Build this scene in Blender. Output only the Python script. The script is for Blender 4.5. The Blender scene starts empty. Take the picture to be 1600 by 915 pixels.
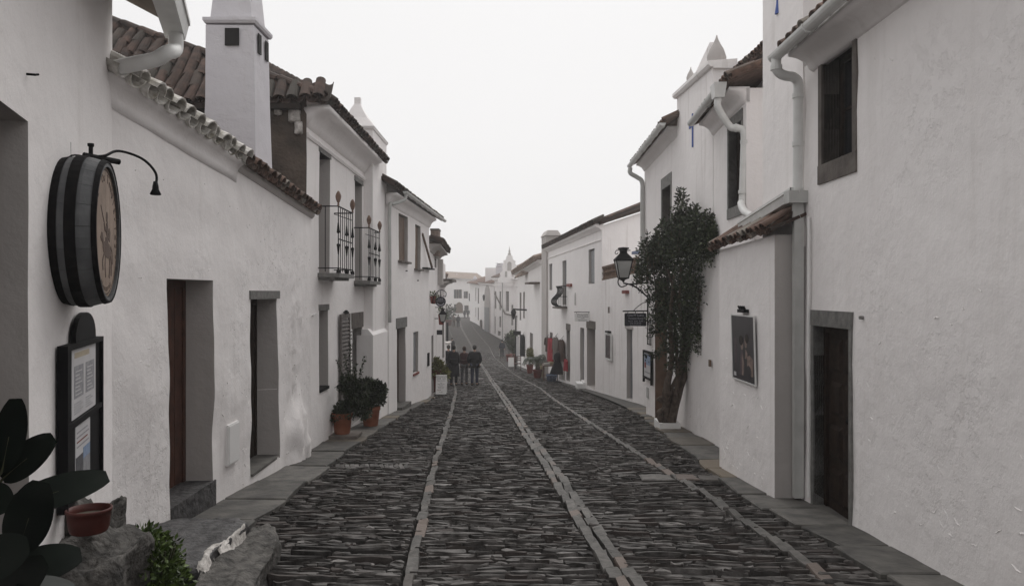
import bpy, bmesh, math, random
import numpy as np
from mathutils import Vector, Matrix, noise as mnoise

random.seed(7)
RNG = np.random.default_rng(11)
S = bpy.context.scene
COL = S.collection
PI = math.pi

# ------------------------------------------------------------------ camera
CAMZ, FPX = 1.7, 1200.0
cam_d = bpy.data.cameras.new('camera')
cam = bpy.data.objects.new('camera', cam_d)
COL.objects.link(cam)
cam.location = (0, 0, CAMZ)
cam.rotation_euler = (PI/2, 0, 0)
cam_d.sensor_width = 36.0
cam_d.lens = 36.0*FPX/1600.0
cam_d.clip_start = 0.05
cam_d.clip_end = 2000
S.camera = cam

# ------------------------------------------------------------------ light
SUN_EL, SUN_AZ = math.radians(55), math.radians(5)
w = bpy.data.worlds.new('World')
S.world = w
w.use_nodes = True
nt = w.node_tree
nt.nodes.clear()
sky = nt.nodes.new('ShaderNodeTexSky')
sky.sky_type = 'NISHITA'
sky.sun_disc = False
sky.sun_elevation = SUN_EL
sky.sun_rotation = SUN_AZ
sky.dust_density = 4.0
hs = nt.nodes.new('ShaderNodeHueSaturation')
hs.inputs['Saturation'].default_value = 0.04
mx = nt.nodes.new('ShaderNodeMix')
mx.data_type = 'RGBA'
mx.inputs[0].default_value = 0.86            # the cloud deck that hides the clear sky
mx.inputs[7].default_value = (7.45, 7.36, 7.36, 1)
bg = nt.nodes.new('ShaderNodeBackground')
bg.inputs['Strength'].default_value = 0.1
wo = nt.nodes.new('ShaderNodeOutputWorld')
nt.links.new(sky.outputs[0], hs.inputs['Color'])
nt.links.new(hs.outputs[0], mx.inputs[6])
nt.links.new(mx.outputs[2], bg.inputs['Color'])
nt.links.new(bg.outputs[0], wo.inputs[0])

sun_d = bpy.data.lights.new('sun', 'SUN')
sun_d.energy = 1.5
sun_d.angle = math.radians(50)
sun_d.color = (1, 0.98, 0.95)
sun = bpy.data.objects.new('sun', sun_d)
COL.objects.link(sun)
# direction towards the sun
sd = Vector((math.sin(SUN_AZ)*math.cos(SUN_EL), math.cos(SUN_AZ)*math.cos(SUN_EL), math.sin(SUN_EL)))
sun.rotation_euler = sd.to_track_quat('Z', 'Y').to_euler()
sun.location = (-20, -20, 60)

S.view_settings.view_transform = 'Standard'
S.view_settings.look = 'None'
S.view_settings.exposure = 0.30
S.view_settings.gamma = 1.0
S.view_settings.use_curve_mapping = False
S.cycles.max_bounces = 8
S.cycles.diffuse_bounces = 4
S.cycles.volume_bounces = 2
S.cycles.use_denoising = True

# ------------------------------------------------------------------ ground profile
# metres below the camera, along the street: it drops, then climbs again far off
_DY = [-40, 0, 20, 40, 48, 55, 62, 70, 76, 82, 92, 102, 115, 130, 160, 400]
_DD = [-.97, 1.7, 3.03, 4.37, 4.84, 5.25, 5.6, 5.95, 5.85, 5.64, 5.17, 4.63, 4.5, 4.55, 4.73, 5.2]
_ys = np.linspace(-40, 400, 4401)
_dd = np.interp(_ys, _DY, _DD)
_k = np.hanning(61); _k /= _k.sum()
_pad = np.pad(_dd, 30, mode='edge')
_dsm = np.convolve(_pad, _k, mode='valid')
def D(y): return float(np.interp(y, _ys, _dsm))
def G(y): return CAMZ - D(y)
def Gv(y): return CAMZ - np.interp(y, _ys, _dsm)
def Yg(py):
    """distance at which the street surface is seen at photo row py"""
    t = (py-457.5)/FPX
    ys = np.linspace(3, 300, 8000)
    a = np.interp(ys, _ys, _dsm)/ys
    i = np.argmax(a < t)
    return float(ys[i])
def P(px, py, y): return Vector(((px-800)/FPX*y, y, CAMZ+(457.5-py)/FPX*y))
def GP(px, py):
    y = Yg(py)
    return Vector(((px-800)/FPX*y, y, G(y)))

# ------------------------------------------------------------------ materials
MATS = {}
def rgb(c): return (c[0], c[1], c[2], 1)
def mat(name, col, col2=None, rough=.85, scale=4, var=.15, bump=.25, bscale=30, metal=0, rand=0.0,
        rmode='object', hue2=None, spec=.3, detail=5, bdist=.01):
    if name in MATS: return MATS[name]
    m = bpy.data.materials.new(name); m.use_nodes = True
    n = m.node_tree; L = n.links
    b = n.nodes['Principled BSDF']
    b.inputs['Roughness'].default_value = rough
    b.inputs['Metallic'].default_value = metal
    b.inputs['Specular IOR Level'].default_value = spec
    geo = n.nodes.new('ShaderNodeNewGeometry')
    t = n.nodes.new('ShaderNodeTexNoise')
    t.inputs['Scale'].default_value = scale; t.inputs['Detail'].default_value = detail
    L.new(geo.outputs['Position'], t.inputs['Vector'])
    r = n.nodes.new('ShaderNodeValToRGB')
    r.color_ramp.elements[0].position = .32; r.color_ramp.elements[1].position = .68
    if col2 is None:
        c0 = [max(0, x*(1-var)) for x in col]; c1 = [min(1, x*(1+var)) for x in col]
    else: c0, c1 = col, col2
    r.color_ramp.elements[0].color = rgb(c0); r.color_ramp.elements[1].color = rgb(c1)
    L.new(t.outputs['Fac'], r.inputs['Fac'])
    out = r.outputs['Color']
    if rand > 0:
        src = None
        if rmode == 'object':
            oi = n.nodes.new('ShaderNodeObjectInfo'); src = oi.outputs['Random']
        else:
            src = geo.outputs['Random Per Island']
        mr = n.nodes.new('ShaderNodeMapRange')
        mr.inputs[3].default_value = 1-rand; mr.inputs[4].default_value = 1+rand
        L.new(src, mr.inputs[0])
        mm = n.nodes.new('ShaderNodeMix'); mm.data_type = 'RGBA'; mm.blend_type = 'MULTIPLY'
        mm.inputs[0].default_value = 1
        L.new(out, mm.inputs[6]); L.new(mr.outputs[0], mm.inputs[7])
        out = mm.outputs[2]
        if hue2 is not None:
            ma = n.nodes.new('ShaderNodeMath'); ma.operation = 'MULTIPLY'; ma.inputs[1].default_value = 7.31
            L.new(src, ma.inputs[0])
            fr = n.nodes.new('ShaderNodeMath'); fr.operation = 'FRACT'; L.new(ma.outputs[0], fr.inputs[0])
            r2 = n.nodes.new('ShaderNodeValToRGB')
            r2.color_ramp.elements[0].position = .72; r2.color_ramp.elements[1].position = .95
            r2.color_ramp.elements[0].color = (0, 0, 0, 1); r2.color_ramp.elements[1].color = (1, 1, 1, 1)
            L.new(fr.outputs[0], r2.inputs['Fac'])
            m3 = n.nodes.new('ShaderNodeMix'); m3.data_type = 'RGBA'
            L.new(r2.outputs['Color'], m3.inputs[0]); L.new(out, m3.inputs[6])
            m3.inputs[7].default_value = rgb(hue2)
            out = m3.outputs[2]
    L.new(out, b.inputs['Base Color'])
    if bump:
        t2 = n.nodes.new('ShaderNodeTexNoise'); t2.inputs['Scale'].default_value = bscale; t2.inputs['Detail'].default_value = 6
        L.new(geo.outputs['Position'], t2.inputs['Vector'])
        bp = n.nodes.new('ShaderNodeBump'); bp.inputs['Strength'].default_value = bump; bp.inputs['Distance'].default_value = bdist
        L.new(t2.outputs['Fac'], bp.inputs['Height']); L.new(bp.outputs[0], b.inputs['Normal'])
    MATS[name] = m
    return m

def whitewash(name, base=(.885, .855, .845), stain=(.775, .74, .73), flake=1.0, streak=.0, dirt=None):
    """limewashed plaster: trowel waves, grain, and patches where old coats have come away"""
    if name in MATS: return MATS[name]
    m = bpy.data.materials.new(name); m.use_nodes = True
    n = m.node_tree; L = n.links; b = n.nodes['Principled BSDF']
    b.inputs['Roughness'].default_value = .92; b.inputs['Specular IOR Level'].default_value = .15
    geo = n.nodes.new('ShaderNodeNewGeometry')
    def nz(scale, detail=5, rough=.55, vec=None):
        t = n.nodes.new('ShaderNodeTexNoise'); t.inputs['Scale'].default_value = scale
        t.inputs['Detail'].default_value = detail; t.inputs['Roughness'].default_value = rough
        L.new(vec if vec is not None else geo.outputs['Position'], t.inputs['Vector']); return t.outputs['Fac']
    def ramp(src, a, c, ca=(0, 0, 0, 1), cb=(1, 1, 1, 1)):
        r = n.nodes.new('ShaderNodeValToRGB'); r.color_ramp.elements[0].position = a; r.color_ramp.elements[1].position = c
        r.color_ramp.elements[0].color = ca; r.color_ramp.elements[1].color = cb
        L.new(src, r.inputs['Fac']); return r.outputs['Color']
    def math_(op, a, b2):
        q = n.nodes.new('ShaderNodeMath'); q.operation = op
        for i, x in enumerate((a, b2)):
            if isinstance(x, (int, float)): q.inputs[i].default_value = x
            else: L.new(x, q.inputs[i])
        return q.outputs[0]
    def mixc(f, a, b2):
        q = n.nodes.new('ShaderNodeMix'); q.data_type = 'RGBA'
        if isinstance(f, (int, float)): q.inputs[0].default_value = f
        else: L.new(f, q.inputs[0])
        for i, x in ((6, a), (7, b2)):
            if isinstance(x, tuple): q.inputs[i].default_value = x
            else: L.new(x, q.inputs[i])
        return q.outputs[2]
    patch = ramp(nz(.55, 3), .50, .66)                       # where the surface is rough
    fl = ramp(nz(7, 7, .68), .50, .57)                       # ragged flake edges
    flm = math_('MULTIPLY', patch, fl)
    c = ramp(nz(1.1, 6, .6), .3, .75, rgb(stain), rgb(base))
    c = mixc(.45 if flake <= 1.8 else .2, c, rgb(base))
    fine = ramp(nz(23, 4), .60, .74)
    c = mixc(math_('MULTIPLY', fine, .22), c, rgb([x*.86 for x in stain]))
    c = mixc(math_('MULTIPLY', flm, .06*flake if flake <= 1.8 else .11), c, (.50, .465, .465, 1))
    # rain streaks
    mp = n.nodes.new('ShaderNodeMapping'); mp.inputs['Scale'].default_value = (5, 5, .35)
    L.new(geo.outputs['Position'], mp.inputs['Vector'])
    st = ramp(nz(1, 4, .6, mp.outputs[0]), .56, .74)
    c = mixc(math_('MULTIPLY', st, .18+streak), c, (.45, .41, .37, 1) if dirt is None else rgb(dirt))
    L.new(c, b.inputs['Base Color'])
    h = math_('ADD', math_('MULTIPLY', nz(3.2, 7), 1.2 if flake <= 1.8 else 1.25), math_('MULTIPLY', nz(55, 4), .10))
    h = math_('ADD', h, math_('MULTIPLY', flm, -.10*flake))
    bp = n.nodes.new('ShaderNodeBump'); bp.inputs['Strength'].default_value = .6; bp.inputs['Distance'].default_value = .03
    L.new(h, bp.inputs['Height']); L.new(bp.outputs[0], b.inputs['Normal'])
    MATS[name] = m
    return m

WW = whitewash('whitewash')
WWR = whitewash('whitewash_flaking', flake=1.7)
WWP = whitewash('whitewash_peeling', flake=2.2)
WWS = whitewash('whitewash_streaked', streak=.2, dirt=(.30, .25, .20))
WWG = whitewash('whitewash_grey_and_shade', base=(.47, .44, .425), stain=(.39, .365, .35))  # grey parts, and white recess sides with their shade put into the colour
WWC = whitewash('whitewash_chimney', base=(.64, .62, .645), stain=(.54, .52, .55), flake=1.6)
SLATE_O = mat('slate_single', (.036, .033, .031), (.135, .127, .122), rough=.6, scale=9, bump=.6, bscale=45, rand=.5, hue2=(.066, .056, .052), spec=.16)
SLATE_I = mat('slate_many', (.036, .033, .031), (.135, .127, .122), rough=.6, scale=9, bump=.6, bscale=45, rand=.5, rmode='island', hue2=(.066, .056, .052), spec=.16)
CHAN_O = mat('channel_slate_single', (.048, .045, .042), (.105, .098, .091), rough=.68, scale=10, bump=.5, bscale=35, rand=.28, hue2=(.125, .098, .084))
CHAN_I = mat('channel_slate_many', (.048, .045, .042), (.105, .098, .091), rough=.68, scale=10, bump=.5, bscale=35, rand=.28, rmode='island', hue2=(.125, .098, .084))
SLAB = mat('slate_slab', (.058, .056, .053), (.125, .118, .108), rough=.75, scale=5, bump=.8, bscale=16, rand=.25, hue2=(.135, .112, .085))
ROADM = mat('road_bed', (.008, .007, .0065), (.018, .016, .014), rough=.9, scale=6, bump=.6, bscale=25)
ROADFAR = mat('road_far', (.028, .025, .023), (.085, .079, .075), rough=.9, scale=5, spec=.08, bump=.5, bscale=6, bdist=.03)
EARTH = mat('earth', (.07, .065, .05), (.10, .09, .07), scale=.6)
ROCK = mat('schist_rock', (.036, .034, .032), (.135, .127, .118), rough=.85, scale=11, bump=1.0, bscale=26, bdist=.03, detail=10)
ROCKD = mat('schist_rock_dark', (.034, .033, .034), (.085, .082, .083), rough=.6, scale=9, bump=.7, bscale=18, bdist=.03, detail=10)
MORTAR = mat('lime_mortar', (.30, .28, .26), (.62, .59, .56), scale=22, bump=.8, bscale=30, bdist=.02)
STONE = mat('granite_grey', (.13, .128, .122), (.21, .205, .195), rough=.8, scale=14, bump=.4, bscale=50, rand=.12)
STONEB = mat('schist_frame', (.085, .072, .064), (.165, .145, .13), rough=.8, scale=5, bump=.5, bscale=30, rand=.15)
TILE = mat('clay_tile', (.065, .042, .034), (.15, .095, .072), rough=.9, scale=8, bump=.5, bscale=35, rand=.35, hue2=(.21, .19, .165))
TILED = mat('clay_tile_dark', (.036, .026, .022), (.085, .054, .043), rough=.9, scale=6, bump=.5, bscale=30, rand=.35, hue2=(.065, .058, .05))
TILEW = mat('clay_tile_limewashed', (.24, .22, .18), (.74, .72, .69), rough=.9, scale=9, bump=.6, bscale=35, rand=.16)
TILEO = mat('clay_tile_orange', (.22, .17, .14), (.31, .245, .205), rough=.9, scale=2, bump=.4)
PIPE = mat('painted_metal_white', (.60, .60, .585), (.70, .70, .685), rough=.5, scale=5, bump=.05)
PIPEG = mat('painted_metal_grey', (.40, .40, .385), (.48, .48, .465), rough=.5, scale=5, bump=.05)
IRON = mat('black_iron', (.007, .007, .008), (.014, .013, .013), rough=.7, scale=20, bump=.2, spec=.06)
RUSTY = mat('finial_brown', (.13, .078, .058), (.20, .13, .095), rough=.7, scale=20, bump=.3)
WOODD = mat('dark_wood', (.012, .008, .006), (.03, .019, .014), rough=.6, scale=12, bump=.3, bscale=60, spec=.15)
WOODR = mat('red_brown_wood', (.045, .020, .014), (.085, .036, .024), rough=.55, scale=10, bump=.3, bscale=50)
WOODG = mat('grey_painted_wood', (.20, .205, .215), (.27, .275, .285), rough=.6, scale=10, bump=.2, bscale=50)
WOODB = mat('brown_wood', (.10, .065, .045), (.17, .115, .08), rough=.6, scale=10, bump=.3, bscale=50)
OXIDE = mat('red_oxide_paint', (.15, .035, .028), (.22, .055, .042), rough=.7, scale=12, bump=.2)
BROWNW = mat('bare_earth_wall', (.045, .036, .030), (.125, .098, .080), rough=.95, scale=2.2, bump=.9, bscale=12, bdist=.04, detail=9)
BROWNP = mat('brown_wall_paint', (.10, .062, .042), (.15, .095, .066), rough=.9, scale=4, bump=.3)
GLASSD = mat('dark_glass', (.012, .013, .016), (.02, .021, .025), rough=.08, scale=1, bump=0, spec=.5)
DARKIN = mat('dark_interior', (.015, .014, .014), (.022, .02, .02), rough=.9, bump=0)
BLUE = mat('blue_paint', (.07, .11, .33), (.10, .15, .40), rough=.7, scale=20, bump=.1)
BLUEG = mat('blue_grey_paint', (.10, .13, .22), (.13, .17, .28), rough=.6)
TERRA = mat('terracotta', (.22, .075, .04), (.30, .11, .062), rough=.75, scale=7, bump=.2)
TERRAD = mat('terracotta_red', (.11, .022, .017), (.15, .03, .023), rough=.45, scale=8, bump=.1, spec=.3)
LEAFD = mat('leaf_dark', (.013, .019, .010), (.036, .050, .023), rough=.5, scale=5, bump=0, rand=.5, rmode='island', spec=.25)
LEAFG = mat('leaf_green', (.035, .06, .014), (.09, .13, .03), rough=.5, scale=8, bump=0, rand=.45, rmode='island', spec=.35)
LEAFY = mat('leaf_yellow_green', (.09, .10, .03), (.20, .19, .06), rough=.55, scale=8, bump=0, rand=.4, rmode='island')
LEAFR = mat('rubber_leaf', (.004, .006, .005), (.009, .013, .010), rough=.36, scale=6, bump=.15, bscale=10, spec=.1)
BARK = mat('bark', (.06, .045, .036), (.13, .10, .08), rough=.9, scale=14, bump=.8, bscale=30, bdist=.02)
STEM = mat('green_stem', (.04, .045, .025), (.07, .07, .04), rough=.8, scale=10, bump=.3)
OAK = mat('barrel_oak', (.075, .078, .082), (.145, .148, .152), rough=.6, scale=5, bump=.35, bscale=40, rand=.06)
HEADW = mat('barrel_head_wood', (.21, .155, .12), (.30, .225, .175), rough=.6, scale=6, bump=.25, bscale=50, rand=.05)
BURN = mat('burnt_print', (.07, .045, .035), (.10, .065, .05), rough=.7, bump=0)
PAPER = mat('paper', (.50, .49, .50), (.58, .57, .58), rough=.5, scale=3, bump=0)
PAPERG = mat('print_grey', (.21, .21, .225), (.32, .32, .335), rough=.5, scale=25, bump=0)
PAPERD = mat('print_dark', (.05, .05, .06), (.12, .12, .13), rough=.5, scale=30, bump=0)
PAPERB = mat('print_blue', (.18, .25, .38), (.26, .33, .45), rough=.5, scale=20, bump=0)
PRINTO = mat('print_ochre', (.36, .30, .22), (.46, .40, .30), rough=.5, scale=8, bump=0)
WHITEP = mat('white_paint', (.74, .73, .72), (.80, .79, .78), rough=.5, scale=4, bump=.05)
BLACKP = mat('black_paint', (.006, .006, .007), (.010, .010, .011), rough=.6, bump=.05, spec=.08)
SIGNBLK = mat('sign_black', (.012, .012, .018), (.018, .018, .026), rough=.5, bump=0)
LETTERW = mat('sign_lettering_pale', (.34, .34, .38), (.40, .40, .44), rough=.6, bump=0)
LETTERD = mat('sign_lettering_dark', (.03, .028, .03), (.05, .045, .05), rough=.6, bump=0)
FROST = mat('lantern_glass', (.30, .30, .29), (.40, .40, .39), rough=.25, scale=3, bump=0, spec=.5)
BRICK = mat('old_brick', (.15, .11, .09), (.25, .19, .16), rough=.9, scale=10, bump=.5)
SKIN = mat('skin', (.42, .26, .19), (.50, .32, .24), rough=.55, bump=0)
HAIRD = mat('hair_dark', (.015, .012, .010), (.03, .024, .02), rough=.6, bump=.3)
def cloth(name, c, v=.2): return mat(name, c, var=v, rough=.9, scale=25, bump=.3, bscale=120)
C_BLACK = cloth('cloth_black', (.010, .010, .013)); C_NAVY = cloth('cloth_navy', (.016, .019, .033))
C_MAROON = cloth('cloth_maroon', (.055, .018, .020)); C_GREY = cloth('cloth_grey', (.11, .11, .115), .6)
C_JEAN = cloth('cloth_jeans', (.03, .036, .065)); C_RED = cloth('cloth_red', (.26, .025, .035)); C_BROWN = cloth('cloth_brown', (.06, .035, .028))
C_BEIGE = cloth('cloth_beige', (.30, .25, .16)); C_PALE = cloth('cloth_pale', (.42, .40, .38)); C_TAUPE = cloth('cloth_taupe', (.13, .11, .10))
C_BLUE = cloth('cloth_blue', (.10, .13, .20), .6)

# ------------------------------------------------------------------ objects
ORG = {}
def tag(o, label=None, cat=None, group=None, kind=None):
    if label: o['label'] = label
    if cat: o['category'] = cat
    if group: o['group'] = group
    if kind: o['kind'] = kind
    return o
def empty(name, loc, label=None, cat=None, group=None, kind=None, parent=None):
    o = bpy.data.objects.new(name, None); COL.objects.link(o)
    loc = Vector(loc)
    if parent:
        o.parent = parent; o.location = loc-ORG[parent]
    else: o.location = loc
    o.empty_display_size = .2
    ORG[o] = loc
    return tag(o, label, cat, group, kind)
def link_mesh(name, me, parent=None, org=None):
    o = bpy.data.objects.new(name, me); COL.objects.link(o)
    if parent is not None:
        o.parent = parent; ORG[o] = ORG[parent]
    else: ORG[o] = Vector(org) if org is not None else Vector((0, 0, 0))
    return o
def smooth_mesh(me): me.polygons.foreach_set('use_smooth', [True]*len(me.polygons))

class MB:
    def __init__(s): s.v = []; s.f = []; s.m = []
    def add(s, vs, fs, mi=0):
        o = len(s.v); s.v += [tuple(x) for x in vs]
        s.f += [tuple(i+o for i in f) for f in fs]; s.m += [mi]*len(fs); return s
    def quad(s, a, b, c, d, mi=0): return s.add([a, b, c, d], [(0, 1, 2, 3)], mi)
    def hexa(s, p, mi=0):
        """8 points: bottom ring 0-3, top ring 4-7"""
        return s.add(p, [(3, 2, 1, 0), (4, 5, 6, 7), (0, 1, 5, 4), (1, 2, 6, 5), (2, 3, 7, 6), (3, 0, 4, 7)], mi)
    def box(s, c, sx, sy, sz, ax=None, mi=0):
        c = Vector(c)
        X, Y, Z = ax if ax else (Vector((1, 0, 0)), Vector((0, 1, 0)), Vector((0, 0, 1)))
        X, Y, Z = X*sx/2, Y*sy/2, Z*sz/2
        return s.hexa([c-X-Y-Z, c+X-Y-Z, c+X+Y-Z, c-X+Y-Z, c-X-Y+Z, c+X-Y+Z, c+X+Y+Z, c-X+Y+Z], mi)
    def tube(s, path, r, n=8, cap=True, mi=0):
        path = [Vector(p) for p in path]
        rs = r if isinstance(r, (list, tuple)) else [r]*len(path)
        rings = []; up = None
        for i, p in enumerate(path):
            t = (path[min(i+1, len(path)-1)]-path[max(i-1, 0)]).normalized()
            if up is None:
                up = Vector((0, 0, 1)) if abs(t.z) < .9 else Vector((1, 0, 0))
            a = t.cross(up)
            if a.length < 1e-4: a = t.orthogonal()
            a.normalize(); b2 = a.cross(t).normalized(); up = b2
            rings.append([p+(a*math.cos(2*PI*k/n)+b2*math.sin(2*PI*k/n))*rs[i] for k in range(n)])
        vs = [v for R in rings for v in R]; fs = []
        for i in range(len(rings)-1):
            for k in range(n):
                fs.append((i*n+k, i*n+(k+1) % n, (i+1)*n+(k+1) % n, (i+1)*n+k))
        if cap:
            fs.append(tuple(reversed(range(n)))); fs.append(tuple((len(rings)-1)*n+k for k in range(n)))
        return s.add(vs, fs, mi)
    def lathe(s, prof, c=(0, 0, 0), n=16, ax=None, mi=0, cap=True):
        """prof: (radius, height) pairs"""
        c = Vector(c); X, Y, Z = ax if ax else (Vector((1, 0, 0)), Vector((0, 1, 0)), Vector((0, 0, 1)))
        vs = []; fs = []
        for r, h in prof:
            for k in range(n):
                a = 2*PI*k/n; vs.append(c+X*(r*math.cos(a))+Y*(r*math.sin(a))+Z*h)
        for i in range(len(prof)-1):
            for k in range(n): fs.append((i*n+k, i*n+(k+1) % n, (i+1)*n+(k+1) % n, (i+1)*n+k))
        if cap:
            fs.append(tuple(reversed(range(n)))); fs.append(tuple((len(prof)-1)*n+k for k in range(n)))
        return s.add(vs, fs, mi)
    def prism(s, poly, d, mi=0):
        d = Vector(d); poly = [Vector(p) for p in poly]; n = len(poly)
        vs = poly+[p+d for p in poly]
        fs = [tuple(range(n)), tuple(reversed(range(n, 2*n)))]+[(i, i+n, (i+1) % n+n, (i+1) % n) for i in range(n)]
        return s.add(vs, fs, mi)
    def build(s, name, mats, parent=None, smooth=False, org=None, local=False):
        if parent is not None: o3 = ORG[parent]
        elif org is not None: o3 = Vector(org)
        elif s.v:
            a = np.array(s.v); o3 = Vector(((a[:, 0].min()+a[:, 0].max())/2, (a[:, 1].min()+a[:, 1].max())/2, a[:, 2].min()))
        else: o3 = Vector((0, 0, 0))
        off = Vector((0, 0, 0)) if local else o3
        me = bpy.data.meshes.new(name)
        me.from_pydata([(x-off.x, y-off.y, z-off.z) for x, y, z in s.v], [], s.f)
        if not isinstance(mats, (list, tuple)): mats = [mats]
        for m in mats: me.materials.append(m)
        if len(mats) > 1: me.polygons.foreach_set('material_index', s.m)
        if smooth: smooth_mesh(me)
        me.update()
        bm = bmesh.new(); bm.from_mesh(me); bmesh.ops.recalc_face_normals(bm, faces=bm.faces[:]); bm.to_mesh(me); bm.free()
        o = link_mesh(name, me, parent, o3)
        if parent is None: o.location = o3
        return o

def text_obj(name, body, size, m, parent, origin, right, up, extrude=.0015, align='CENTER', space=1.0):
    cu = bpy.data.curves.new('text', 'FONT'); cu.body = body; cu.size = size; cu.extrude = extrude
    cu.align_x = align; cu.align_y = 'CENTER'; cu.space_character = space; cu.resolution_u = 2
    tmp = bpy.data.objects.new('text', cu)
    me = bpy.data.meshes.new_from_object(tmp)
    bpy.data.objects.remove(tmp); bpy.data.curves.remove(cu)
    right = Vector(right).normalized(); up = Vector(up).normalized(); nn = right.cross(up)
    M = Matrix.Translation(Vector(origin)-ORG[parent]) @ Matrix((right, up, nn)).transposed().to_4x4()
    me.transform(M); me.materials.clear(); me.materials.append(m)
    return link_mesh(name, me, parent)

def catmull(pts, n=6):
    pts = [Vector(p) for p in pts]; out = []
    q = [pts[0]*2-pts[1]]+pts+[pts[-1]*2-pts[-2]]
    for i in range(1, len(q)-2):
        for k in range(n):
            t = k/n
            out.append(.5*((2*q[i])+(-q[i-1]+q[i+1])*t+(2*q[i-1]-5*q[i]+4*q[i+1]-q[i+2])*t*t+(-q[i-1]+3*q[i]-3*q[i+1]+q[i+2])*t**3))
    out.append(pts[-1]); return out

# ------------------------------------------------------------------ walls
class Wall:
    def __init__(s, A, B, side):
        s.A = Vector((A[0], A[1])); s.B = Vector((B[0], B[1]))
        d = s.B-s.A; s.L = d.length; s.u = d/s.L
        n = Vector((s.u.y, -s.u.x))
        if (n.x > 0) != (side > 0): n = -n
        s.n = n
        s.u3 = Vector((s.u.x, s.u.y, 0)); s.n3 = Vector((n.x, n.y, 0))
    def pt(s, q, z, d=0):
        p = s.A+s.u*q+s.n*d
        return Vector((p.x, p.y, z))
    def hit(s, px, py=457.5, d=0):
        k = (px-800)/FPX
        a = s.A+s.n*d
        t = (k*a.y-a.x)/(s.u.x-k*s.u.y)
        y = a.y+t*s.u.y
        return t, CAMZ+(457.5-py)/FPX*y
    def op(s, pxa, pxb, pt, pb, ppt=None, ppb=None, depth=.25, rm=1):
        a, b2 = s.hit(pxa)[0], s.hit(pxb)[0]
        m = (pxa+pxb)/2
        return dict(s0=min(a, b2), s1=max(a, b2), z1=s.hit(ppt or m, pt)[1], z0=s.hit(ppb or m, pb)[1], d=depth, rm=rm)
    def axes(s): return (s.u3, s.n3, Vector((0, 0, 1)))

def facade(parent, W, zt0, zt1, zb, ops, mats, depth=5., amp=.012, step=.4, extra=None, name='wall', endmats=None, seed=0, ends=True):
    """street front with real openings and reveals, closed into a body behind"""
    L = W.L
    ss = {0., L}; zz = {zb, min(zt0, zt1)-.02}
    for o in ops:
        ss |= {max(0, o['s0']), min(L, o['s1'])}; zz |= {o['z0'], o['z1']}
    def refine(vals):
        vals = sorted(vals); out = [vals[0]]
        for a, b2 in zip(vals, vals[1:]):
            if b2-a < 1e-4: continue
            k = max(1, int((b2-a)/step))
            out += [a+(b2-a)*i/k for i in range(1, k+1)]
        return out
    ss = refine(ss); zz = refine([z for z in zz if z <= min(zt0, zt1)-.019])
    def disp(q, z):
        e = min(1, max(0, min(q, L-q)/.3)); e = e*e*(3-2*e)
        e2 = min(1, max(0, (zt0+(zt1-zt0)*q/L-z)/.3))
        p = W.pt(q, z)
        d = amp*(mnoise.noise(p*.8+Vector((seed, 0, 0)))+.5*mnoise.noise(p*2.3))*e*e2
        if extra: d += extra(q, z)
        return d
    mb = MB()
    idx = {}
    rows = zz+[None]
    for i, q in enumerate(ss):
        for j, z in enumerate(rows):
            zz_ = zt0+(zt1-zt0)*q/L if z is None else z
            idx[i, j] = len(mb.v); mb.v.append(tuple(W.pt(q, zz_, disp(q, zz_))))
    def inhole(q, z):
        return any(o['s0']-1e-4 < q < o['s1']+1e-4 and o['z0']-1e-4 < z < o['z1']+1e-4 for o in ops)
    for i in range(len(ss)-1):
        for j in range(len(rows)-1):
            zc = (zz[j]+(zz[j+1] if j+1 < len(zz) else zz[j]+.03))/2
            if inhole((ss[i]+ss[i+1])/2, zc): continue
            mb.f.append((idx[i, j], idx[i+1, j], idx[i+1, j+1], idx[i, j+1])); mb.m.append(0)
    nfront = len(mb.f)
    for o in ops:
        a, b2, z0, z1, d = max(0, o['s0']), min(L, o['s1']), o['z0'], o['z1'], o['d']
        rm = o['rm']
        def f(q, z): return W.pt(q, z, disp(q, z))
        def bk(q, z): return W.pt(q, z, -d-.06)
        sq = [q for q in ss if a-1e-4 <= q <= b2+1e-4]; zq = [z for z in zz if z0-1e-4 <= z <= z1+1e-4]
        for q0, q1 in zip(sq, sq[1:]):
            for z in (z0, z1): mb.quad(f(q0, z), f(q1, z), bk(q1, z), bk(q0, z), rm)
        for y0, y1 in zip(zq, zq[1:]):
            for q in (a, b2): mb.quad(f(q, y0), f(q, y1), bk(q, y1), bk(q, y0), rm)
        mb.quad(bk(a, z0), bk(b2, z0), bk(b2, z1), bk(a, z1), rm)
    if ends:
        for q, zt in ((0, zt0), (L, zt1)):
            mb.quad(W.pt(q, zb), W.pt(q, zt), W.pt(q, zt, -depth), W.pt(q, zb, -depth), 2 if (endmats and q == 0) else 0)
        mb.quad(W.pt(0, zt0), W.pt(L, zt1), W.pt(L, zt1, -depth), W.pt(0, zt0, -depth), 0)
        mb.quad(W.pt(0, zb, -depth), W.pt(L, zb, -depth), W.pt(L, zt1, -depth), W.pt(0, zt0, -depth), 0)
    o = mb.build(name, mats+(endmats or []), parent)
    sm = [False]*len(o.data.polygons); sm[:nfront] = [True]*nfront
    o.data.polygons.foreach_set('use_smooth', sm)
    return o

def wbox(mb, W, s0, s1, z0, z1, d0, d1, mi=0):
    """box on a wall: s along it, z height, d out of it"""
    p = [W.pt(s0, z0, d0), W.pt(s1, z0, d0), W.pt(s1, z0, d1), W.pt(s0, z0, d1),
         W.pt(s0, z1, d0), W.pt(s1, z1, d0), W.pt(s1, z1, d1), W.pt(s0, z1, d1)]
    return mb.hexa(p, mi)
def wpart(parent, name, W, s0, s1, z0, z1, d0, d1, m):
    return wbox(MB(), W, s0, s1, z0, z1, d0, d1).build(name, m, parent)

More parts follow.
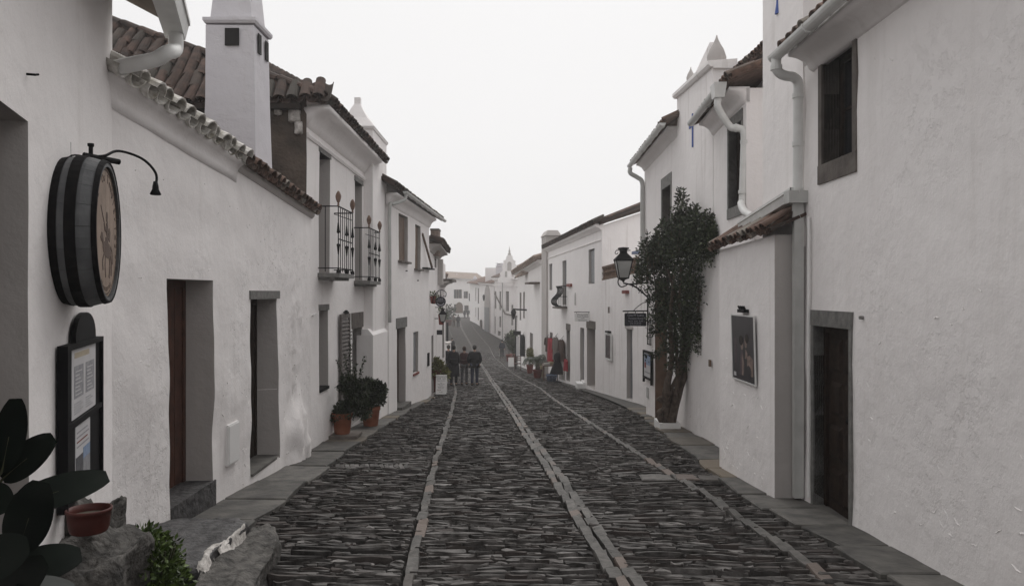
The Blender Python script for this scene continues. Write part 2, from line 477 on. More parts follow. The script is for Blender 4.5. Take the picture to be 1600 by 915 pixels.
def add_door(parent, W, o, m, planks=0, panels=0, inset=.0, knob=False, label=None):
    d = o['d']-inset; g = .004
    s0, s1, z0, z1 = o['s0']+g, o['s1']-g, o['z0']+g, o['z1']-g
    mb = MB()
    wbox(mb, W, s0, s1, z0, z1, -d-.05, -d)
    dr = mb.build('door', m, parent)
    if label: dr['label'] = label
    wd = s1-s0
    fr = MB()
    wbox(fr, W, s0, s0+.06, z0, z1, -d, -d+.03); wbox(fr, W, s1-.06, s1, z0, z1, -d, -d+.03); wbox(fr, W, s0+.06, s1-.06, z1-.07, z1, -d, -d+.03)
    fr.build('frame', m, dr)
    if planks:
        for k in range(planks):
            a = s0+.065+(wd-.13)*k/planks; b2 = s0+.065+(wd-.13)*(k+1)/planks
            wpart(dr, 'plank', W, a+.006, b2-.006, z0+.01, z1-.08, -d, -d+.018, m)
    if panels:
        h = (z1-z0-.1)/panels
        for r in range(panels):
            for c in range(2):
                a = s0+.08+(wd-.16)*c/2; b2 = a+(wd-.16)/2
                q = MB(); za, zc = z0+.05+h*r, z0+.05+h*(r+1)-.04
                A_ = [W.pt(a+.03, za+.03, -d), W.pt(b2-.03, za+.03, -d), W.pt(b2-.03, zc-.03, -d), W.pt(a+.03, zc-.03, -d)]
                B_ = [W.pt(a+.07, za+.07, -d+.02), W.pt(b2-.07, za+.07, -d+.02), W.pt(b2-.07, zc-.07, -d+.02), W.pt(a+.07, zc-.07, -d+.02)]
                q.hexa(A_+B_); q.build('panel', m, dr)
    if knob:
        q = MB(); q.lathe([(.012, 0), (.012, .04), (.03, .05), (.032, .07), (.015, .085)], W.pt(s0+.14, z0+.98, -d+.02), 10, (W.u3, Vector((0, 0, 1)), W.n3))
        q.build('knob', IRON, dr, smooth=True)
    return dr

def add_window(parent, W, o, m=WOODD, glass=GLASSD, cols=2, rows=3, inset=0, label=None):
    d = o['d']-inset; g = .004
    s0, s1, z0, z1 = o['s0']+g, o['s1']-g, o['z0']+g, o['z1']-g
    t = min(.06, (s1-s0)*.09)
    mb = MB()
    wbox(mb, W, s0, s0+t, z0, z1, -d-.04, -d); wbox(mb, W, s1-t, s1, z0, z1, -d-.04, -d)
    wbox(mb, W, s0+t, s1-t, z0, z0+t, -d-.04, -d); wbox(mb, W, s0+t, s1-t, z1-t, z1, -d-.04, -d)
    for c in range(1, cols):
        a = s0+(s1-s0)*c/cols; wbox(mb, W, a-t/2, a+t/2, z0+t, z1-t, -d-.035, -d+.008)
    wn = mb.build('window', m, parent)
    if label: wn['label'] = label
    bars = MB()
    for c in range(cols):
        a, b2 = s0+(s1-s0)*c/cols+t*.6, s0+(s1-s0)*(c+1)/cols-t*.6
        for r in range(1, rows):
            z = z0+(z1-z0)*r/rows; wbox(bars, W, a, b2, z-.012, z+.012, -d-.03, -d-.006)
    if rows > 1: bars.build('glazing_bar', m, wn)
    for c in range(cols):
        a, b2 = s0+(s1-s0)*c/cols+t*.5, s0+(s1-s0)*(c+1)/cols-t*.5
        wpart(wn, 'pane', W, a, b2, z0+t*.8, z1-t*.8, -d-.03, -d-.022, glass)
    return wn

def stone_frame(parent, W, o, wl=.12, lint=.16, sill=.16, m=STONE, proud=.018, jambs=True, back=.06):
    s0, s1, z0, z1 = o['s0'], o['s1'], o['z0'], o['z1']
    if lint: wpart(parent, 'lintel', W, s0-(wl if jambs else .05), s1+(wl if jambs else .05), z1, z1+lint, -back, proud+.003, m)
    if jambs:
        wpart(parent, 'jamb', W, s0-wl, s0, z0, z1, -back, proud, m)
        wpart(parent, 'jamb', W, s1, s1+wl, z0, z1, -back, proud, m)
    if sill: wpart(parent, 'sill', W, s0-(wl if jambs else .04), s1+(wl if jambs else .04), z0-sill, z0, -back, proud+.006, m)

# ------------------------------------------------------------------ roofs
def tile_mesh(name, m, r0=.095, r1=.078, ln=.44, th=.014, seg=6, flip=False):
    mb = MB(); vs = []
    for y, r in ((0, r0), (ln, r1)):
        for rr in (r, r-th):
            for k in range(seg+1):
                a = PI*k/seg; z = rr*math.sin(a)*.85
                vs.append((rr*math.cos(a), y, -z+.06 if flip else z))
    n = seg+1; fs = []
    for k in range(seg):
        fs += [(k, k+1, 2*n+k+1, 2*n+k), (n+k+1, n+k, 3*n+k, 3*n+k+1), (k+1, k, n+k, n+k+1), (2*n+k, 2*n+k+1, 3*n+k+1, 3*n+k)]
    fs += [(0, 2*n, 3*n, n), (seg, n+seg, 3*n+seg, 2*n+seg)]
    me = bpy.data.meshes.new(name); me.from_pydata(vs, [], fs); me.materials.append(m); me.update()
    return me
TM = {}
def tile_pair(m, pitch):
    k = (m.name, round(pitch, 3))
    if k not in TM:
        r = pitch*.47
        TM[k] = (tile_mesh('roof_tile', m, r, r*.82, th=.016), tile_mesh('roof_tile', m, r, r*.85, th=.016, flip=True))
    return TM[k]

def roof(parent, E0, E1, up, run, m=TILE, pitch=.2, rows=1, tiles=True, lift=0., sheetm=None, jit=1., name='roof', label=None, runs=None):
    """E0-E1 eave line, up = direction up the slope; a corrugated sheet with separate tiles laid at the eave"""
    E0, E1 = Vector(E0), Vector(E1); e = (E1-E0); Ln = e.length; e.normalize()
    up = Vector(up); up = (up-e*up.dot(e)).normalized(); nr = e.cross(up)
    if nr.z < 0: nr = -nr
    n = max(2, round(Ln/pitch)); p = Ln/n; seg = 6
    mb = MB(); start = .12 if tiles else 0.
    prof = []
    for i in range(n*seg+1):
        prof.append((p*i/seg, .045*(1-math.cos(2*PI*i/seg))/2*p/.2+.01))
    def rn(q): return run if runs is None else runs(q/Ln)
    a = [E0+e*q+up*start+nr*h for q, h in prof]; b2 = [E0+e*q+up*max(start+.02, rn(q))+nr*h for q, h in prof]
    a2 = [E0+e*q+up*start-nr*.03 for q, h in prof]; b3 = [E0+e*q+up*max(start+.02, rn(q))-nr*.03 for q, h in prof]
    k = len(prof); fs = []
    for i in range(k-1):
        fs += [(i, i+1, k+i+1, k+i), (2*k+i+1, 2*k+i, 3*k+i, 3*k+i+1), (i+1, i, 2*k+i, 2*k+i+1), (k+i, k+i+1, 3*k+i+1, 3*k+i)]
    fs += [(0, k, 3*k, 2*k), (k-1, 3*k-1, 4*k-1, 2*k-1)]
    mb.add(a+b2+a2+b3, fs)
    rf = mb.build(name, sheetm or m, parent)
    if label: rf['label'] = label
    if tiles:
        cov, pan = tile_pair(m, p)
        rnd = random.Random(int(abs(E0.x*77+E0.y*131+E0.z*17))+n)
        for r in range(rows):
            for i in range(n+1):
                for kind in ((1, 0) if r == 0 else (0,)):
                    q = p*i if kind else p*(i+.5)
                    if kind == 0 and i == n: continue
                    if r and r*.36+.3 > rn(q): continue
                    pos = E0+e*q+up*(r*.36+rnd.uniform(-.02, .02)*jit)+nr*((.035 if kind == 0 else -.03)+lift+rnd.uniform(-.006, .006)*jit)
                    R = Matrix((e, up, nr)).transposed().to_4x4()
                    R = R @ Matrix.Rotation(rnd.uniform(-.06, .06)*jit, 4, 'Z') @ Matrix.Rotation(.05+rnd.uniform(-.03, .03)*jit, 4, 'X') @ Matrix.Rotation(rnd.uniform(-.1, .1)*jit, 4, 'Y')
                    o = bpy.data.objects.new('roof_tile', cov if kind == 0 else pan); COL.objects.link(o)
                    o.parent = rf; o.matrix_basis = Matrix.Translation(pos-ORG[rf]) @ R
    return rf

def sweep(parent, name, W, s0, s1, z0, z1, prof, m, smooth=False, n=1):
    """extrude a profile of (out, up) points along a wall"""
    mb = MB(); k = len(prof); vs = []
    for i in range(n+1):
        t = i/n; q = s0+(s1-s0)*t; z = z0+(z1-z0)*t
        vs += [W.pt(q, z+b2, a) for a, b2 in prof]
    fs = []
    for i in range(n):
        for j in range(k): fs.append((i*k+j, i*k+(j+1) % k, (i+1)*k+(j+1) % k, (i+1)*k+j))
    fs += [tuple(range(k)), tuple(reversed(range(n*k, n*k+k)))]
    mb.add(vs, fs)
    return mb.build(name, m, parent, smooth)
COVE = [(-.05, 0), (.0, 0), (.03, .02), (.045, .06), (.08, .12), (.15, .17), (.22, .19), (.22, .24), (-.05, .24)]
def cove(w_, h): return [(a*w_/.22 if a > 0 else a, b2*h/.24) for a, b2 in COVE]

def gutter(parent, P0, P1, out, r=.065, m=PIPE, seg=8, label=None):
    P0, P1 = Vector(P0), Vector(P1); e = (P1-P0).normalized(); out = Vector(out).normalized(); up = Vector((0, 0, 1))
    vs = []; 
    for p in (P0, P1):
        for rr in (r, r-.008):
            for k in range(seg+1):
                a = PI+PI*k/seg; vs.append(p+out*(rr*math.cos(a))+up*(rr*math.sin(a)))
    n = seg+1; fs = []
    for k in range(seg):
        fs += [(k, k+1, 2*n+k+1, 2*n+k), (n+k+1, n+k, 3*n+k, 3*n+k+1), (k+1, k, n+k, n+k+1), (2*n+k, 2*n+k+1, 3*n+k+1, 3*n+k)]
    fs += [(0, 2*n, 3*n, n), (seg, n+seg, 3*n+seg, 2*n+seg)]
    mb = MB().add(vs, fs)
    mb.add([P0+out*(r*math.cos(PI+PI*k/seg))+up*(r*math.sin(PI+PI*k/seg)) for k in range(n)], [tuple(range(n))])
    mb.add([P1+out*(r*math.cos(PI+PI*k/seg))+up*(r*math.sin(PI+PI*k/seg)) for k in range(n)], [tuple(range(n))])
    g = mb.build('gutter', m, parent)
    ln = (P1-P0).length
    for k in range(max(2, int(ln/.8))):
        c = P0+e*(.15+k*.8)
        q = MB(); q.tube([c+out*((r+.006)*math.cos(PI+PI*j/10))+up*((r+.006)*math.sin(PI+PI*j/10)) for j in range(11)], .009, 5)
        q.build('gutter_bracket', m, g)
    return g
def pipe(parent, pts, r, m=PIPE, smooth_n=5, name='downpipe', collars=()):
    o = MB().tube(catmull(pts, smooth_n), r, 12).build(name, m, parent, smooth=True)
    for c, ax in collars:
        c = Vector(c); ax = Vector(ax).normalized()
        MB().tube([c-ax*.025, c+ax*.025], r*1.16, 12).build('pipe_collar', m, o, smooth=False)
    return o

def leaves(name, m, parent, pts, dirs, size, wid=.45, bend=.25, rnd=None, sv=.35):
    """many separate small leaves: points and growing directions"""
    rnd = rnd or RNG
    n = len(pts); pts = np.asarray(pts, float); d = np.asarray(dirs, float)
    d += rnd.normal(0, .55, (n, 3)); d /= np.linalg.norm(d, axis=1)[:, None]+1e-9
    r = rnd.normal(0, 1, (n, 3)); s = np.cross(d, r); s /= np.linalg.norm(s, axis=1)[:, None]+1e-9
    nn = np.cross(d, s)
    sz = (size*(1+rnd.uniform(-sv, sv, n)))[:, None]
    a = pts; b2 = pts+d*sz*.5+s*sz*wid*.5+nn*sz*bend*.12; c = pts+d*sz+nn*(-sz*bend*.3); e = pts+d*sz*.5-s*sz*wid*.5+nn*sz*bend*.12
    mid = pts+d*sz*.5-nn*sz*bend*.05
    V = np.stack([a, b2, c, e, mid], 1).reshape(-1, 3)-np.array(ORG[parent])
    base = np.arange(n)[:, None]*5
    F = np.concatenate([base+np.array([0, 1, 4]), base+np.array([1, 2, 4]), base+np.array([2, 3, 4]), base+np.array([3, 0, 4])])
    me = bpy.data.meshes.new(name); me.from_pydata(V.tolist(), [], F.tolist()); me.materials.append(m); me.update()
    return link_mesh(name, me, parent)
def in_ellipsoids(n, ells, rnd=None, shell=.35):
    rnd = rnd or RNG
    vol = np.array([e[1][0]*e[1][1]*e[1][2] for e in ells])**.72; vol /= vol.sum()
    out = []; dr = []
    ch = rnd.choice(len(ells), n, p=vol)
    for i in ch:
        c, r = ells[i]
        v = rnd.normal(0, 1, 3); v /= np.linalg.norm(v)
        t = 1-shell*abs(rnd.normal(0, 1)); t = max(.05, t)*(1+rnd.uniform(-.05, .14))
        out.append(np.array(c)+v*np.array(r)*t); dr.append(v+np.array([0, 0, .25]))
    return np.array(out), np.array(dr)

def lumpy(mb_pts_fn): pass
def rock(name, m, loc, dims, seed, label=None, cat=None, parent=None, rotz=0, sub=4, amp=.28, flat=.0, group=None):
    bm = bmesh.new(); bmesh.ops.create_icosphere(bm, subdivisions=sub, radius=1)
    sv = Vector((seed*3.1, seed*1.7, seed*.9))
    for v in bm.verts:
        p = v.co.copy(); q = Vector((max(-.8, min(.8, p.x*1.15)), max(-.8, min(.8, p.y*1.15)), max(-.75, min(.72-flat, p.z*1.2))))
        cell = mnoise.voronoi(p*1.5+sv)[0][0]
        d = amp*(mnoise.noise(p*1.3+sv)+.45*mnoise.noise(p*3.1+sv)+.3*abs(mnoise.noise(p*6+sv))+.14*mnoise.noise(p*15+sv))+amp*.6*(cell-.4)
        q += p*d
        # bedding planes
        q.z += .03*math.sin(q.z*16+3*mnoise.noise(p*2+sv))
        v.co = Vector((q.x*dims[0], q.y*dims[1], q.z*dims[2]))
    bmesh.ops.rotate(bm, verts=bm.verts, cent=(0, 0, 0), matrix=Matrix.Rotation(rotz, 3, 'Z'))
    me = bpy.data.meshes.new(name); bm.to_mesh(me); bm.free(); me.materials.append(m); smooth_mesh(me)
    loc = Vector(loc)
    if parent is None:
        o = link_mesh(name, me, None, loc); o.location = loc; tag(o, label, cat, group)
    else:
        me.transform(Matrix.Translation(loc-ORG[parent])); o = link_mesh(name, me, parent)
    return o

# ================================================================== GROUND AND ROAD
def interp(tab):
    y = [t[0] for t in tab]; x = [t[1] for t in tab]
    return lambda q: np.interp(q, y, x)
CL = interp([(3, .97), (5.41, .83), (7.77, .68), (11.5, .479), (14.3, .298), (19.9, 0), (33, -.78), (47, -1.6), (60, -2.45), (70, -3.25), (81, -4.2), (101, -6.6), (130, -9), (170, -12)])
LL = interp([(3, -.6), (5.63, -.75), (11.2, -1.118), (18.1, -1.46), (26.3, -1.93), (33, -2.45), (47, -3.3), (60, -4.1), (81, -5.9), (101, -8.3), (130, -11), (170, -14)])
RL = interp([(3, 2.33), (5.41, 2.3), (6.63, 2.27), (8.78, 2.19), (10.3, 2.06), (13.8, 1.84), (19.9, 1.49), (24.7, 1.24), (29.4, 1.1), (44, .04), (60, -.8), (81, -2.4), (101, -5), (130, -7.5), (170, -10)])
XL = interp([(3, -2.4), (8.4, -2.49), (10.8, -2.58), (13.4, -2.68), (19.9, -2.65), (22.8, -2.47), (33, -2.75), (47, -3.9), (60, -5.0), (81, -7.2), (101, -9.6), (130, -12.5), (170, -16)])
XR = interp([(3, 2.9), (5.48, 2.78), (6.4, 2.75), (8.3, 2.6), (9.7, 2.65), (11.7, 2.78), (15.2, 2.93), (18.5, 3.08), (23.3, 2.9), (28, 2.55), (34, 2.05), (40, 1.35), (48, .6), (58, .15), (80, .0), (86, -1.0), (94, -2.4), (101, -4.1), (125, -6.5), (170, -10)])

def sheet(name, xa, xb, y0, y1, dy, dz, m, kind=None, parent=None, nx=6):
    ys = np.arange(y0, y1+dy/2, dy); vs = []; fs = []
    for y in ys:
        a = xa(y) if callable(xa) else xa; b2 = xb(y) if callable(xb) else xb
        for k in range(nx+1): vs.append((a+(b2-a)*k/nx, y, G(y)+dz))
    for i in range(len(ys)-1):
        for k in range(nx): fs.append((i*(nx+1)+k, i*(nx+1)+k+1, (i+1)*(nx+1)+k+1, (i+1)*(nx+1)+k))
    o = MB().add(vs, fs).build(name, m, parent, smooth=True)
    if kind: o['kind'] = kind
    return o
sheet('ground', -70, 70, -14, 196, 3, -.16, EARTH, 'structure', nx=8)
road = sheet('road', lambda y: XL(y)-.9, lambda y: XR(y)+.9, -6, 78, .6, -.075, ROADM, 'structure', nx=10)
road['label'] = 'street paved with dark slate set on edge between lines of flat stones'
roadfar = sheet('road', lambda y: XL(y)-.9, lambda y: XR(y)+.9, 78, 175, 1.5, -.004, ROADFAR, 'structure', nx=10)
roadfar['label'] = 'far stretch of the slate street climbing into the mist'
SLOPE = math.atan(-.0667)

def stone_unit(seed, bev=.16, n=10):
    """flat-topped slate on edge, unit size 1 x 1 x 1 with its top at z = 0: irregular outline"""
    r = random.Random(seed); bot = []; sh = []; top = []
    base = [(-.47, -.42), (-.2, -.5), (.2, -.5), (.47, -.40), (.53, .05), (.46, .42), (.15, .5), (-.2, .5), (-.46, .42), (-.53, 0)]
    tp0, tp1 = r.uniform(.45, 1), r.uniform(.45, 1)
    for (x, y) in base:
        y *= tp0 if x < -.3 else (tp1 if x > .3 else 1)
        x += r.uniform(-.03, .03); y += r.uniform(-.12, .10)
        bot.append((x, y, -1)); sh.append((x, y, -.22+r.uniform(-.12, .08)))
        top.append((x*.96, y*(1-bev)-.0, r.uniform(-.10, .08)))
    vs = bot+sh+top; fs = []
    k = len(base)
    for i in range(k):
        j = (i+1) % k
        fs += [(i, j, k+j, k+i), (k+i, k+j, 2*k+j, 2*k+i)]
    fs.append(tuple(2*k+i for i in range(k)))
    return vs, fs
def flat_unit(seed):
    r = random.Random(seed); bot = []; sh = []; top = []
    for (x, y) in [(-.49, -.47), (-.1, -.5), (.25, -.48), (.49, -.46), (.5, .0), (.48, .47), (.1, .49), (-.25, .48), (-.48, .46), (-.5, .05)]:
        x += r.uniform(-.03, .02); y += r.uniform(-.06, .04)
        bot.append((x, y, -1)); sh.append((x, y, -.16+r.uniform(-.06, .04))); top.append((x*.97, y*.92, r.uniform(-.05, .05)))
    vs = bot+sh+top; fs = []; k = 10
    for i in range(k):
        j = (i+1) % k; fs += [(i, j, k+j, k+i), (k+i, k+j, 2*k+j, 2*k+i)]
    fs.append(tuple(2*k+i for i in range(k)))
    return vs, fs
UNITS = [stone_unit(100+i) for i in range(14)]
FLATS = [flat_unit(200+i) for i in range(10)]
def unit_meshes(name, m, units):
    out = []
    for vs, fs in units:
        me = bpy.data.meshes.new(name); me.from_pydata(vs, [], fs); me.materials.append(m); me.update(); out.append(me)
    return out

def lay(parent, name, items, mo, mi, nsingle, stuffname, units=UNITS):
    """items: (x, y, z, yaw, len, thick, height). The nearest become objects of their own, the rest one mesh."""
    items = sorted(items, key=lambda t: t[1]+abs(t[0])*.1)
    vis = [t for t in items if t[1] > 5.0]; near = [t for t in items if t[1] <= 5.0]
    single, rest = vis[:nsingle], vis[nsingle:]+near
    ms = unit_meshes(name, mo, units)
    rnd = random.Random(5)
    for t in single:
        o = bpy.data.objects.new(name, ms[rnd.randrange(len(ms))]); COL.objects.link(o); o.parent = parent
        o.location = Vector((t[0], t[1], t[2]))-ORG[parent]
        o.rotation_euler = (SLOPE+rnd.uniform(-.20, .14), rnd.uniform(-.05, .05), t[3]); o.scale = (t[4], t[5], t[6])
    if rest:
        V = []; F = []; off = 0
        U = [(np.array(v), f) for v, f in units]
        for t in rest:
            v, f = U[rnd.randrange(len(U))]
            c, s_ = math.cos(t[3]), math.sin(t[3])
            p = v*np.array([t[4], t[5], t[6]])
            x = p[:, 0]*c-p[:, 1]*s_; y = p[:, 0]*s_+p[:, 1]*c
            tz = p[:, 2]+y*(G(t[1]+.5)-G(t[1]-.5))+x*rnd.uniform(-.05, .05)+p[:, 1]*rnd.uniform(-.20, .14)
            V.append(np.stack([x+t[0], y+t[1], tz+t[2]], 1)); F += [tuple(i+off for i in q) for q in f]; off += len(v)
        V = np.concatenate(V)-np.array(ORG[parent])
        me = bpy.data.meshes.new(stuffname); me.from_pydata(V.tolist(), [], F); me.materials.append(mi); me.update()
        o = link_mesh(stuffname, me, parent); o['kind'] = 'stuff'

rnd = random.Random(3)
items = []
lanes = [(XL, lambda y: LL(y)-.06, .9), (lambda y: LL(y)+.06, lambda y: CL(y)-.115, -.4), (lambda y: CL(y)+.115, lambda y: RL(y)-.055, .5), (lambda y: RL(y)+.055, XR, -.8)]
for li, (fa, fb, tilt) in enumerate(lanes):
    y = 3.6+rnd.random()*.05
    while y < 78:
        far = min(1, max(0, (y-18)/25))
        t = rnd.choice((.03, .038, .046, .055, .07, .095))*(1+.6*far)*rnd.uniform(.85, 1.15)
        a, b2 = float(fa(y)), float(fb(y)); wd = b2-a
        x = a+rnd.uniform(-.12, .0)
        while x < b2-.04:
            ln = rnd.choice((.10, .15, .21, .28, .36, .46))*rnd.uniform(.8, 1.2)*(1+.4*far)
            if x+ln > b2: ln = b2-x
            if ln < .06: break
            u = (x+ln/2-a)/wd
            wav = .15*mnoise.noise(Vector((x*.9, y*.45, li*9)))+.05*math.cos((u-.5)*5+li)+tilt*.03*(u-.5)
            yaw = .15*mnoise.noise(Vector((x*.8, y*.4, li*9+4)))-.05*math.sin((u-.5)*5+li)+rnd.uniform(-.05, .05)
            yy = y+wav+rnd.uniform(-.014, .014)
            if li == 0 and yy < 6.9 and x < -1.75-.32*(yy-5.1): x += ln; continue   # boulders stand here
            items.append((x+ln/2, yy, G(yy)+rnd.uniform(-.020, .012), yaw, ln*.97, t*rnd.uniform(.56, .96), .115))
            x += ln
        y += t*.985
lay(road, 'paving_stone', items, SLATE_O, SLATE_I, 300, 'paving_stones')

items = []
def line(f, w0, y0, y1, double=False):
    for side in ((-1, 1) if double else (0,)):
        y = y0+rnd.random()*.2
        while y < y1:
            ln = rnd.uniform(.2, .48)*(1 if y < 25 else 1.3)
            c = float(f(y+ln/2)); dx = float(f(y+ln))-float(f(y))
            wd = w0*rnd.uniform(.8, 1.12)
            items.append((c+side*w0*.52+rnd.uniform(-.012, .012), y+ln/2, G(y+ln/2)+.010+rnd.uniform(-.004, .008), PI/2+math.atan2(dx, ln)*-1+rnd.uniform(-.04, .04), ln*.945, wd*rnd.uniform(.82, 1.05), .095))
            y += ln
line(LL, .105, 3.8, 105); line(CL, .108, 3.8, 125, True); line(RL, .10, 3.8, 110)
lay(road, 'channel_stone', items, CHAN_O, CHAN_I, 300, 'channel_stones', FLATS)
# a short drain row on the left and a row of slabs that crosses on the right
items = [(-2.42+.068*k, 10.65+rnd.uniform(-.02, .02), G(10.65)+.012, PI/2+.25+rnd.uniform(-.06, .06), .26*rnd.uniform(.8, 1.1), .062, .05) for k in range(15)]
lay(road, 'drain_stone', items, SLATE_O, SLATE_I, 300, 'drain_stones', FLATS)

def slab_obj(parent, name, pts, top, th, m, seed=0):
    """one paving slab: outline in plan, slightly uneven top"""
    r = random.Random(seed); c = sum((Vector((p[0], p[1], 0)) for p in pts), Vector())/len(pts)
    ring = []
    for i, p in enumerate(pts):
        q = pts[(i+1) % len(pts)]
        for k in range(2):
            t = k/2; x = p[0]+(q[0]-p[0])*t; y = p[1]+(q[1]-p[1])*t
            if k: x += r.uniform(-.025, .025); y += r.uniform(-.02, .02)
            ring.append(Vector((x, y, 0)))
    mb = MB(); n = len(ring); vs = []
    for p in ring: vs.append((p.x, p.y, top(p.y)-th))
    for p in ring: vs.append((p.x, p.y, top(p.y)-.012))
    for p in ring:
        q = p+(c-p).normalized()*.018; vs.append((q.x, q.y, top(q.y)+r.uniform(-.003, .003)))
    fs = []
    for i in range(n):
        j = (i+1) % n
        fs += [(i, j, n+j, n+i), (n+i, n+j, 2*n+j, 2*n+i)]
    fs.append(tuple(2*n+i for i in range(n)))
    mb.add(vs, fs); return mb.build(name, m, parent)

WL = interp([(5, -3.05), (11.9, -3.12), (12, -3.2), (16.2, -3.2), (16.3, -2.96), (18.1, -2.94), (23.9, -2.58), (25, -2.6), (33, -2.8), (47, -4.2), (60, -5.3)])
WR = interp([(3, 3.14), (8.3, 3.13), (8.35, 2.86), (10.4, 2.83), (10.45, 3.3), (15.6, 3.42), (17.3, 3.5), (17.4, 3.28), (20.6, 3.62), (27.4, 3.0), (38.3, 1.77), (44, 1.45), (56, .5)])
pavL = empty('pavement', (-2.8, 8, G(8)), 'slate slab pavement along the left hand houses', None, None, 'structure')
pavR = empty('pavement', (2.9, 8, G(8)), 'slate slab pavement along the right hand houses', None, None, 'structure')
def lay_pave(parent, y0, y1, wall, edge, sgn, h, l0, l1, seed):
    r = random.Random(seed); y = y0; k = 0
    while y < y1:
        ln = r.uniform(l0, l1); ye = min(y+ln, y1); g = .012
        sk0, sk1 = r.uniform(-.05, .05), r.uniform(-.05, .05)
        wa, wb = float(wall(y)), float(wall(ye)); ea, eb = float(edge(y))-sgn*r.uniform(0, .10), float(edge(ye))-sgn*r.uniform(0, .10)
        yy = (y+ye)/2
        if abs(wa-wb) > .15: wb = wa = (wa if abs(wa-ea) > abs(wb-eb) else wb)
        pts = [(wa+sgn*.02, y+g), (ea, y+g+sk0), (eb, ye-g+sk1), (wb+sgn*.02, ye-g)]
        slab_obj(parent, 'paving_slab', pts, lambda q, hh=h+r.uniform(-.008, .008): G(q)+hh, .14, SLAB, seed*100+k); k += 1
        y = ye
lay_pave(pavL, 6.6, 24.2, WL, XL, -1, .045, .55, 1.25, 1)
lay_pave(pavR, 3.6, 20.2, WR, XR, 1, .04, .5, 1.1, 2)
sheet('pavement', WL, XL, 24.2, 60, 1, .04, SLAB, 'structure', nx=2)['label'] = 'far slab pavement on the left side'
sheet('pavement', XR, WR, 20.2, 56, 1, .035, SLAB, 'structure', nx=2)['label'] = 'far slab pavement on the right side'
# flat slabs that lead across from the pavement to the right-hand line
yb = 9.55
for k, (xa, xb, dy) in enumerate([(1.62, 2.06, .0), (2.08, 2.36, .02), (2.37, 2.72, -.03)]):
    slab_obj(road, 'crossing_slab', [(xa, yb+dy), (xb-.01, yb+dy), (xb-.02, yb+.36+dy), (xa+.02, yb+.38+dy)], lambda q: G(q)+.02, .06, CHAN_O, 300+k)

# ================================================================== LEFT HOUSES
LOWZ = -7.6
def zl(y): return G(y)-.6
# ---- house with the barrel (nearest left)
h1 = empty('house', (-2.6, 4.4, G(4.4)), 'nearest white house on the left carrying the barrel sign and menu board', 'house')
W1 = Wall((-1.075-.337*1.6, 1.6), (-3.05, 5.86), +1)
s45 = W1.hit(45)[0]
o_door = dict(s0=s45-1.05, s1=s45, z0=G(3)+.25, z1=2.52, d=.45, rm=1)
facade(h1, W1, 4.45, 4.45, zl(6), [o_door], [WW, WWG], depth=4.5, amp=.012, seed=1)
add_door(h1, W1, o_door, WOODD, panels=3)
# box gutter at the eave, with its outlet pipe
ge = W1.pt(W1.L+.02, 3.80, .36)
def boxg(P0, P1, out, w_, h_, m, name='gutter'):
    P0, P1 = Vector(P0), Vector(P1); out = Vector(out).normalized(); e = (P1-P0).normalized(); up = Vector((0, 0, 1)); mb = MB()
    prof = [(-w_/2, 0), (w_/2*.7, 0), (w_/2, h_*.75), (w_/2+.012, h_*.75), (w_/2+.012, h_), (w_/2-.012, h_), (w_/2*.7-.012, .015), (-w_/2+.012, .015), (-w_/2+.012, h_), (-w_/2, h_)]
    n = len(prof); vs = [P+out*a+up*b2 for P in (P0, P1) for a, b2 in prof]
    fs = [(i, (i+1) % n, n+(i+1) % n, n+i) for i in range(n)]
    mb.add(vs, fs)
    for P, q in ((P0, -1), (P1, 1)):
        mb.prism([P+out*(-w_/2)+e*q*.001, P+out*(w_/2*.7)+e*q*.001, P+out*(w_/2)+up*h_*.75+e*q*.001, P+out*(w_/2)+up*h_+e*q*.001, P+out*(-w_/2)+up*h_+e*q*.001], e*q*.006)
    return mb.build(name, m, None if False else h_parent)
h_parent = h1
g1 = boxg(W1.pt(.5, 3.70, .45), W1.pt(W1.L+.06, 3.70, .45), W1.n3, .17, .15, PIPE)
pe = W1.pt(W1.L-.08, 3.70, .45)
pipe(h1, [pe+Vector((0, 0, .02)), pe-Vector((0, 0, .12)), P(262, 82, 5.72), P(243, 93, 5.68), P(215, 99, 5.66), P(180, 106, 5.74), P(160, 110, 5.95)], .055, PIPE, 6)
for px, py in ((42, 116),):
    q, z = W1.hit(px, py)
    MB().tube([W1.pt(q, z, -.02), W1.pt(q, z, .035), W1.pt(q+.03, z+.01, .04)], .006, 6).build('hook', IRON, h1)
roof(h1, W1.pt(0, 4.05-.2, .42), W1.pt(W1.L+.1, 4.05-.2, .42), (-W1.n3*.9+Vector((0, 0, .42))), 3.5, TILE, tiles=False)

# ---- long low house with two doors
h2 = empty('house', (-3.1, 8.8, G(8.8)), 'low white house with two tall narrow doors under a mossy tile eave', 'house')
W2 = Wall((-3.05, 5.6), (-3.12, 11.95), +1)
d1 = W2.op(264, 332, 438, 792, 332, 264, depth=.30); d1['z0'] = CAMZ-1.93
d2 = W2.op(391, 434, 466, 742, 434, 391, depth=.30)
sB = W2.hit(462)[0]
def bulge(q, z):
    zz = z-G(10.6)
    col = math.exp(-((q-sB+.02)/.34)**4)*max(0, min(1, (3.0-zz)/.5))
    rough = .055*col*(abs(mnoise.noise(Vector((q*6, z*6, 2))))+.6*mnoise.noise(Vector((q*13, z*13, 8))))
    if zz > 1.3: return rough
    n = .85+.5*mnoise.noise(Vector((q*3.2, z*3.2, 3)))+.4*abs(mnoise.noise(Vector((q*7, z*7, 5))))+.16*mnoise.noise(Vector((q*15, z*15, 5)))
    f = math.exp(-((q-sB-.02)/.50)**4)
    return .125*f*max(0, min(1, (1.10-zz-.75*abs(q-sB)+.2*mnoise.noise(Vector((q*2, z*2, 9))))/.30))*n*(.75+.4*max(0, 1-zz))+rough
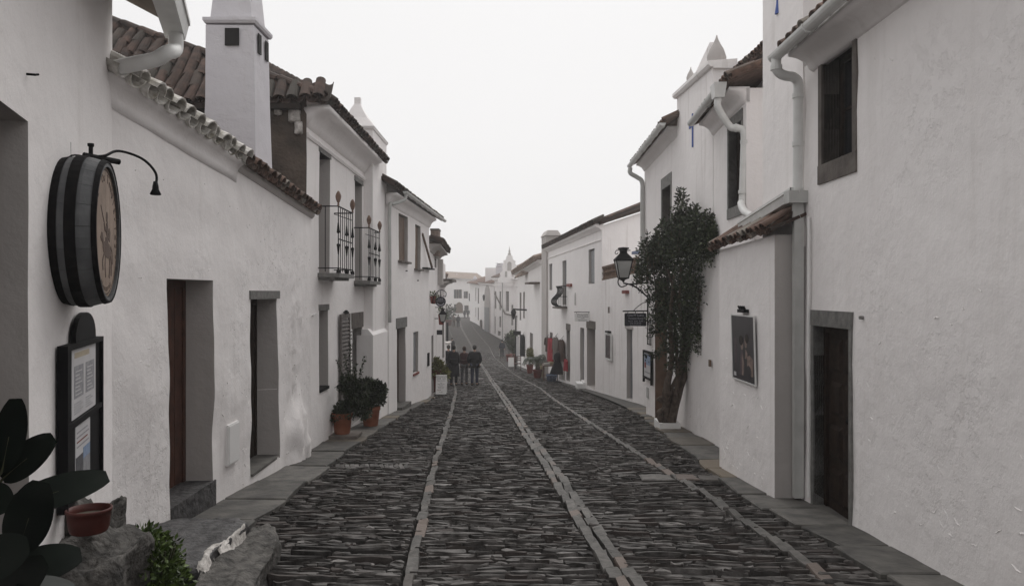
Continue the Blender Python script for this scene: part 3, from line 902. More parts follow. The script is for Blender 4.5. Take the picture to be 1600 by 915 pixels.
facade(h2, W2, 3.28, 2.86, zl(12), [d1, d2], [WWP, WWG], depth=4, amp=.035, step=.075, seed=2, extra=bulge)
dd1 = add_door(h2, W2, d1, WOODR, planks=5, label='red brown plank door in the deep first recess')
dd2 = add_door(h2, W2, d2, WOODD, planks=5, label='dark plank door in the recess under the slate lintel')
wpart(h2, 'lintel', W2, d2['s0']-.04, d2['s1']+.04, d2['z1']-.003, d2['z1']+.10, -.29, .02, STONE)
wpart(h2, 'door_step', W2, d2['s0']+.003, d2['s1']-.003, d2['z0']-.02, d2['z0']+.012, -.30, .03, SLAB)
wpart(h2, 'door_step', W2, d1['s0']+.003, d1['s1']+.05, d1['z0']-.34, d1['z0']+.006, -.29, .02, ROCKD)
# meter cover
q0, z0_ = W2.hit(353, 728); q1, z1_ = W2.hit(370, 656)
mc = wpart(h2, 'meter_cover', W2, q0, q1, z0_, z1_, -.02, .03, WHITEP)
wpart(mc, 'cover_door', W2, q0+.015, q1-.015, z0_+.015, z1_-.015, .03, .037, WHITEP)
# eave: whitewashed cove, then tiles
sC = W2.hit(368)[0]
def ze(q): return 3.36-.064*q
sweep(h2, 'cornice', W2, .1, sC, ze(.1)-.22, ze(sC)-.22, [(-.05, -.02), (.012, -.02), (.018, .06), (.03, .12), (.06, .16), (.10, .18), (.10, .215), (-.05, .215)], WW, True, 8)
sweep(h2, 'cornice', W2, sC, W2.L, ze(sC)-.10, ze(W2.L)-.10, [(-.05, 0), (.015, 0), (.05, .04), (.05, .085), (-.05, .085)], WWG, False, 4)
up2 = -W2.n3*.9+Vector((0, 0, .40))
roof(h2, W2.pt(.12, ze(.12), .15), W2.pt(sC, ze(sC), .15), up2, 3.4, TILEW, pitch=.215, rows=2, sheetm=TILED, jit=1.5, label='lime washed and mossy tile roof')
roof(h2, W2.pt(sC+.01, ze(sC), .13), W2.pt(W2.L, ze(W2.L), .13), up2, 3.4, TILE, pitch=.20, rows=2, sheetm=TILED, jit=1.2, label='brown tile roof')
# chimney on this roof
def box_chimney(parent, x0, x1, y0, y1, z0, z1, m, cap=.45, holes=True, name='chimney', flare=.05, capm=None, top=.35):
    mb = MB(); r = random.Random(int(x0*100))
    def ring(z, g, j=.012): return [Vector((x+r.uniform(-j, j), y+r.uniform(-j, j), z)) for x, y in ((x0-g, y0-g), (x1+g, y0-g), (x1+g, y1+g), (x0-g, y1+g))]
    rings = [ring(z0, .02), ring(z0+(z1-z0)*.5, .0), ring(z1-.05, -.015)]
    vs = [v for R in rings for v in R]; fs = []
    for i in range(2):
        for k in range(4): fs.append((i*4+k, i*4+(k+1) % 4, i*4+4+(k+1) % 4, i*4+4+k))
    fs += [(0, 3, 2, 1), (8, 9, 10, 11)]
    mb.add(vs, fs); ch = mb.build(name, m, parent)
    if cap:
        mb = MB()
        R = [ring(z1-.03, .004, 0), ring(z1, flare, 0), ring(z1+.035, flare, 0), ring(z1+.05, -(x1-x0)*.08, .0), ring(z1+cap*.55, -(x1-x0)*min(.2, top*.8), 0), ring(z1+cap, -(x1-x0)*top, 0)]
        vs = [v for q in R for v in q]; fs = []
        for i in range(len(R)-1):
            for k in range(4): fs.append((i*4+k, i*4+(k+1) % 4, i*4+4+(k+1) % 4, i*4+4+k))
        fs += [(3, 2, 1, 0), tuple(range(len(vs)-4, len(vs)))]
        mb.add(vs, fs).build('chimney_cap', capm or m, ch)
    if holes:
        xm = (x0+x1)/2; hw = .09; zt = z1-.11
        MB().box((xm+.03, y0-.004, zt-.09), .17, .012, .21).build('smoke_vent', DARKIN, ch)
        for q in (.3, .75): MB().box((x1+.004, y0+(y1-y0)*q, zt-.12), .012, .11, .24).build('smoke_vent', DARKIN, ch)
    return ch
Yc = 9.3
zc0, zc1 = 3.12, CAMZ+(457.5-32)/FPX*Yc
box_chimney(h2, -3.72, -3.12, Yc, Yc+.62, zc0, zc1, WWC, cap=.8, flare=.022, top=.17)

# ---- tall house with two iron balconies
h3 = empty('house', (-3.2, 15, G(15)), 'tall white house with two black iron balconies and a hipped tile roof', 'house')
W3 = Wall((-3.2, 11.95), (-3.2, 18.3), +1)
ob1 = W3.op(498.5, 515, 238, 430, 500, 500, depth=.30); ob1['z0'] = 2.03
ob2 = W3.op(554.5, 566, 286, 440, 560, 560, depth=.30); ob2['z0'] = 1.95
og1 = W3.op(498.5, 513, 485, 610, 500, 500, depth=.26)
og2 = W3.op(550, 566, 512, 660, 558, 558, depth=.25); og2['z0'] = G(15.8)+.12
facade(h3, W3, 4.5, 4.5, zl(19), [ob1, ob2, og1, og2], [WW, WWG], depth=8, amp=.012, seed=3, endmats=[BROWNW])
for o_ in (ob1, ob2):
    add_door(h3, W3, o_, WOODG, panels=4)
    wpart(h3, 'lintel', W3, o_['s0']-.05, o_['s1']+.05, o_['z1'], o_['z1']+.10, -.25, .02, STONE)
add_window(h3, W3, og1, WOODG, GLASSD, 2, 2)
wpart(h3, 'lintel', W3, og1['s0']-.03, og1['s1']+.03, og1['z1'], og1['z1']+.10, -.2, .012, STONE)
wpart(h3, 'sill', W3, og1['s0']+.003, og1['s1']-.003, og1['z0']-.03, og1['z0']+.02, -.25, .02, BLACKP)
add_door(h3, W3, og2, WOODD, panels=3)
wpart(h3, 'lintel', W3, og2['s0']-.06, og2['s1']+.06, og2['z1'], og2['z1']+.32, -.2, .016, STONEB)
sweep(h3, 'cornice', W3, -.02, W3.L-1.5, 4.28, 4.28, cove(.36, .34), WW, True, 4)
sweep(h3, 'cornice', W3, .0, W3.L-1.5, 4.12, 4.12, [(-.05, 0), (.03, 0), (.05, .04), (.03, .08), (-.05, .08)], WW, False, 2)
# bare earth-brown end wall above the low roof
gm = MB()
for i in range(16):
    for j in range(10):
        def gp(a, b2):
            x = -3.19-5.2*a/16; z = 2.3+2.50*b2/10
            return Vector((x, 11.93-.03*(mnoise.noise(Vector((x*2, z*2, 1)))+mnoise.noise(Vector((x*6, z*6, 1)))*.6)-.01, z))
        gm.quad(gp(i, j), gp(i+1, j), gp(i+1, j+1), gp(i, j+1))
gm.build('end_wall', BROWNW, h3)
for k, (x, z, a, b2) in enumerate([(-3.36, 4.46, .10, .16), (-3.62, 4.50, .06, .07), (-3.30, 4.25, .07, .13), (-3.95, 4.52, .07, .06)]):
    rock('plaster_patch', MORTAR, (x, 11.88, z), (a, .05, b2), 40+k, parent=h3, sub=2)
# hipped roof: the street slope and the slope that faces up the street
EZ = 4.66
ca = Vector((-2.80, 11.72, EZ)); cb = Vector((-2.80, 17.3, EZ-.03))
roof(h3, ca+Vector((0, .25, 0)), cb, Vector((-.80, 0, .58)), 3.2, TILED, pitch=.19, rows=1, sheetm=TILED, jit=1.2, runs=lambda t: .35+3*min(1, t*1.6))
hipE0 = Vector((-8.2, 11.72, EZ-.12)); hipE1 = Vector((-2.86, 11.72, EZ-.02))
roof(h3, hipE0, hipE1, Vector((0, 1.8, 1.86)), 2.6, TILED, pitch=.2, rows=7, sheetm=TILED, jit=1.6, name='roof', label='steep brown tile slope facing up the street', runs=lambda t: .12+3.19*(1-t))
MB().box((-5.75, 11.80, EZ-.10), 5.0, .16, .08).build('eave_board', WOODD, h3)
MB().tube([Vector((-2.90, 11.82, EZ+.02)), Vector((-8.0, 13.96, EZ+2.19))], .085, 8).build('ridge_mortar', TILED, h3)
# ridge tiles up the hip
for k in range(14):
    t = k/13; p = Vector((-2.90, 11.80, EZ+.05)).lerp(Vector((-8.0, 13.94, EZ+2.22)), t)
    o = bpy.data.objects.new('ridge_tile', tile_pair(TILED, .24)[0]); COL.objects.link(o); o.parent = h3
    dr = Vector((-5.10, 2.14, 2.17)).normalized(); xx = dr.cross(Vector((0, 0, 1))).normalized()
    o.matrix_basis = Matrix.Translation(p-ORG[h3]) @ Matrix((xx, dr, xx.cross(dr))).transposed().to_4x4() @ Matrix.Rotation(.07, 4, 'X')
# white stack on the front with a pyramid cap, on a thicker base
tw = MB()
wbox(tw, W3, 16.6-11.95, 18.42-11.95, .6, 5.28, -.5, .19)
tower = tw.build('chimney', WW, h3)
mb = MB()
def r4(x0, x1, y0, y1, z): return [Vector((x0, y0, z)), Vector((x1, y0, z)), Vector((x1, y1, z)), Vector((x0, y1, z))]
R = [r4(-3.72, -2.99, 16.58, 18.44, 5.24), r4(-3.74, -2.97, 16.56, 18.46, 5.30), r4(-3.63, -3.16, 16.72, 18.0, 5.52), r4(-3.52, -3.30, 16.84, 17.1, 5.76), r4(-3.47, -3.34, 16.9, 17.02, 5.86), r4(-3.47, -3.34, 16.9, 17.02, 6.0)]
vs = [v for q in R for v in q]; fs = []
for i in range(len(R)-1):
    for k in range(4): fs.append((i*4+k, i*4+(k+1) % 4, i*4+4+(k+1) % 4, i*4+4+k))
fs += [(3, 2, 1, 0), tuple(range(len(vs)-4, len(vs)))]
mb.add(vs, fs).build('chimney_cap', WW, tower)
MB().lathe([(.05, 0), (.075, .06), (.05, .12), (.02, .22), (.005, .28)], (-3.4, 18.1, 5.42), 8).build('chimney_finial', BROWNP, tower)
mb = MB()
wbox(mb, W3, 16.3-11.95, 18.2-11.95, zl(18), .80, -.1, .25)
p = [W3.pt(16.3-11.95, .80, 0), W3.pt(18.2-11.95, .80, 0), W3.pt(18.2-11.95, .80, .25), W3.pt(16.3-11.95, .80, .25)]
q = [W3.pt(16.32-11.95, .93, 0), W3.pt(18.2-11.95, .93, 0), W3.pt(18.2-11.95, .93, .14), W3.pt(16.32-11.95, .93, .14)]
mb.hexa(p+q)
mb.build('chimney_base', WW, h3)

def balcony(parent, W, s0, s1, proj, zs, zr, nb=7):
    b = empty('balcony', W.pt((s0+s1)/2, zs, proj/2), parent=parent)
    # slab with stepped underside
    mb = MB(); wbox(mb, W, s0-.02, s1+.02, zs-.07, zs, -.02, proj+.02); wbox(mb, W, s0+.03, s1-.03, zs-.115, zs-.068, -.02, proj-.06)
    mb.build('slab', STONE, b)
    c = {'a0': W.pt(s0, 0, .0), 'a1': W.pt(s0, 0, proj), 'b1': W.pt(s1, 0, proj), 'b0': W.pt(s1, 0, 0)}
    def at_(k, z): return Vector((c[k].x, c[k].y, z))
    for z, r in ((zr, .012), (zs+.08, .010)):
        MB().tube([at_('a0', z), at_('a1', z), at_('b1', z), at_('b0', z)], r, 6).build('rail', IRON, b)
    MB().tube([at_('a1', zs+.56), at_('b1', zs+.56)], .010, 6).build('rail', IRON, b)
    MB().tube([W.pt(s0, zr-.13, proj-.07), W.pt(s1, zr-.13, proj)], .006, 6).build('rail', IRON, b)
    def bal(p, fat):
        m_ = MB(); m_.tube([Vector((p.x, p.y, zs+.02)), Vector((p.x, p.y, zr))], .009 if fat else .007, 6)
        if fat:
            for zc, sg in ((zs+.74, 1), (zs+.40, -1)):
                m_.lathe([(.009, -.09*sg), (.030, -.07*sg), (.022, -.02*sg), (.011, .09*sg)] if sg > 0 else [(.011, -.09), (.022, .02), (.030, .07), (.009, .09)], (p.x, p.y, zc), 8)
            m_.lathe([(.035, 0), (.03, .05), (.012, .07)], (p.x, p.y, zs), 8)
        m_.build('baluster', IRON, b)
    for k in range(nb):
        t = k/(nb-1); bal(W.pt(s0+(s1-s0)*t, 0, proj), k in (0, nb//2, nb-1))
    bal(W.pt(s0, 0, .12), False); bal(W.pt(s1, 0, .12), False)
    for q in (s0, s1):
        MB().lathe([(.012, 0), (.02, .03), (.012, .05), (.03, .08), (.045, .13), (.048, .17), (.035, .21), (.012, .25)], W.pt(q, zr, proj), 10).build('finial', RUSTY, b, smooth=True)
    return b
balcony(h3, W3, 12.67-11.95, 13.80-11.95, .335, 2.03, 3.13, 8)
balcony(h3, W3, 15.55-11.95, 16.80-11.95, .305, 1.95, 3.02, 8)
# thin cable along the wall at the ground floor
qa, za = W3.hit(496, 492)
MB().tube([W2.pt(W2.L-.05, za+.02, .06), W3.pt(.15, za, .02), W3.pt(.55, za+.03, .015)], .012, 6).build('cable', WHITEP, h3)

# ---- fourth house: two upper windows, gutter, lintelled door
h4 = empty('house', (-2.75, 21, G(21)), 'white house beyond the balconies with a white gutter and two upper windows', 'house')
W4 = Wall((-2.94, 18.32), (-2.58, 23.9), +1)
w1 = W4.op(623, 637, 336, 408, 630, 630, depth=.16); w2 = W4.op(648.5, 657, 352, 420, depth=.14)
dr4 = W4.op(620, 634, 512, 632, 626, 626, depth=.22); w3_ = W4.op(645.5, 653.5, 518, 582, depth=.13)
dr4['z0'] = G(20)+.16
facade(h4, W4, 4.0, 3.93, zl(25), [w1, w2, dr4, w3_], [WW, WWG], depth=6, amp=.014, seed=4)
for o_ in (w1, w2):
    add_window(h4, W4, o_, WOODB, GLASSD, 2, 3)
    wpart(h4, 'sill', W4, o_['s0']-.12, o_['s1']+.05, o_['z0']-.05, o_['z0']-.002, -.1, .10, STONEB)
    wpart(h4, 'shutter', W4, o_['s0']+.03, o_['s1']-.03, o_['z0']+.03, o_['z1']-.03, -.11, -.085, WOODB)
add_door(h4, W4, dr4, WOODR, planks=4)
wpart(h4, 'lintel', W4, dr4['s0']-.10, dr4['s1']+.12, dr4['z1'], dr4['z1']+.26, -.2, .015, STONE)
wpart(h4, 'door_step', W4, dr4['s0']+.003, dr4['s1']+.05, dr4['z0']-.25, dr4['z0']+.004, -.2, .14, SLAB)
add_window(h4, W4, w3_, WOODR, GLASSD, 1, 1)
wpart(h4, 'shutter', W4, w3_['s0']+.03, w3_['s1']-.03, w3_['z0']+.04, w3_['z1']-.03, -.10, -.07, WOODG)
wpart(h4, 'sill', W4, w3_['s0']-.03, w3_['s1']+.03, w3_['z0']-.06, w3_['z0']-.002, -.11, .03, OXIDE)
EZ4 = 4.16
sweep(h4, 'cornice', W4, -.1, W4.L+.05, 3.80, 3.73, cove(.22, .28), WW, True, 4)
e40, e41 = W4.pt(-.55, EZ4+.02, .28), W4.pt(W4.L+.9, EZ4-.11, .28)
roof(h4, e40, e41, -W4.n3*.9+Vector((0, 0, .42)), 3.2, TILED, pitch=.2, rows=2, jit=1.2)
gutter(h4, W4.pt(.2, EZ4-.01, .35), W4.pt(W4.L+.95, EZ4-.12, .35), W4.n3, .06, PIPE)
pipe(h4, [W4.pt(.3, EZ4-.02, .35), W4.pt(.28, EZ4-.2, .33), W4.pt(.0, EZ4-.34, .12), W4.pt(-.12, EZ4-.45, .05), W4.pt(-.12, 2.5, .05), W4.pt(-.12, 1.0, .05)], .04, PIPEG, 4)
# a wooden prop that leans on a small shelf by the second window
qa, za = W4.hit(659, 365); qb, zb_ = W4.hit(668, 418)
MB().tube([W4.pt(qa, za, .02), W4.pt(qb, zb_, .14)], .035, 6).build('wooden_prop', WOODB, h4)
wpart(h4, 'shelf', W4, qb-.9, qb+.4, zb_-.06, zb_-.02, -.02, .16, BLACKP)
for px, py in ((652, 420), (634, 405)):
    q, z = W4.hit(px, py+18); MB().tube([W4.pt(q, z, -.01), W4.pt(q, z, .05)], .015, 6).build('bolt_head', IRON, h4)

# ---- fifth house, seen edge on: stacked cornices and a brick chimney
h5 = empty('house', (-2.7, 27.5, G(27.5)), 'narrow view of a weathered house with a brick chimney and stepped cornices', 'house')
W5 = Wall((-2.66, 24.4), (-2.86, 33), +1)
ops5 = [W5.op(679, 682, 392, 418, depth=.15), W5.op(686, 689.5, 398, 432, depth=.15), dict(s0=1.2, s1=2.1, z0=G(26), z1=G(26)+2, d=.2, rm=1), W5.op(691, 694, 500, 560, depth=.15)]
facade(h5, W5, 3.15, 2.9, zl(36), ops5, [WWS, WWG], depth=6, seed=5)
for o_ in ops5: add_window(h5, W5, o_, WOODB, GLASSD, 2, 2)
sweep(h5, 'cornice', W5, .6, 4.6, 3.05, 2.93, cove(.34, .25), WWG, False, 2)
roof(h5, W5.pt(.4, 3.36, .42), W5.pt(4.8, 3.26, .42), -W5.n3*.9+Vector((0, 0, .3)), 2, TILED, tiles=True, pitch=.24)
mb = MB(); wbox(mb, W5, 4.0, 4.5, 2.0, 2.95, -.05, .18); mb.build('pilaster', WWG, h5)
mb = MB(); wbox(mb, W5, 4.9, 8.0, 2.15, 2.24, -.05, .5); mb.build('canopy', STONEB, h5)
sweep(h5, 'cornice', W5, 4.9, 8.0, 1.93, 1.93, cove(.34, .22), WWG, False, 1)
chx, chy = -2.66, 26.4
bc = MB().box((chx, chy+.3, 3.42), .28, .66, .86).build('chimney', BRICK, h5)
MB().box((chx, chy+.3, 3.88), .31, .70, .06).build('chimney_cap', STONEB, bc)
# ---- low parapet, post
h6 = empty('wall', (-4.2, 49, G(49)), 'low white parapet wall on the left beyond the group of walkers', 'wall')
W6l = Wall((-4.5, 47.6), (-3.95, 47.8), -1)
W6l = Wall((-5.4, 47.9), (-3.98, 47.8), +1)
mb = MB().box((-4.4, 48.6, G(48.6)+.75), .95, 1.6, 1.9); mb.build('wall', WW, h6)
MB().box((-4.4, 48.6, G(48.6)+1.74), 1.05, 1.7, .08).build('coping', WWG, h6)
post = MB().tube([(-4.15, 49.3, G(49)+1.6), (-4.15, 49.3, G(49)+3.0)], .07, 8).build('post', BLACKP, h6)
# ---- far left row in the mist
h7 = empty('house', (-6.2, 70, G(70)), 'far white house on the left whose plain gable shows above the flower pots', 'house')
W7 = Wall((-5.5, 62), (-8.9, 100), +1)
ops7 = [dict(s0=4+k*6, s1=5.1+k*6, z0=G(66)+4.3, z1=G(66)+6.0, d=.2, rm=1) for k in range(5)]+[dict(s0=6+k*8, s1=7.2+k*8, z0=G(70)+.3, z1=G(70)+2.4, d=.2, rm=1) for k in range(4)]
facade(h7, W7, 3.0, 3.2, LOWZ, ops7, [WW, WWG], depth=7, seed=6, step=1.5)
for o_ in ops7: add_window(h7, W7, o_, WOODB, GLASSD, 2, 2)
roof(h7, W7.pt(-.2, 3.15, .35), W7.pt(W7.L, 3.35, .35), -W7.n3*.9+Vector((0, 0, .4)), 4, TILE, tiles=False, pitch=.4)

# ---- house that closes the street
hE = empty('house', (-10, 150, G(150)), 'pale house closing the far end of the street in the mist', 'house')
WE = Wall((-5.6, 150), (-14.5, 146), +1)
if WE.n.y > 0: WE.n = -WE.n; WE.n3 = -WE.n3
opsE = []
for px, t, b2, wd in ((713, 452, 466, 1.0), (718, 452, 466, 1.0), (728, 455, 466, .9), (736, 458, 470, .9), (713, 475, 487, .9), (729, 477, 488, .9)):
    q, zt = WE.hit(px, t); _, zb2 = WE.hit(px, b2)
    opsE.append(dict(s0=max(.3, q-wd/2), s1=q+wd/2, z0=zb2, z1=zt, d=.3, rm=1))
facade(hE, WE, 4.2, 4.6, LOWZ, opsE, [WW, WWG], depth=9, seed=7, step=2)
for o_ in opsE: add_window(hE, WE, o_, WOODB, GLASSD, 2, 2)
q, zt = WE.hit(717.5, 473); _, zb2 = WE.hit(717.5, 489)
dE = MB(); k = 10; arch = [WE.pt(q-.75, zb2, .012), WE.pt(q+.75, zb2, .012)]+[WE.pt(q+.75*math.cos(PI*i/k), zt-.8+.95*math.sin(PI*i/k), .012) for i in range(k+1)]
dE.prism(arch, WE.n3*.05); dE.build('door', WOODB, hE)
roof(hE, WE.pt(-.4, 4.25, .5), WE.pt(WE.L+.4, 4.65, .5), Vector((0, .9, .22)), 5, TILEO, tiles=False, pitch=.5)
chE = WE.pt(WE.hit(717.5)[0], 4, -2.2)
box_chimney(hE, chE.x-.75, chE.x+.75, chE.y, chE.y+1.2, 3.0, 4.7, WWC, cap=.75, holes=False, top=.3)

# ================================================================== RIGHT HOUSES
# ---- nearest right house
r1 = empty('house', (3.3, 6, G(6)), 'nearest white house on the right with a stone framed window over a dark door', 'house')
V1 = Wall((3.10, -1.5), (3.14, 9.6), -1)
wn1 = V1.op(1285, 1333, 30, 262, 1333, 1285, depth=.18); wn1['z1'] = CAMZ+2.36; wn1['z0'] = CAMZ+1.29
q1, z1_ = V1.hit(1272, 508); q0 = V1.hit(1328)[0]
dn1 = dict(s0=min(q0, q1), s1=max(q0, q1), z0=G(7.6)+.05, z1=z1_, d=.13, rm=1)
dn1['z0'] = V1.hit(1272, 788)[1]
wn1['rm'] = dn1['rm'] = 2
facade(r1, V1, 4.12, 4.12, zl(9), [wn1, dn1], [WWR, STONEB, WOODD], depth=5, amp=.03, step=.3, seed=11)
stone_frame(r1, V1, wn1, wl=.085, lint=.20, sill=.19, m=STONEB, proud=.012, back=.17)
stone_frame(r1, V1, dn1, wl=.055, lint=.16, sill=0, m=STONE, proud=.015, back=.12)
add_window(r1, V1, wn1, WOODD, GLASSD, 2, 2)
add_door(r1, V1, dn1, WOODD, panels=4, knob=True)
wpart(r1, 'door_step', V1, dn1['s0']-.05, dn1['s1']+.05, dn1['z0']-.22, dn1['z0']+.004, -.12, .03, SLAB)
# taller white block that rises past the end of its eave
mb = MB(); wbox(mb, V1, 8.24+1.5, 9.58+1.5, 2.2, 6.2, -3.5, .012); mb.build('wall', WW, r1)
mb = MB(); wbox(mb, V1, 9.02+1.5, 9.05+1.5, 4.98, 6.0, .0, .025); mb.tube([V1.pt(9.035+1.5, 4.98, .013), V1.pt(9.035+1.5, 5.12, .013)], [.035, .015], 8); mb.build('blue_mark', BLUE, r1)
# eave, gutter, downpipes
EZ1 = CAMZ+2.50
roof(r1, V1.pt(.5, EZ1+.03, .30), V1.pt(8.1+1.5, EZ1+.03, .30), -V1.n3*.9+Vector((0, 0, .42)), 3.6, TILE, pitch=.2, rows=2, jit=1.2)
gutter(r1, V1.pt(.5, EZ1+.02, .36), V1.pt(8.14+1.5, EZ1+.0, .36), V1.n3, .068, PIPE)
sweep(r1, 'cornice', V1, .5, 8.0+1.5, EZ1-.20, EZ1-.20, cove(.26, .20), WW, True, 3)
g0 = V1.pt(8.06+1.5, EZ1-.04, .36)
pipe(r1, [g0, g0-Vector((0, 0, .10)), P(1219, 115, 8.08), P(1229, 119, 8.10), P(1240, 121, 8.14), P(1247, 131, 8.17), P(1247, 165, 8.17), P(1247, 240, 8.17), P(1246, 303, 8.17)], .052, PIPE, 6,
     collars=[(P(1247, 150, 8.17), (0, 0, 1)), (P(1247, 225, 8.17), (0, 0, 1)), (g0-Vector((0, 0, .1)), (0, 0, 1))])
MB().tube([P(1257, 130, 8.3), P(1257, 305, 8.3)], .010, 6).build('cable', WHITEP, r1)
MB().tube([V1.pt(8.06+1.5, G(8.1)+.1, .02), V1.pt(8.06+1.5, 2.5, .02)], .016, 8).build('cable_duct', WHITEP, r1)
q, z = V1.hit(1348, 496)
MB().tube([V1.pt(q, z, -.01), V1.pt(q, z, .03)], .016, 8).build('bolt_head', STONE, r1)

# ---- low wing with its own tile eave
r2 = empty('house', (2.95, 9.3, G(9.3)), 'low white wing with a tile eave and framed portrait on its street wall', 'house')
V2 = Wall((2.845, 8.32), (2.815, 10.42), -1)
facade(r2, V2, 2.33, 2.28, zl(11), [], [WWR, WWG], depth=.55, amp=.02, seed=12, step=.25, endmats=[WWG])
c0 = V2.pt(-.03, 2.37, .10); c1 = V2.pt(V2.L+.1, 2.30, .10)
roof(r2, c0, c1, -V2.n3*.9+Vector((0, 0, .50)), .55, TILE, pitch=.165, rows=1, jit=1.3)
# verge tiles that climb from the corner to the wall behind
rv = roof(r2, V2.pt(-.05, 2.40, .07), V2.pt(-.05, 2.40, .07)+Vector((.42, 0, .20)), Vector((0, 1, .05)), .5, TILED, pitch=.14, rows=1, tiles=False)
for k in range(3):
    MB().box((2.83+.16*k, 8.25, 2.41+.07*k), .17, .14, .035, (Vector((.91, 0, .41)), Vector((0, 1, 0)), Vector((-.41, 0, .91)))).build('verge_tile', TILED, r2)
h_parent = r2
ga, gb = Vector((3.02, 10.05, 2.46)), Vector((3.06, 8.12, 2.745))
gg = boxg(Vector((2.99, 9.95, 2.50)), Vector((3.03, 8.16, 2.70)), Vector((-1, 0, 0)), .13, .12, PIPE)
MB().box((3.06, 8.20, 2.72), .26, .16, .13).build('gutter_outlet', PIPEG, gg)
dp = MB().box((3.06, 8.22, (2.66+G(8.2))/2+.03), .10, .075, 2.66-G(8.2)-.06).build('downpipe', PIPEG, r2)

# ---- two-part white house: window under a gutter, and a flat-topped block with a blue cross
r3 = empty('house', (3.5, 13, G(13)), 'white house with a blue cross on its parapet block and a pipe past its window', 'house')
V3 = Wall((3.30, 10.42), (3.50, 17.35), -1)
V3u = Wall((3.34, 10.95), (3.41, 13.0), -1)
q_, zb3 = V3u.hit(1150, 333)
wn3 = V3u.op(1139, 1159, 195, 322, 1150, 1150, depth=.13)
facade(r3, V3, 2.5, 2.5, zl(17), [], [WWR, WWG], depth=2.2, amp=.03, seed=13, step=.3)
facade(r3, V3u, 4.62, 4.52, 2.3, [wn3], [WW, WOODD], depth=2.2, seed=14)
stone_frame(r3, V3u, wn3, wl=.07, lint=.16, sill=.16, m=STONE, proud=.012, back=.12)
add_window(r3, V3u, wn3, WOODD, GLASSD, 1, 2)
EZ3 = 4.66
q, z_ = V3u.hit(1163, 150)
roof(r3, V3u.pt(-.25, EZ3+.06, .30), V3u.pt(V3u.L+.1, EZ3-.06, .30), -V3u.n3*.9+Vector((0, 0, .30)), 2.2, TILE, pitch=.185, rows=2, jit=1.1)
gutter(r3, V3u.pt(.0, EZ3+.02, .36), V3u.pt(V3u.L+.1, EZ3-.06, .36), V3u.n3, .065, PIPE)
sweep(r3, 'cornice', V3u, 0, V3u.L, EZ3-.24, EZ3-.30, cove(.24, .22), WW, True, 2)
MB().hexa([V3u.pt(.02, EZ3-.16, .30), V3u.pt(.2, EZ3-.16, .30), V3u.pt(.2, EZ3-.16, .44), V3u.pt(.02, EZ3-.16, .44), V3u.pt(-.04, EZ3+.04, .28), V3u.pt(.24, EZ3+.04, .28), V3u.pt(.24, EZ3+.04, .46), V3u.pt(-.04, EZ3+.04, .46)]).build('gutter_outlet', PIPE, r3)
pa = V3u.pt(.11, EZ3-.15, .37)
pipe(r3, [pa, pa-Vector((0, 0, .14)), P(1140, 197, 11.08), P(1150, 200, 11.05), P(1160, 203, 11.02), P(1163, 214, 11.0), P(1162, 250, 11.0), P(1160, 312, 11.0), P(1158, 318, 10.9), P(1163, 330, 10.6), P(1176, 338, 10.1), P(1186, 343, 9.9)], .052, PIPE, 5,
     collars=[(P(1163, 222, 11.0), (0, 0, 1)), (P(1160, 300, 11.0), (0, 0, 1)), (P(1150, 200, 11.05), (1, 0, -.3))])
# roof above, behind (higher tile line with its row of tile ends)
e30 = P(1139, 122, 13.3); e31 = P(1192, 72, 11.3)
MB().hexa([Vector((e31.x, e31.y, 4.5)), Vector((e30.x, e30.y, 4.5)), Vector((e30.x+2, e30.y, 4.5)), Vector((e31.x+2, e31.y, 4.5)), e31+Vector((.12, 0, -.1)), e30+Vector((.12, 0, -.1)), e30+Vector((2, 0, -.1)), e31+Vector((2, 0, -.1))]).build('wall', WW, r3)
roof(r3, e31+Vector((.05, 0, 0)), e30, Vector((.85, .1, .42)), 2, TILE, pitch=.17, rows=2, jit=1.1)
# parapet block
V3b = Wall((3.405, 13.02), (3.46, 16.1), -1)
zt_ = V3b.hit(1118, 100)[1]; zt2 = V3b.hit(1057, 155)[1]
facade(r3, V3b, zt_, zt2, 2.3, [], [WWS, WWG], depth=1.4, seed=15, endmats=[WWS])
sweep(r3, 'coping', V3b, -.05, V3b.L+.05, zt_, zt2, [(-.4, 0), (.05, 0), (.09, .04), (.09, .10), (-.4, .13)], WWS)
MB().box((3.95, 13.02, zt_+.02), 1.1, .12, .10).build('coping', WWS, r3)
def spire(parent, p, h, r): return MB().lathe([(r*.9, 0), (r, h*.25), (r*.75, h*.5), (r*.36, h*.72), (r*.12, h*.9), (.01, h)], p, 8).build('pinnacle', WWG, parent, smooth=True)
spire(r3, V3b.pt(.22, zt_+.11, -.12), .50, .17); spire(r3, V3b.pt(2.3, zt2+.14, -.12), .28, .09)
mb = MB(); mb.prism([V3b.pt(.15, zt_+.1, -.2), V3b.pt(.3, zt_+.52, -.2), V3b.pt(1.6, (zt_+zt2)/2+.16, -.2), V3b.pt(1.75, (zt_+zt2)/2+.08, -.2)], V3b.n3*.18); mb.build('parapet_scroll', WWS, r3)
cr = MB(); qc, zc_ = V3b.hit(1083, 205)
wbox(cr, V3b, qc-.028, qc+.028, zc_-.30, zc_+.33, -.01, .022); wbox(cr, V3b, qc-.29, qc+.29, zc_+.10, zc_+.17, -.01, .02); cr.build('cross', BLUE, r3)

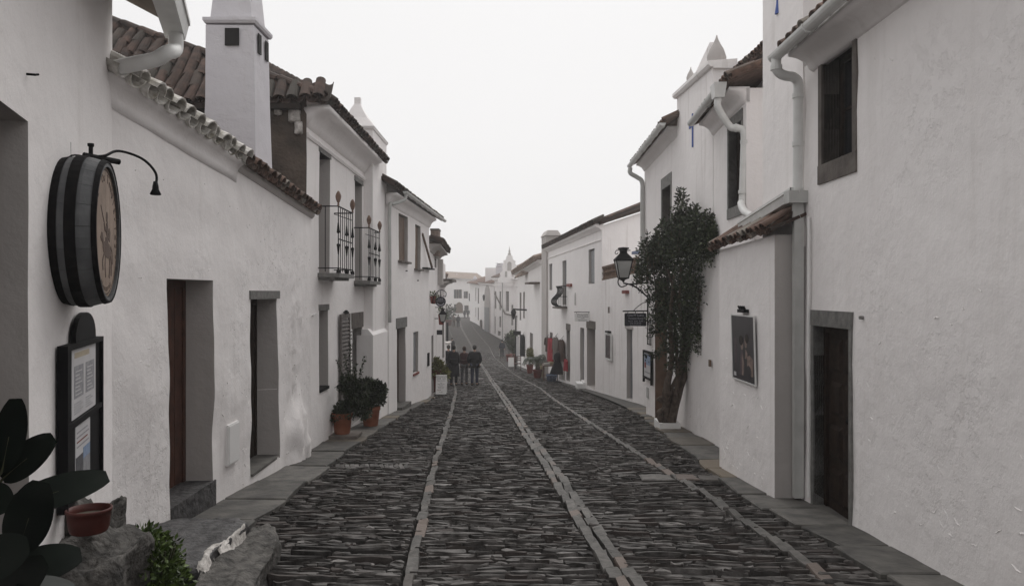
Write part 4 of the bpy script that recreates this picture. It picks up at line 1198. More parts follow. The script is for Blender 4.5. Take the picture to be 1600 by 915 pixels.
# ---- tall house past the climbing shrub
r4 = empty('house', (3.5, 18, G(18)), 'tall white house behind the climbing shrub with a grey gutter and downpipe', 'house')
V4 = Wall((3.50, 16.2), (3.52, 20.4), -1)
wn4 = V4.op(1035, 1048, 292, 372, 1042, 1042, depth=.25)
ztop4 = V4.hit(1057, 205)[1]
facade(r4, V4, ztop4, ztop4-.12, 1.5, [wn4], [WW, STONEB], depth=5, seed=16)
stone_frame(r4, V4, wn4, wl=.12, lint=.26, sill=.16, m=STONE, proud=.012, back=.24)
add_window(r4, V4, wn4, WOODD, GLASSD, 2, 2)
roof(r4, V4.pt(-.3, ztop4+.12, .32), V4.pt(V4.L+.1, ztop4-.0, .32), -V4.n3*.9+Vector((0, 0, .40)), 4, TILE, pitch=.2, rows=2, jit=1.1)
gutter(r4, V4.pt(-.3, ztop4+.08, .38), V4.pt(V4.L+.12, ztop4-.04, .38), V4.n3, .07, PIPE)
sweep(r4, 'cornice', V4, 0, V4.L, ztop4-.12, ztop4-.22, cove(.22, .2), WW, True, 2)
pb = V4.pt(V4.L-.02, ztop4-.12, .38)
pipe(r4, [pb, pb-Vector((0, 0, .14)), V4.pt(V4.L-.05, ztop4-.38, .2), V4.pt(V4.L-.1, ztop4-.52, .08), V4.pt(V4.L-.1, ztop4-1.0, .07), V4.pt(V4.L-.1, 2.2, .07)], .06, PIPEG, 5)
V4l = Wall((3.24, 17.4), (3.19, 18.25), -1)
facade(r4, V4l, 2.02, 2.02, zl(21), [], [WW, WWG], depth=.7, seed=17, endmats=[BROWNP])
qm, zm = V4l.hit(1014, 622); qm2, zm2 = V4l.hit(1011.5, 604)
wpart(r4, 'meter_cover', V4l, min(qm, qm2), max(qm, qm2)+.02, zm, zm2, -.01, .02, PIPEG)

# ---- terrace house with lattice, then the restaurant house
r5 = empty('house', (3.3, 23.5, G(23.5)), 'single storey white front with a brown lattice terrace and a grey door', 'house')
V5 = Wall((3.62, 20.64), (3.06, 26.2), -1)
d5 = V5.op(979.5, 988, 514, 614, 985, 985, depth=.14); d5['z0'] = G(23)+.12
facade(r5, V5, 2.28, 2.12, zl(27), [d5], [WWS, WWG], depth=4.5, amp=.02, seed=18)
add_door(r5, V5, d5, WOODG, planks=3)
wpart(r5, 'lintel', V5, d5['s0']-.1, d5['s1']+.1, d5['z1'], d5['z1']+.08, -.1, .04, WWG)
# lattice parapet: brick grille between two rails and a pillar
la, lb = V5.hit(998)[0], V5.L-.02
def zlat(q): return 2.28-.16*q/V5.L
lat = empty('lattice', V5.pt((la+lb)/2, zlat((la+lb)/2), 0), parent=r5)
n_ = 17
for k in range(n_):
    q = la+.1+(lb-la-.2)*k/(n_-1); z = zlat(q)
    for j, tz in enumerate((.06, .24)):
        m_ = MB(); m_.prism([V5.pt(q-.10, z+tz, -.03), V5.pt(q-.05, z+tz, -.03), V5.pt(q+.10, z+tz+.17, -.03), V5.pt(q+.05, z+tz+.17, -.03)], V5.n3*-.06); m_.build('lattice_tile', BROWNP, lat)
        m_ = MB(); m_.prism([V5.pt(q+.05, z+tz, -.035), V5.pt(q+.10, z+tz, -.035), V5.pt(q-.05, z+tz+.17, -.035), V5.pt(q-.10, z+tz+.17, -.035)], V5.n3*-.05); m_.build('lattice_tile', BROWNP, lat)
for tz, h_ in ((0.003, .055), (.41, .06), (.235, .02)):
    m_ = MB(); p = [V5.pt(la, zlat(la)+tz, .0), V5.pt(lb, zlat(lb)+tz, .0), V5.pt(lb, zlat(lb)+tz, -.12), V5.pt(la, zlat(la)+tz, -.12)]
    m_.hexa(p+[x+Vector((0, 0, h_)) for x in p]); m_.build('lattice_rail', BROWNP, lat)
mb = MB(); wbox(mb, V5, la-.24, la-.005, 2.2, 2.85, -.22, .004); mb.build('pillar', WWS, r5)
mb = MB(); wbox(mb, V5, 0, la-.30, 2.26, 2.62, -.1, -.04); mb.build('railing_panel', BROWNP, r5)
wpart(r5, 'awning_board', V5, -.2, la+.55, 2.80, 2.88, -.3, .06, BLUEG)
def spout(parent, V, pxa, pxb, py):
    q, z = V.hit((pxa+pxb)/2, py)
    m_ = MB(); m_.tube([V.pt(q, z-.02, -.05), V.pt(q, z, .02), V.pt(q, z-.015, .30)], .055, 8); m_.build('spout', OXIDE, parent)
q, z = V5.hit(978, 456); wpart(r5, 'spout', V5, q-.38, q+.12, z-.05, z+.05, -.02, .10, OXIDE)
q, z = V5.hit(954, 484); MB().box(V5.pt(q, z, .06), .05, .05, .2, V5.axes()).build('wall_lamp', STONEB, r5)

r6 = empty('house', (2.4, 32, G(32)), 'long two storey white house hung with clothes, with a small bulging iron balcony', 'house')
V6 = Wall((3.06, 26.22), (1.78, 38.2), -1)
a1 = V6.op(858.5, 863, 412, 453, depth=.15); a2 = V6.op(879, 885, 407, 476, depth=.15); a3 = V6.op(919.5, 929, 389, 443, depth=.15)
b1 = V6.op(917, 930, 513, 606, depth=.35); b2_ = V6.op(906.5, 912.5, 512, 590, depth=.15); b3 = V6.op(885, 891, 516, 596, depth=.2); b4 = V6.op(859, 863.5, 519, 560, depth=.15)
for o_, y in ((b1, 28), (b2_, 29.3), (b3, 32.2)): o_['z0'] = G(y)+.12
EZ6a, EZ6b = CAMZ+2.25, CAMZ+2.12
facade(r6, V6, EZ6a, EZ6b, zl(40), [a1, a2, a3, b1, b2_, b3, b4], [WW, WWG], depth=5.5, amp=.015, seed=19)
for o_ in (a1, a3): add_window(r6, V6, o_, WOODG, GLASSD, 2, 3); wpart(r6, 'shutter', V6, o_['s0']+.05, o_['s1']-.05, o_['z0']+.05, o_['z1']-.05, -.12, -.09, WOODG)
add_door(r6, V6, a2, WOODG, panels=3); add_door(r6, V6, b1, WOODB, panels=3); add_door(r6, V6, b2_, WOODG, planks=3); add_door(r6, V6, b3, WOODD, planks=3); add_window(r6, V6, b4, WOODB, GLASSD, 1, 2)
for o_ in (b1, b3): wpart(r6, 'lintel', V6, o_['s0']-.05, o_['s1']+.05, o_['z1'], o_['z1']+.28, -.15, .015, STONEB)
sweep(r6, 'cornice', V6, -.05, V6.L, EZ6a-.10, EZ6b-.10, [(-.05, 0), (.04, 0), (.10, .06), (.22, .12), (.22, .2), (-.05, .2)], WW)
sweep(r6, 'string_course', V6, .0, V6.L, EZ6a-.46, EZ6b-.44, [(-.05, 0), (.03, 0), (.045, .03), (.03, .06), (-.05, .06)], WW)
roof(r6, V6.pt(-.15, EZ6a+.14, .30), V6.pt(V6.L, EZ6b+.12, .30), -V6.n3*.9+Vector((0, 0, .36)), 5, TILED, pitch=.25, rows=1, jit=1)
# its end wall rises to the right, behind the terrace
gw = MB(); A_ = V6.pt(-.01, EZ6a, 0); nb = -V6.n3
gw.prism([V6.pt(-.012, 1.8, .0), V6.pt(-.012, EZ6a+.05, .0), V6.pt(-.012, EZ6a+.85, -2.4), V6.pt(-.012, EZ6a+.85, -4.5), V6.pt(-.012, 1.8, -4.5)], -V6.u3*.03)
gw.build('end_wall', WWS, r6)
ge_ = MB(); ge_.hexa([V6.pt(-.2, EZ6a+.06, .1), V6.pt(.1, EZ6a+.06, .1), V6.pt(.1, EZ6a+.92, -2.5), V6.pt(-.2, EZ6a+.92, -2.5), V6.pt(-.2, EZ6a+.16, .1), V6.pt(.1, EZ6a+.16, .1), V6.pt(.1, EZ6a+1.02, -2.5), V6.pt(-.2, EZ6a+1.02, -2.5)]); ge_.build('verge', TILED, r6)
# niche
qn, zn = V6.hit(899, 468)
k = 8; ar = [V6.pt(qn-.16, zn-.22, .006), V6.pt(qn+.16, zn-.22, .006)]+[V6.pt(qn+.16*math.cos(PI*i/k), zn+.14+.16*math.sin(PI*i/k), .006) for i in range(k+1)]
MB().prism(ar, V6.n3*-.05).build('niche', WWG, r6)
q, z = V6.hit(890.5, 445.5); wpart(r6, 'spout', V6, q-.55, q+.3, z-.06, z+.06, -.02, .10, OXIDE)
# bulging balcony
qb0, qb1 = V6.hit(885.5)[0], V6.hit(878)[0]; qb0, qb1 = min(qb0, qb1)-.1, max(qb0, qb1)+.15
zbs = V6.hit(880, 479)[1]; zbt = V6.hit(880, 447)[1]
bl = empty('balcony', V6.pt((qb0+qb1)/2, zbs, 0), parent=r6)
wpart(bl, 'slab', V6, qb0-.03, qb1+.03, zbs-.07, zbs, -.02, .40, STONEB)
hb = zbt-zbs
for k in range(9):
    q = qb0+(qb1-qb0)*k/8
    MB().tube(catmull([V6.pt(q, zbs, .22), V6.pt(q, zbs+.12*hb, .42), V6.pt(q, zbs+.35*hb, .44), V6.pt(q, zbs+.62*hb, .22), V6.pt(q, zbs+.85*hb, .18), V6.pt(q, zbt, .24)], 3), .014, 5).build('baluster', IRON, bl)
for q in (qb0, qb1):
    for dd in (.06, .14):
        MB().tube([V6.pt(q, zbs, dd), V6.pt(q, zbt, dd)], .012, 5).build('baluster', IRON, bl)
for z, d_ in ((zbt, .24), (zbs+.02, .24), (zbs+.5*hb, .30)):
    MB().tube([V6.pt(qb0, z, 0), V6.pt(qb0, z, d_), V6.pt(qb1, z, d_), V6.pt(qb1, z, 0)], .016, 5).build('rail', IRON, bl)
# chimney stack on the front
qk = V6.hit(856.5)[0]
ck = MB(); wbox(ck, V6, qk, qk+1.6, LOWZ+2, 4.55, -.6, .10); ck = ck.build('chimney', WWG, r6)
kp = MB(); kp.hexa([V6.pt(qk-.06, 4.55, .16), V6.pt(qk+1.66, 4.55, .16), V6.pt(qk+1.66, 4.55, -.66), V6.pt(qk-.06, 4.55, -.66), V6.pt(qk+.1, 4.82, .0), V6.pt(qk+1.5, 4.82, .0), V6.pt(qk+1.5, 4.82, -.5), V6.pt(qk+.1, 4.82, -.5)]); kp.build('chimney_cap', WWG, ck)

# ---- house with the orange hipped roof
r7 = empty('house', (1.0, 50, G(50)), 'white house with a pale orange tiled roof beyond the clothes shop', 'house')
V7 = Wall((1.62, 40.6), (.42, 56), -1)
ops7r = [V7.op(817.5, 820, 456, 497, depth=.15), V7.op(812, 814.5, 457, 500, depth=.15), V7.op(828, 832.5, 520, 560, depth=.2), V7.op(812, 814, 522, 555, depth=.2)]
facade(r7, V7, 3.38, 3.0, LOWZ+1, ops7r, [WW, WWG], depth=7, seed=20)
for o_ in ops7r[:2]: add_window(r7, V7, o_, WOODB, GLASSD, 2, 3)
for o_ in ops7r[2:]: add_door(r7, V7, o_, WOODD, panels=3)
sweep(r7, 'cornice', V7, 0, V7.L, 3.22, 2.86, [(-.05, 0), (.04, 0), (.16, .1), (.3, .14), (.3, .24), (-.05, .24)], WW)
roof(r7, V7.pt(-.2, 3.52, .45), V7.pt(V7.L+.2, 3.14, .45), -V7.n3*.9+Vector((0, 0, .25)), 3.0, TILEO, tiles=True, pitch=.4, sheetm=TILEO)
roof(r7, P(803.5, 434.5, 50), P(842, 421, 47), Vector((.25, .9, .36)), 4.6, TILEO, tiles=False, pitch=.4, sheetm=TILEO, label='pale orange roof slope facing up the street')
wpart(r7, 'canopy', V7, 1.3, 4.2, 2.2, 2.3, 0, .55, TILED)
q, z = V7.hit(823, 484); m_ = MB(); m_.tube([V7.pt(q, z, 0), V7.pt(q, z+.05, .9)], .06, 6); m_.lathe([(.05, -.6), (.17, -.2), (.17, -.1), (.05, .06)], V7.pt(q, z, .85), 8); m_.build('wall_lamp', IRON, r7)

# ---- house with the bell gable
r8 = empty('house', (-.8, 86, G(86)), 'white misty house topped by an ornate bell gable with a spire', 'house')
V8 = Wall((.60, 80), (-2.1, 92.5), -1)
ops8 = [V8.op(790.5, 795, 455, 486, depth=.25), V8.op(780.5, 783, 455, 484, depth=.25), V8.op(773, 775.5, 455, 482, depth=.25), V8.op(780.3, 783, 494, 511, depth=.25), V8.op(773, 774.5, 494, 521, depth=.25), V8.op(778, 782, 517, 524, depth=.25), V8.op(799, 802, 476, 508, depth=.25)]
facade(r8, V8, 3.1, 3.25, LOWZ+.5, ops8, [WW, WWG], depth=8, seed=21)
for o_ in ops8: add_window(r8, V8, o_, WOODD, GLASSD, 2, 3)
sweep(r8, 'cornice', V8, -.3, V8.L, 2.95, 3.1, [(-.05, 0), (.06, 0), (.12, .12), (.35, .18), (.35, .32), (-.05, .32)], WW)
sweep(r8, 'string_course', V8, 0, V8.L, 2.35, 2.5, [(-.05, 0), (.08, 0), (.08, .14), (-.05, .14)], WW)
roof(r8, V8.pt(2.4, 3.4, .4), V8.pt(V8.L, 3.55, .4), -V8.n3*.9+Vector((0, 0, .4)), 5, TILE, tiles=False, pitch=.45)
for px in (792,):
    q = V8.hit(px)[0]; MB().tube([V8.pt(q+1.0, -4.2, .3), V8.pt(q+1.0, 2.9, .3)], .07, 6).build('downpipe', PIPEG, r8)
mb = MB(); mb.tube([V8.pt(0, -.75, .12), V8.pt(6, -.6, .14), V8.pt(12, 1.6, .12)], .08, 6); mb.build('cable', STONEB, r8)
# bell gable: stepped and scrolled silhouette with an arch, urns and spire
c = P(796, 437, 81.5); bx = V8.u3; 
def bgp(dx, z): return c+Vector((dx, 0, z))
prof = [(-1.05, -.3), (-1.05, .15), (-.80, .35), (-.86, .7), (-.60, 1.0), (-.66, 1.5), (-.50, 1.75), (-.55, 1.85), (-.55, 2.0), (-.32, 2.15), (-.26, 2.5), (-.1, 2.65), (.1, 2.65), (.26, 2.5), (.32, 2.15), (.55, 2.0), (.55, 1.85), (.50, 1.75), (.66, 1.5), (.60, 1.0), (.86, .7), (.80, .35), (1.05, .15), (1.05, -.3)]
bg_ = MB(); bg_.prism([bgp(a*1.18, z) for a, z in prof], (0, .7, 0)); bgo = bg_.build('bell_gable', WW, r8)
for dx, w_, zz, hh in ((0, .22, .95, .75), (-.36, .12, .3, .5), (.36, .12, .3, .5)):
    k = 8; MB().prism([bgp(dx-w_, zz), bgp(dx+w_, zz)]+[bgp(dx+w_*math.cos(PI*i/k), zz+hh+w_*math.sin(PI*i/k)) for i in range(k+1)], (0, -.03, 0)).build('bell_arch', WWG, bgo)
for dx, z0_, h_ in ((0, 2.6, 1.0), (-.9, .3, .8), (.9, .3, .8)):
    MB().lathe([(.16, 0), (.2, h_*.15), (.08, h_*.3), (.12, h_*.45), (.04, h_*.62), (.02, h_)], c+Vector((dx, .35, z0_)), 8).build('spire', WWG, bgo, smooth=True)

# ---- two far houses of the row
r9 = empty('house', (-3, 98, G(98)), 'misty white house with an arched gateway and a square chimney', 'house')
V9 = Wall((-2.2, 93), (-4.2, 102.5), -1)
ops9 = [V9.op(756, 757.6, 468, 480, depth=.2)]
facade(r9, V9, 2.6, 2.9, LOWZ+1, [], [WW, WWG], depth=9, seed=22)
sweep(r9, 'cornice', V9, -.3, V9.L+.3, 2.5, 2.8, [(-.05, 0), (.06, 0), (.35, .18), (.35, .3), (-.05, .3)], WW)
roof(r9, V9.pt(-.3, 2.85, .4), V9.pt(V9.L+.2, 3.1, .4), -V9.n3*.9+Vector((0, 0, .3)), 3.2, TILE, tiles=False, pitch=.45)
q = V9.hit(762)[0]; k = 10; zg = G(97); ww_ = 1.9
MB().prism([V9.pt(q-ww_, zg, .0), V9.pt(q+ww_, zg, .0)]+[V9.pt(q+ww_*math.cos(PI*i/k), zg+4.4+1.5*math.sin(PI*i/k), .0) for i in range(k+1)], V9.n3*.10).build('gateway_arch', WWG, r9)
MB().prism([V9.pt(q-1.6, zg, .1), V9.pt(q+1.6, zg, .1), V9.pt(q+1.6, zg+3.1, .1), V9.pt(q-1.6, zg+3.1, .1)], V9.n3*.06).build('gate', WOODG, r9)
MB().lathe([(.05, 0), (.12, .15), (.16, .6), (.05, .8)], V9.pt(q, zg+3.9, .5), 6).build('wall_lamp', IRON, r9)
box_chimney(r9, -2.0, -.9, 95, 96.4, 2.6, 5.0, WWC, cap=.35, holes=False, top=.1, flare=.04)
MB().box((-1.6, 99, 3.8), 3.6, 3, 2.2).build('upper_wall', WW, r9)
r10 = empty('house', (-5.5, 112, G(112)), 'last misty white house of the right hand row with a corner chimney', 'house')
V10 = Wall((-4.0, 103), (-6.9, 126), -1)
ops10 = [V10.op(743.0, 744.0, 449, 470, depth=.3), V10.op(746.5, 748.5, 450, 474, depth=.3), V10.op(743, 744, 480, 495, depth=.3), V10.op(746.5, 748.3, 480, 500, depth=.3), V10.op(751.6, 752.6, 482, 508, depth=.3)]
facade(r10, V10, 2.75, 3.2, LOWZ+1, ops10, [WW, WWG], depth=9, seed=23, step=1)
for o_ in ops10: add_window(r10, V10, o_, WOODD, GLASSD, 2, 3)
roof(r10, V10.pt(-.3, 2.85, .5), V10.pt(V10.L+.3, 3.35, .5), -V10.n3*.9+Vector((0, 0, .3)), 5, TILE, tiles=False, pitch=.5)
box_chimney(r10, -6.3, -5.5, 122, 123, 2.8, 3.9, WWC, cap=.5, holes=False)

# ================================================================== THINGS ON THE LEFT
Z = Vector((0, 0, 1))
# ---- barrel end used as a tavern sign
bc_ = W1.hit(102)[0]; bz = CAMZ+.352
bar = empty('barrel_sign', W1.pt(bc_, bz, 0), 'grey wooden barrel end with black hoops and burnt lettering hung on the wall', 'barrel')
n3 = W1.n3; rt = Z.cross(n3).normalized(); ctr = W1.pt(bc_, bz, 0)
def ringp(r, a, d): return ctr+rt*(r*math.cos(a))+Z*(r*math.sin(a))+n3*d
BP = [(.412, .004), (.424, .05), (.430, .10), (.425, .15), (.411, .20), (.403, .225)]
ns = 22
for k in range(ns):
    a0, a1 = 2*PI*k/ns+.0022, 2*PI*(k+1)/ns-.0022
    vs = []; fs = []
    for r, d in BP:
        for t in range(3): vs.append(ringp(r, a0+(a1-a0)*t/2, d))
        for t in range(3): vs.append(ringp(r-.026, a0+(a1-a0)*t/2, d))
    m_ = len(BP)
    for i in range(m_-1):
        for t in range(2): fs += [(6*i+t, 6*i+t+1, 6*i+6+t+1, 6*i+6+t), (6*i+3+t+1, 6*i+3+t, 6*i+9+t, 6*i+9+t+1)]
        fs += [(6*i, 6*i+6, 6*i+9, 6*i+3), (6*i+5, 6*i+11, 6*i+8, 6*i+2)]
    for i in (0, m_-1): fs += [(6*i, 6*i+1, 6*i+4, 6*i+3), (6*i+1, 6*i+2, 6*i+5, 6*i+4)]
    MB().add(vs, fs).build('stave', OAK, bar)
def hoop(d0, d1, r0, r1, name='hoop'):
    n = 48; vs = []; fs = []
    for k in range(n):
        a = 2*PI*k/n
        vs += [ringp(r0+.005, a, d0), ringp(r1+.005, a, d1), ringp(r1-.006, a, d1), ringp(r0-.006, a, d0)]
    for k in range(n):
        b4 = 4*((k+1) % n); a4 = 4*k
        for j in range(4): fs.append((a4+j, a4+(j+1) % 4, b4+(j+1) % 4, b4+j))
    MB().add(vs, fs).build(name, IRON, bar, smooth=False)
hoop(.0, .042, .411, .422); hoop(.078, .132, .429, .429); hoop(.203, .229, .412, .404); 
# head of boards
nbd = 6
for k in range(nbd):
    R_ = .376; x0, x1 = -R_+2*R_*k/nbd+.0012, -R_+2*R_*(k+1)/nbd-.0012; pl = []
    for t in range(9):
        x = x0+(x1-x0)*t/8; pl.append((x, math.sqrt(max(0, R_*R_-x*x))))
    poly = [ctr+rt*x+Z*y+n3*.196 for x, y in pl]+[ctr+rt*x-Z*y+n3*.196 for x, y in reversed(pl)]
    q = []; 
    for p in poly:
        if not q or (p-q[-1]).length > 1e-4: q.append(p)
    MB().prism(q, n3*.012).build('head_board', HEADW, bar)
hd = .2085
txt = 'Taverna "Os Templarios"'
for i, ch in enumerate(txt):
    if ch == ' ': continue
    a = math.radians(202-(224*i/(len(txt)-1)))
    o_ = text_obj('lettering', ch, .072, BURN, bar, ringp(.315, a, hd), rt*math.sin(a)-Z*math.cos(a), rt*math.cos(a)+Z*math.sin(a), .0012)
for i, ch in enumerate('Monsaraz'):
    a = math.radians(246+48*i/7); text_obj('lettering', ch, .05, BURN, bar, ringp(.325, a, hd), -rt*math.sin(a)+Z*math.cos(a), -(rt*math.cos(a)+Z*math.sin(a)), .0012)
def hp(x, y): return ctr+rt*x+Z*y+n3*hd
emb = MB()
def stroke(pts, w_):
    for (xa, ya), (xb, yb2) in zip(pts, pts[1:]):
        d = Vector((xb-xa, yb2-ya)); l = d.length or 1; nx, ny = -d.y/l*w_/2, d.x/l*w_/2
        emb.prism([hp(xa+nx, ya+ny), hp(xb+nx, yb2+ny), hp(xb-nx, yb2-ny), hp(xa-nx, ya-ny)], n3*.0014)
def blob(cx, cy, rx, ry, rot=0, k=14):
    emb.prism([hp(cx+rx*math.cos(2*PI*i/k)*math.cos(rot)-ry*math.sin(2*PI*i/k)*math.sin(rot), cy+rx*math.cos(2*PI*i/k)*math.sin(rot)+ry*math.sin(2*PI*i/k)*math.cos(rot)) for i in range(k)], n3*.0013)
stroke([(-.16, .14), (.03, -.02)], .012); blob(.03, .09, .026, .032); stroke([(.03, .06), (.05, .0), (.04, -.08)], .05); stroke([(.05, .04), (-.03, .01), (-.06, .05)], .02)
blob(.03, -.10, .13, .048, -.1); stroke([(-.07, -.08), (-.13, -.02), (-.16, -.05)], .035); stroke([(-.05, -.12), (-.11, -.17), (-.09, -.22)], .02); stroke([(-.02, -.13), (-.03, -.2), (-.01, -.26)], .02)
stroke([(.10, -.13), (.13, -.19), (.10, -.26)], .024); stroke([(.13, -.11), (.18, -.17), (.17, -.25)], .022); stroke([(.15, -.08), (.20, -.10), (.21, -.18)], .016); stroke([(.12, .02), (.09, -.04)], .05); stroke([(.0, -.03), (-.01, -.14)], .03)
emb.build('emblem', BURN, bar)
for sg in (-1,):
    circ = MB(); n = 60
    for k in range(n):
        a0, a1 = 2*PI*k/n, 2*PI*(k+.8)/n
        circ.prism([ringp(.362, a0, hd), ringp(.362, a1, hd), ringp(.355, a1, hd), ringp(.355, a0, hd)], n3*.001)
    circ.build('printed_ring', BURN, bar)

# ---- gooseneck lamp on top of it
top = W1.pt(bc_, bz+.428, .12)
gl = empty('gooseneck_lamp', top, 'thin black swan neck lamp bent out over the barrel sign', 'lamp')
b0, b1 = W1.pt(bc_-.03, bz+.436, .10), W1.pt(bc_+.12, bz+.430, .26)
MB().tube([b0, b1], .017, 8).build('clamp_bar', BLACKP, gl)
MB().lathe([(.012, 0), (.012, .06), (.018, .065), (.018, .08)], W1.pt(bc_-.0, bz+.43, .13), 8).build('clamp_screw', BLACKP, gl)
arm = catmull([W1.pt(bc_+.02, bz+.44, .16), P(165, 243, 4.50), P(186, 236, 4.62), P(222, 248, 4.74), P(243, 270, 4.80), P(244, 291, 4.80)], 6)
MB().tube(arm, .008, 8).build('arm', BLACKP, gl, smooth=True)
MB().lathe([(.012, .05), (.018, .02), (.020, .0), (.034, -.03), (.030, -.034), (.008, -.02)], P(243, 296, 4.80), 12).build('lamp_shade', BLACKP, gl, smooth=True)
MB().tube(catmull([W1.pt(bc_+.0, bz+.44, .11), P(140, 246, 4.42), P(112, 243, 4.36), P(98, 262, 4.30), W1.pt(bc_-.20, bz+.33, .01)], 5), .005, 6).build('cable', BLACKP, gl)
q, z = W1.hit(109, 222); MB().tube([W1.pt(q, z, .004), W1.pt(q, z-.14, .004)], .003, 5).build('cable', IRON, gl)

# ---- menu board
sa, sb_ = W1.hit(85)[0], W1.hit(145)[0]
zt_m = W1.hit(145, 525)[1]; zb_m = W1.hit(138, 722)[1]-.10
mbd = empty('menu_board', W1.pt((sa+sb_)/2, zb_m, 0), 'black framed menu board with an arched top under the barrel', 'menu board')
wpart(mbd, 'board', W1, sa, sb_, zb_m, zt_m, .012, .045, BLACKP)
k = 14; sm = (sa+sb_)/2+.08; ra = .30
arc = [W1.pt(sm+ra*math.cos(PI*i/k), zt_m-.004+.175*math.sin(PI*i/k)**.8, .014) for i in range(k+1)]
MB().prism(arc, W1.n3*.03).build('arched_top', BLACKP, mbd)
for a, b2, c_, d_ in ((sa, sa+.03, zb_m, zt_m), (sb_-.03, sb_, zb_m, zt_m), (sa+.03, sb_-.03, zt_m-.03, zt_m)):
    wpart(mbd, 'frame_bar', W1, a, b2, c_, d_, .045, .065, BLACKP)
pa_, pb_ = W1.hit(97)[0], W1.hit(136)[0]; pz1 = W1.hit(115, 540)[1]; pz0 = W1.hit(115, 646)[1]
sh1 = wpart(mbd, 'menu_sheet', W1, pa_, pb_, pz0, pz1, .0455, .049, PAPER)
def prt(parent, W, a, b2, c_, d_, d0, m, name='print'): return wpart(parent, name, W, a, b2, c_, d_, d0, d0+.0012, m)
wd, ht = pb_-pa_, pz1-pz0
prt(sh1, W1, pa_+wd*.08, pa_+wd*.45, pz0+ht*.28, pz0+ht*.74, .0492, PAPERG); prt(sh1, W1, pa_+wd*.55, pa_+wd*.92, pz0+ht*.28, pz0+ht*.74, .0492, PAPERG)
prt(sh1, W1, pa_+wd*.1, pa_+wd*.7, pz0+ht*.85, pz0+ht*.93, .0492, PRINTO)
for r in range(5):
    prt(sh1, W1, pa_+wd*.08, pa_+wd*(.35+.08*(r % 2)), pz0+ht*(.06+.035*r), pz0+ht*(.072+.035*r), .0492, PAPERG); prt(sh1, W1, pa_+wd*.55, pa_+wd*(.85-.07*(r % 3)), pz0+ht*(.06+.035*r), pz0+ht*(.072+.035*r), .0492, PAPERG)
for r in range(7):
    for cc in (.12, .59): prt(sh1, W1, pa_+wd*cc, pa_+wd*(cc+.26-.05*(r % 3)), pz0+ht*(.32+.055*r), pz0+ht*(.335+.055*r), .0505, PAPER)
wpart(mbd, 'frame_bar', W1, sa+.03, sb_-.03, pz0-.035, pz0-.006, .045, .062, BLACKP)
pa2, pb2 = W1.hit(103)[0], W1.hit(127)[0]; pz2 = W1.hit(115, 660)[1]
sh2 = wpart(mbd, 'photo_sheet', W1, pa2, pb2, zb_m+.03, pz2, .0455, .049, PAPER)
wd, ht = pb2-pa2, pz2-zb_m-.03
prt(sh2, W1, pa2+wd*.02, pa2+wd*.48, zb_m+.04, zb_m+.03+ht*.55, .0492, PAPERD); prt(sh2, W1, pa2+wd*.5, pa2+wd*.98, zb_m+.04, zb_m+.03+ht*.45, .0492, PAPERG); prt(sh2, W1, pa2+wd*.5, pa2+wd*.98, zb_m+.03+ht*.45, zb_m+.03+ht*.62, .0492, PAPERB)
for r in range(4): prt(sh2, W1, pa2+wd*.08, pa2+wd*(.9-.1*(r % 2)), zb_m+.03+ht*(.68+.07*r), zb_m+.03+ht*(.70+.07*r), .0492, OXIDE if r == 1 else PAPERG)

# ---- boulders, bowl, little bush
rock('boulder', ROCK, (-2.34, 4.24, -.04), (.30, .34, .46), 1, 'rough grey boulder holding up the red clay bowl', 'boulder', amp=.24, sub=5)
rock('boulder', ROCK, (-2.52, 4.55, .06), (.20, .20, .50), 2, 'upright rough stone at the wall behind the red bowl', 'boulder', amp=.2, sub=5)
ROCKS = []
ROCKS += [rock('boulder', ROCKD, (-2.50, 5.72, -.33), (.46, .62, .30), 3, 'smooth dark rounded slab of rock below the first door', 'boulder', amp=.13, flat=.05, sub=5)]
ROCKS += [rock('boulder', ROCK, (-1.95, 5.50, -.46), (.24, .92, .33), 4, 'long grey rock at the road edge beside the white mortar seam', 'boulder', amp=.18, rotz=.14, sub=5)]
from mathutils.bvhtree import BVHTree
def top_of(objs):
    trees = []
    for o in objs:
        trees.append((BVHTree.FromPolygons([o.location+v.co for v in o.data.vertices], [p.vertices[:] for p in o.data.polygons]), o))
    def f(x, y, z0):
        z = z0
        for t, o in trees:
            h = t.ray_cast(Vector((x, y, 3)), Vector((0, 0, -1)))
            if h[0] is not None: z = max(z, h[0].z)
        return z
    return f
mo = MB()
fa_, fb_ = top_of(ROCKS[:1]), top_of(ROCKS[1:])
rows_ = []; sm_x = None
for i_ in range(46):
    y = 6.05-i_*.028; best = None
    for x in np.arange(-2.45, -1.85, .012):
        za, zb = fa_(x, y, -9), fb_(x, y, -9)
        if za < -5 and zb < -5: continue
        h = abs(za-zb) if za > -5 and zb > -5 else 3
        if best is None or h < best[0]: best = (h, x, max(za, zb))
    if best is None or best[0] > 1: continue
    x = best[1] if sm_x is None else sm_x*.55+best[1]*.45; sm_x = x
    wd = (.012+.035*min(1, i_/40))*(1+.6*mnoise.noise(Vector((i_*.5, 3, 1)))); row = []
    for u in (-1, -.5, 0, .5, 1):
        q = Vector((x+u*wd*(1+.4*mnoise.noise(Vector((i_*.9, u*4, 7)))), y, 0)); zt = max(fa_(q.x, y, -9), fb_(q.x, y, -9), G(y)-.2)
        q.z = zt+(.012 if abs(u) < .6 else -.006)+.008*mnoise.noise(Vector((q.x*40, q.y*40, 2))); row.append(q)
    rows_.append(row)
vs = [q for r_ in rows_ for q in r_]; mo.add(vs, [(i_*5+k, i_*5+k+1, i_*5+6+k, i_*5+5+k) for i_ in range(len(rows_)-1) for k in range(4)])
mo = mo.build('mortar_seam', MORTAR, None, smooth=True); tag(mo, 'ragged white mortar seam between the dark slab and the long rock', 'mortar')
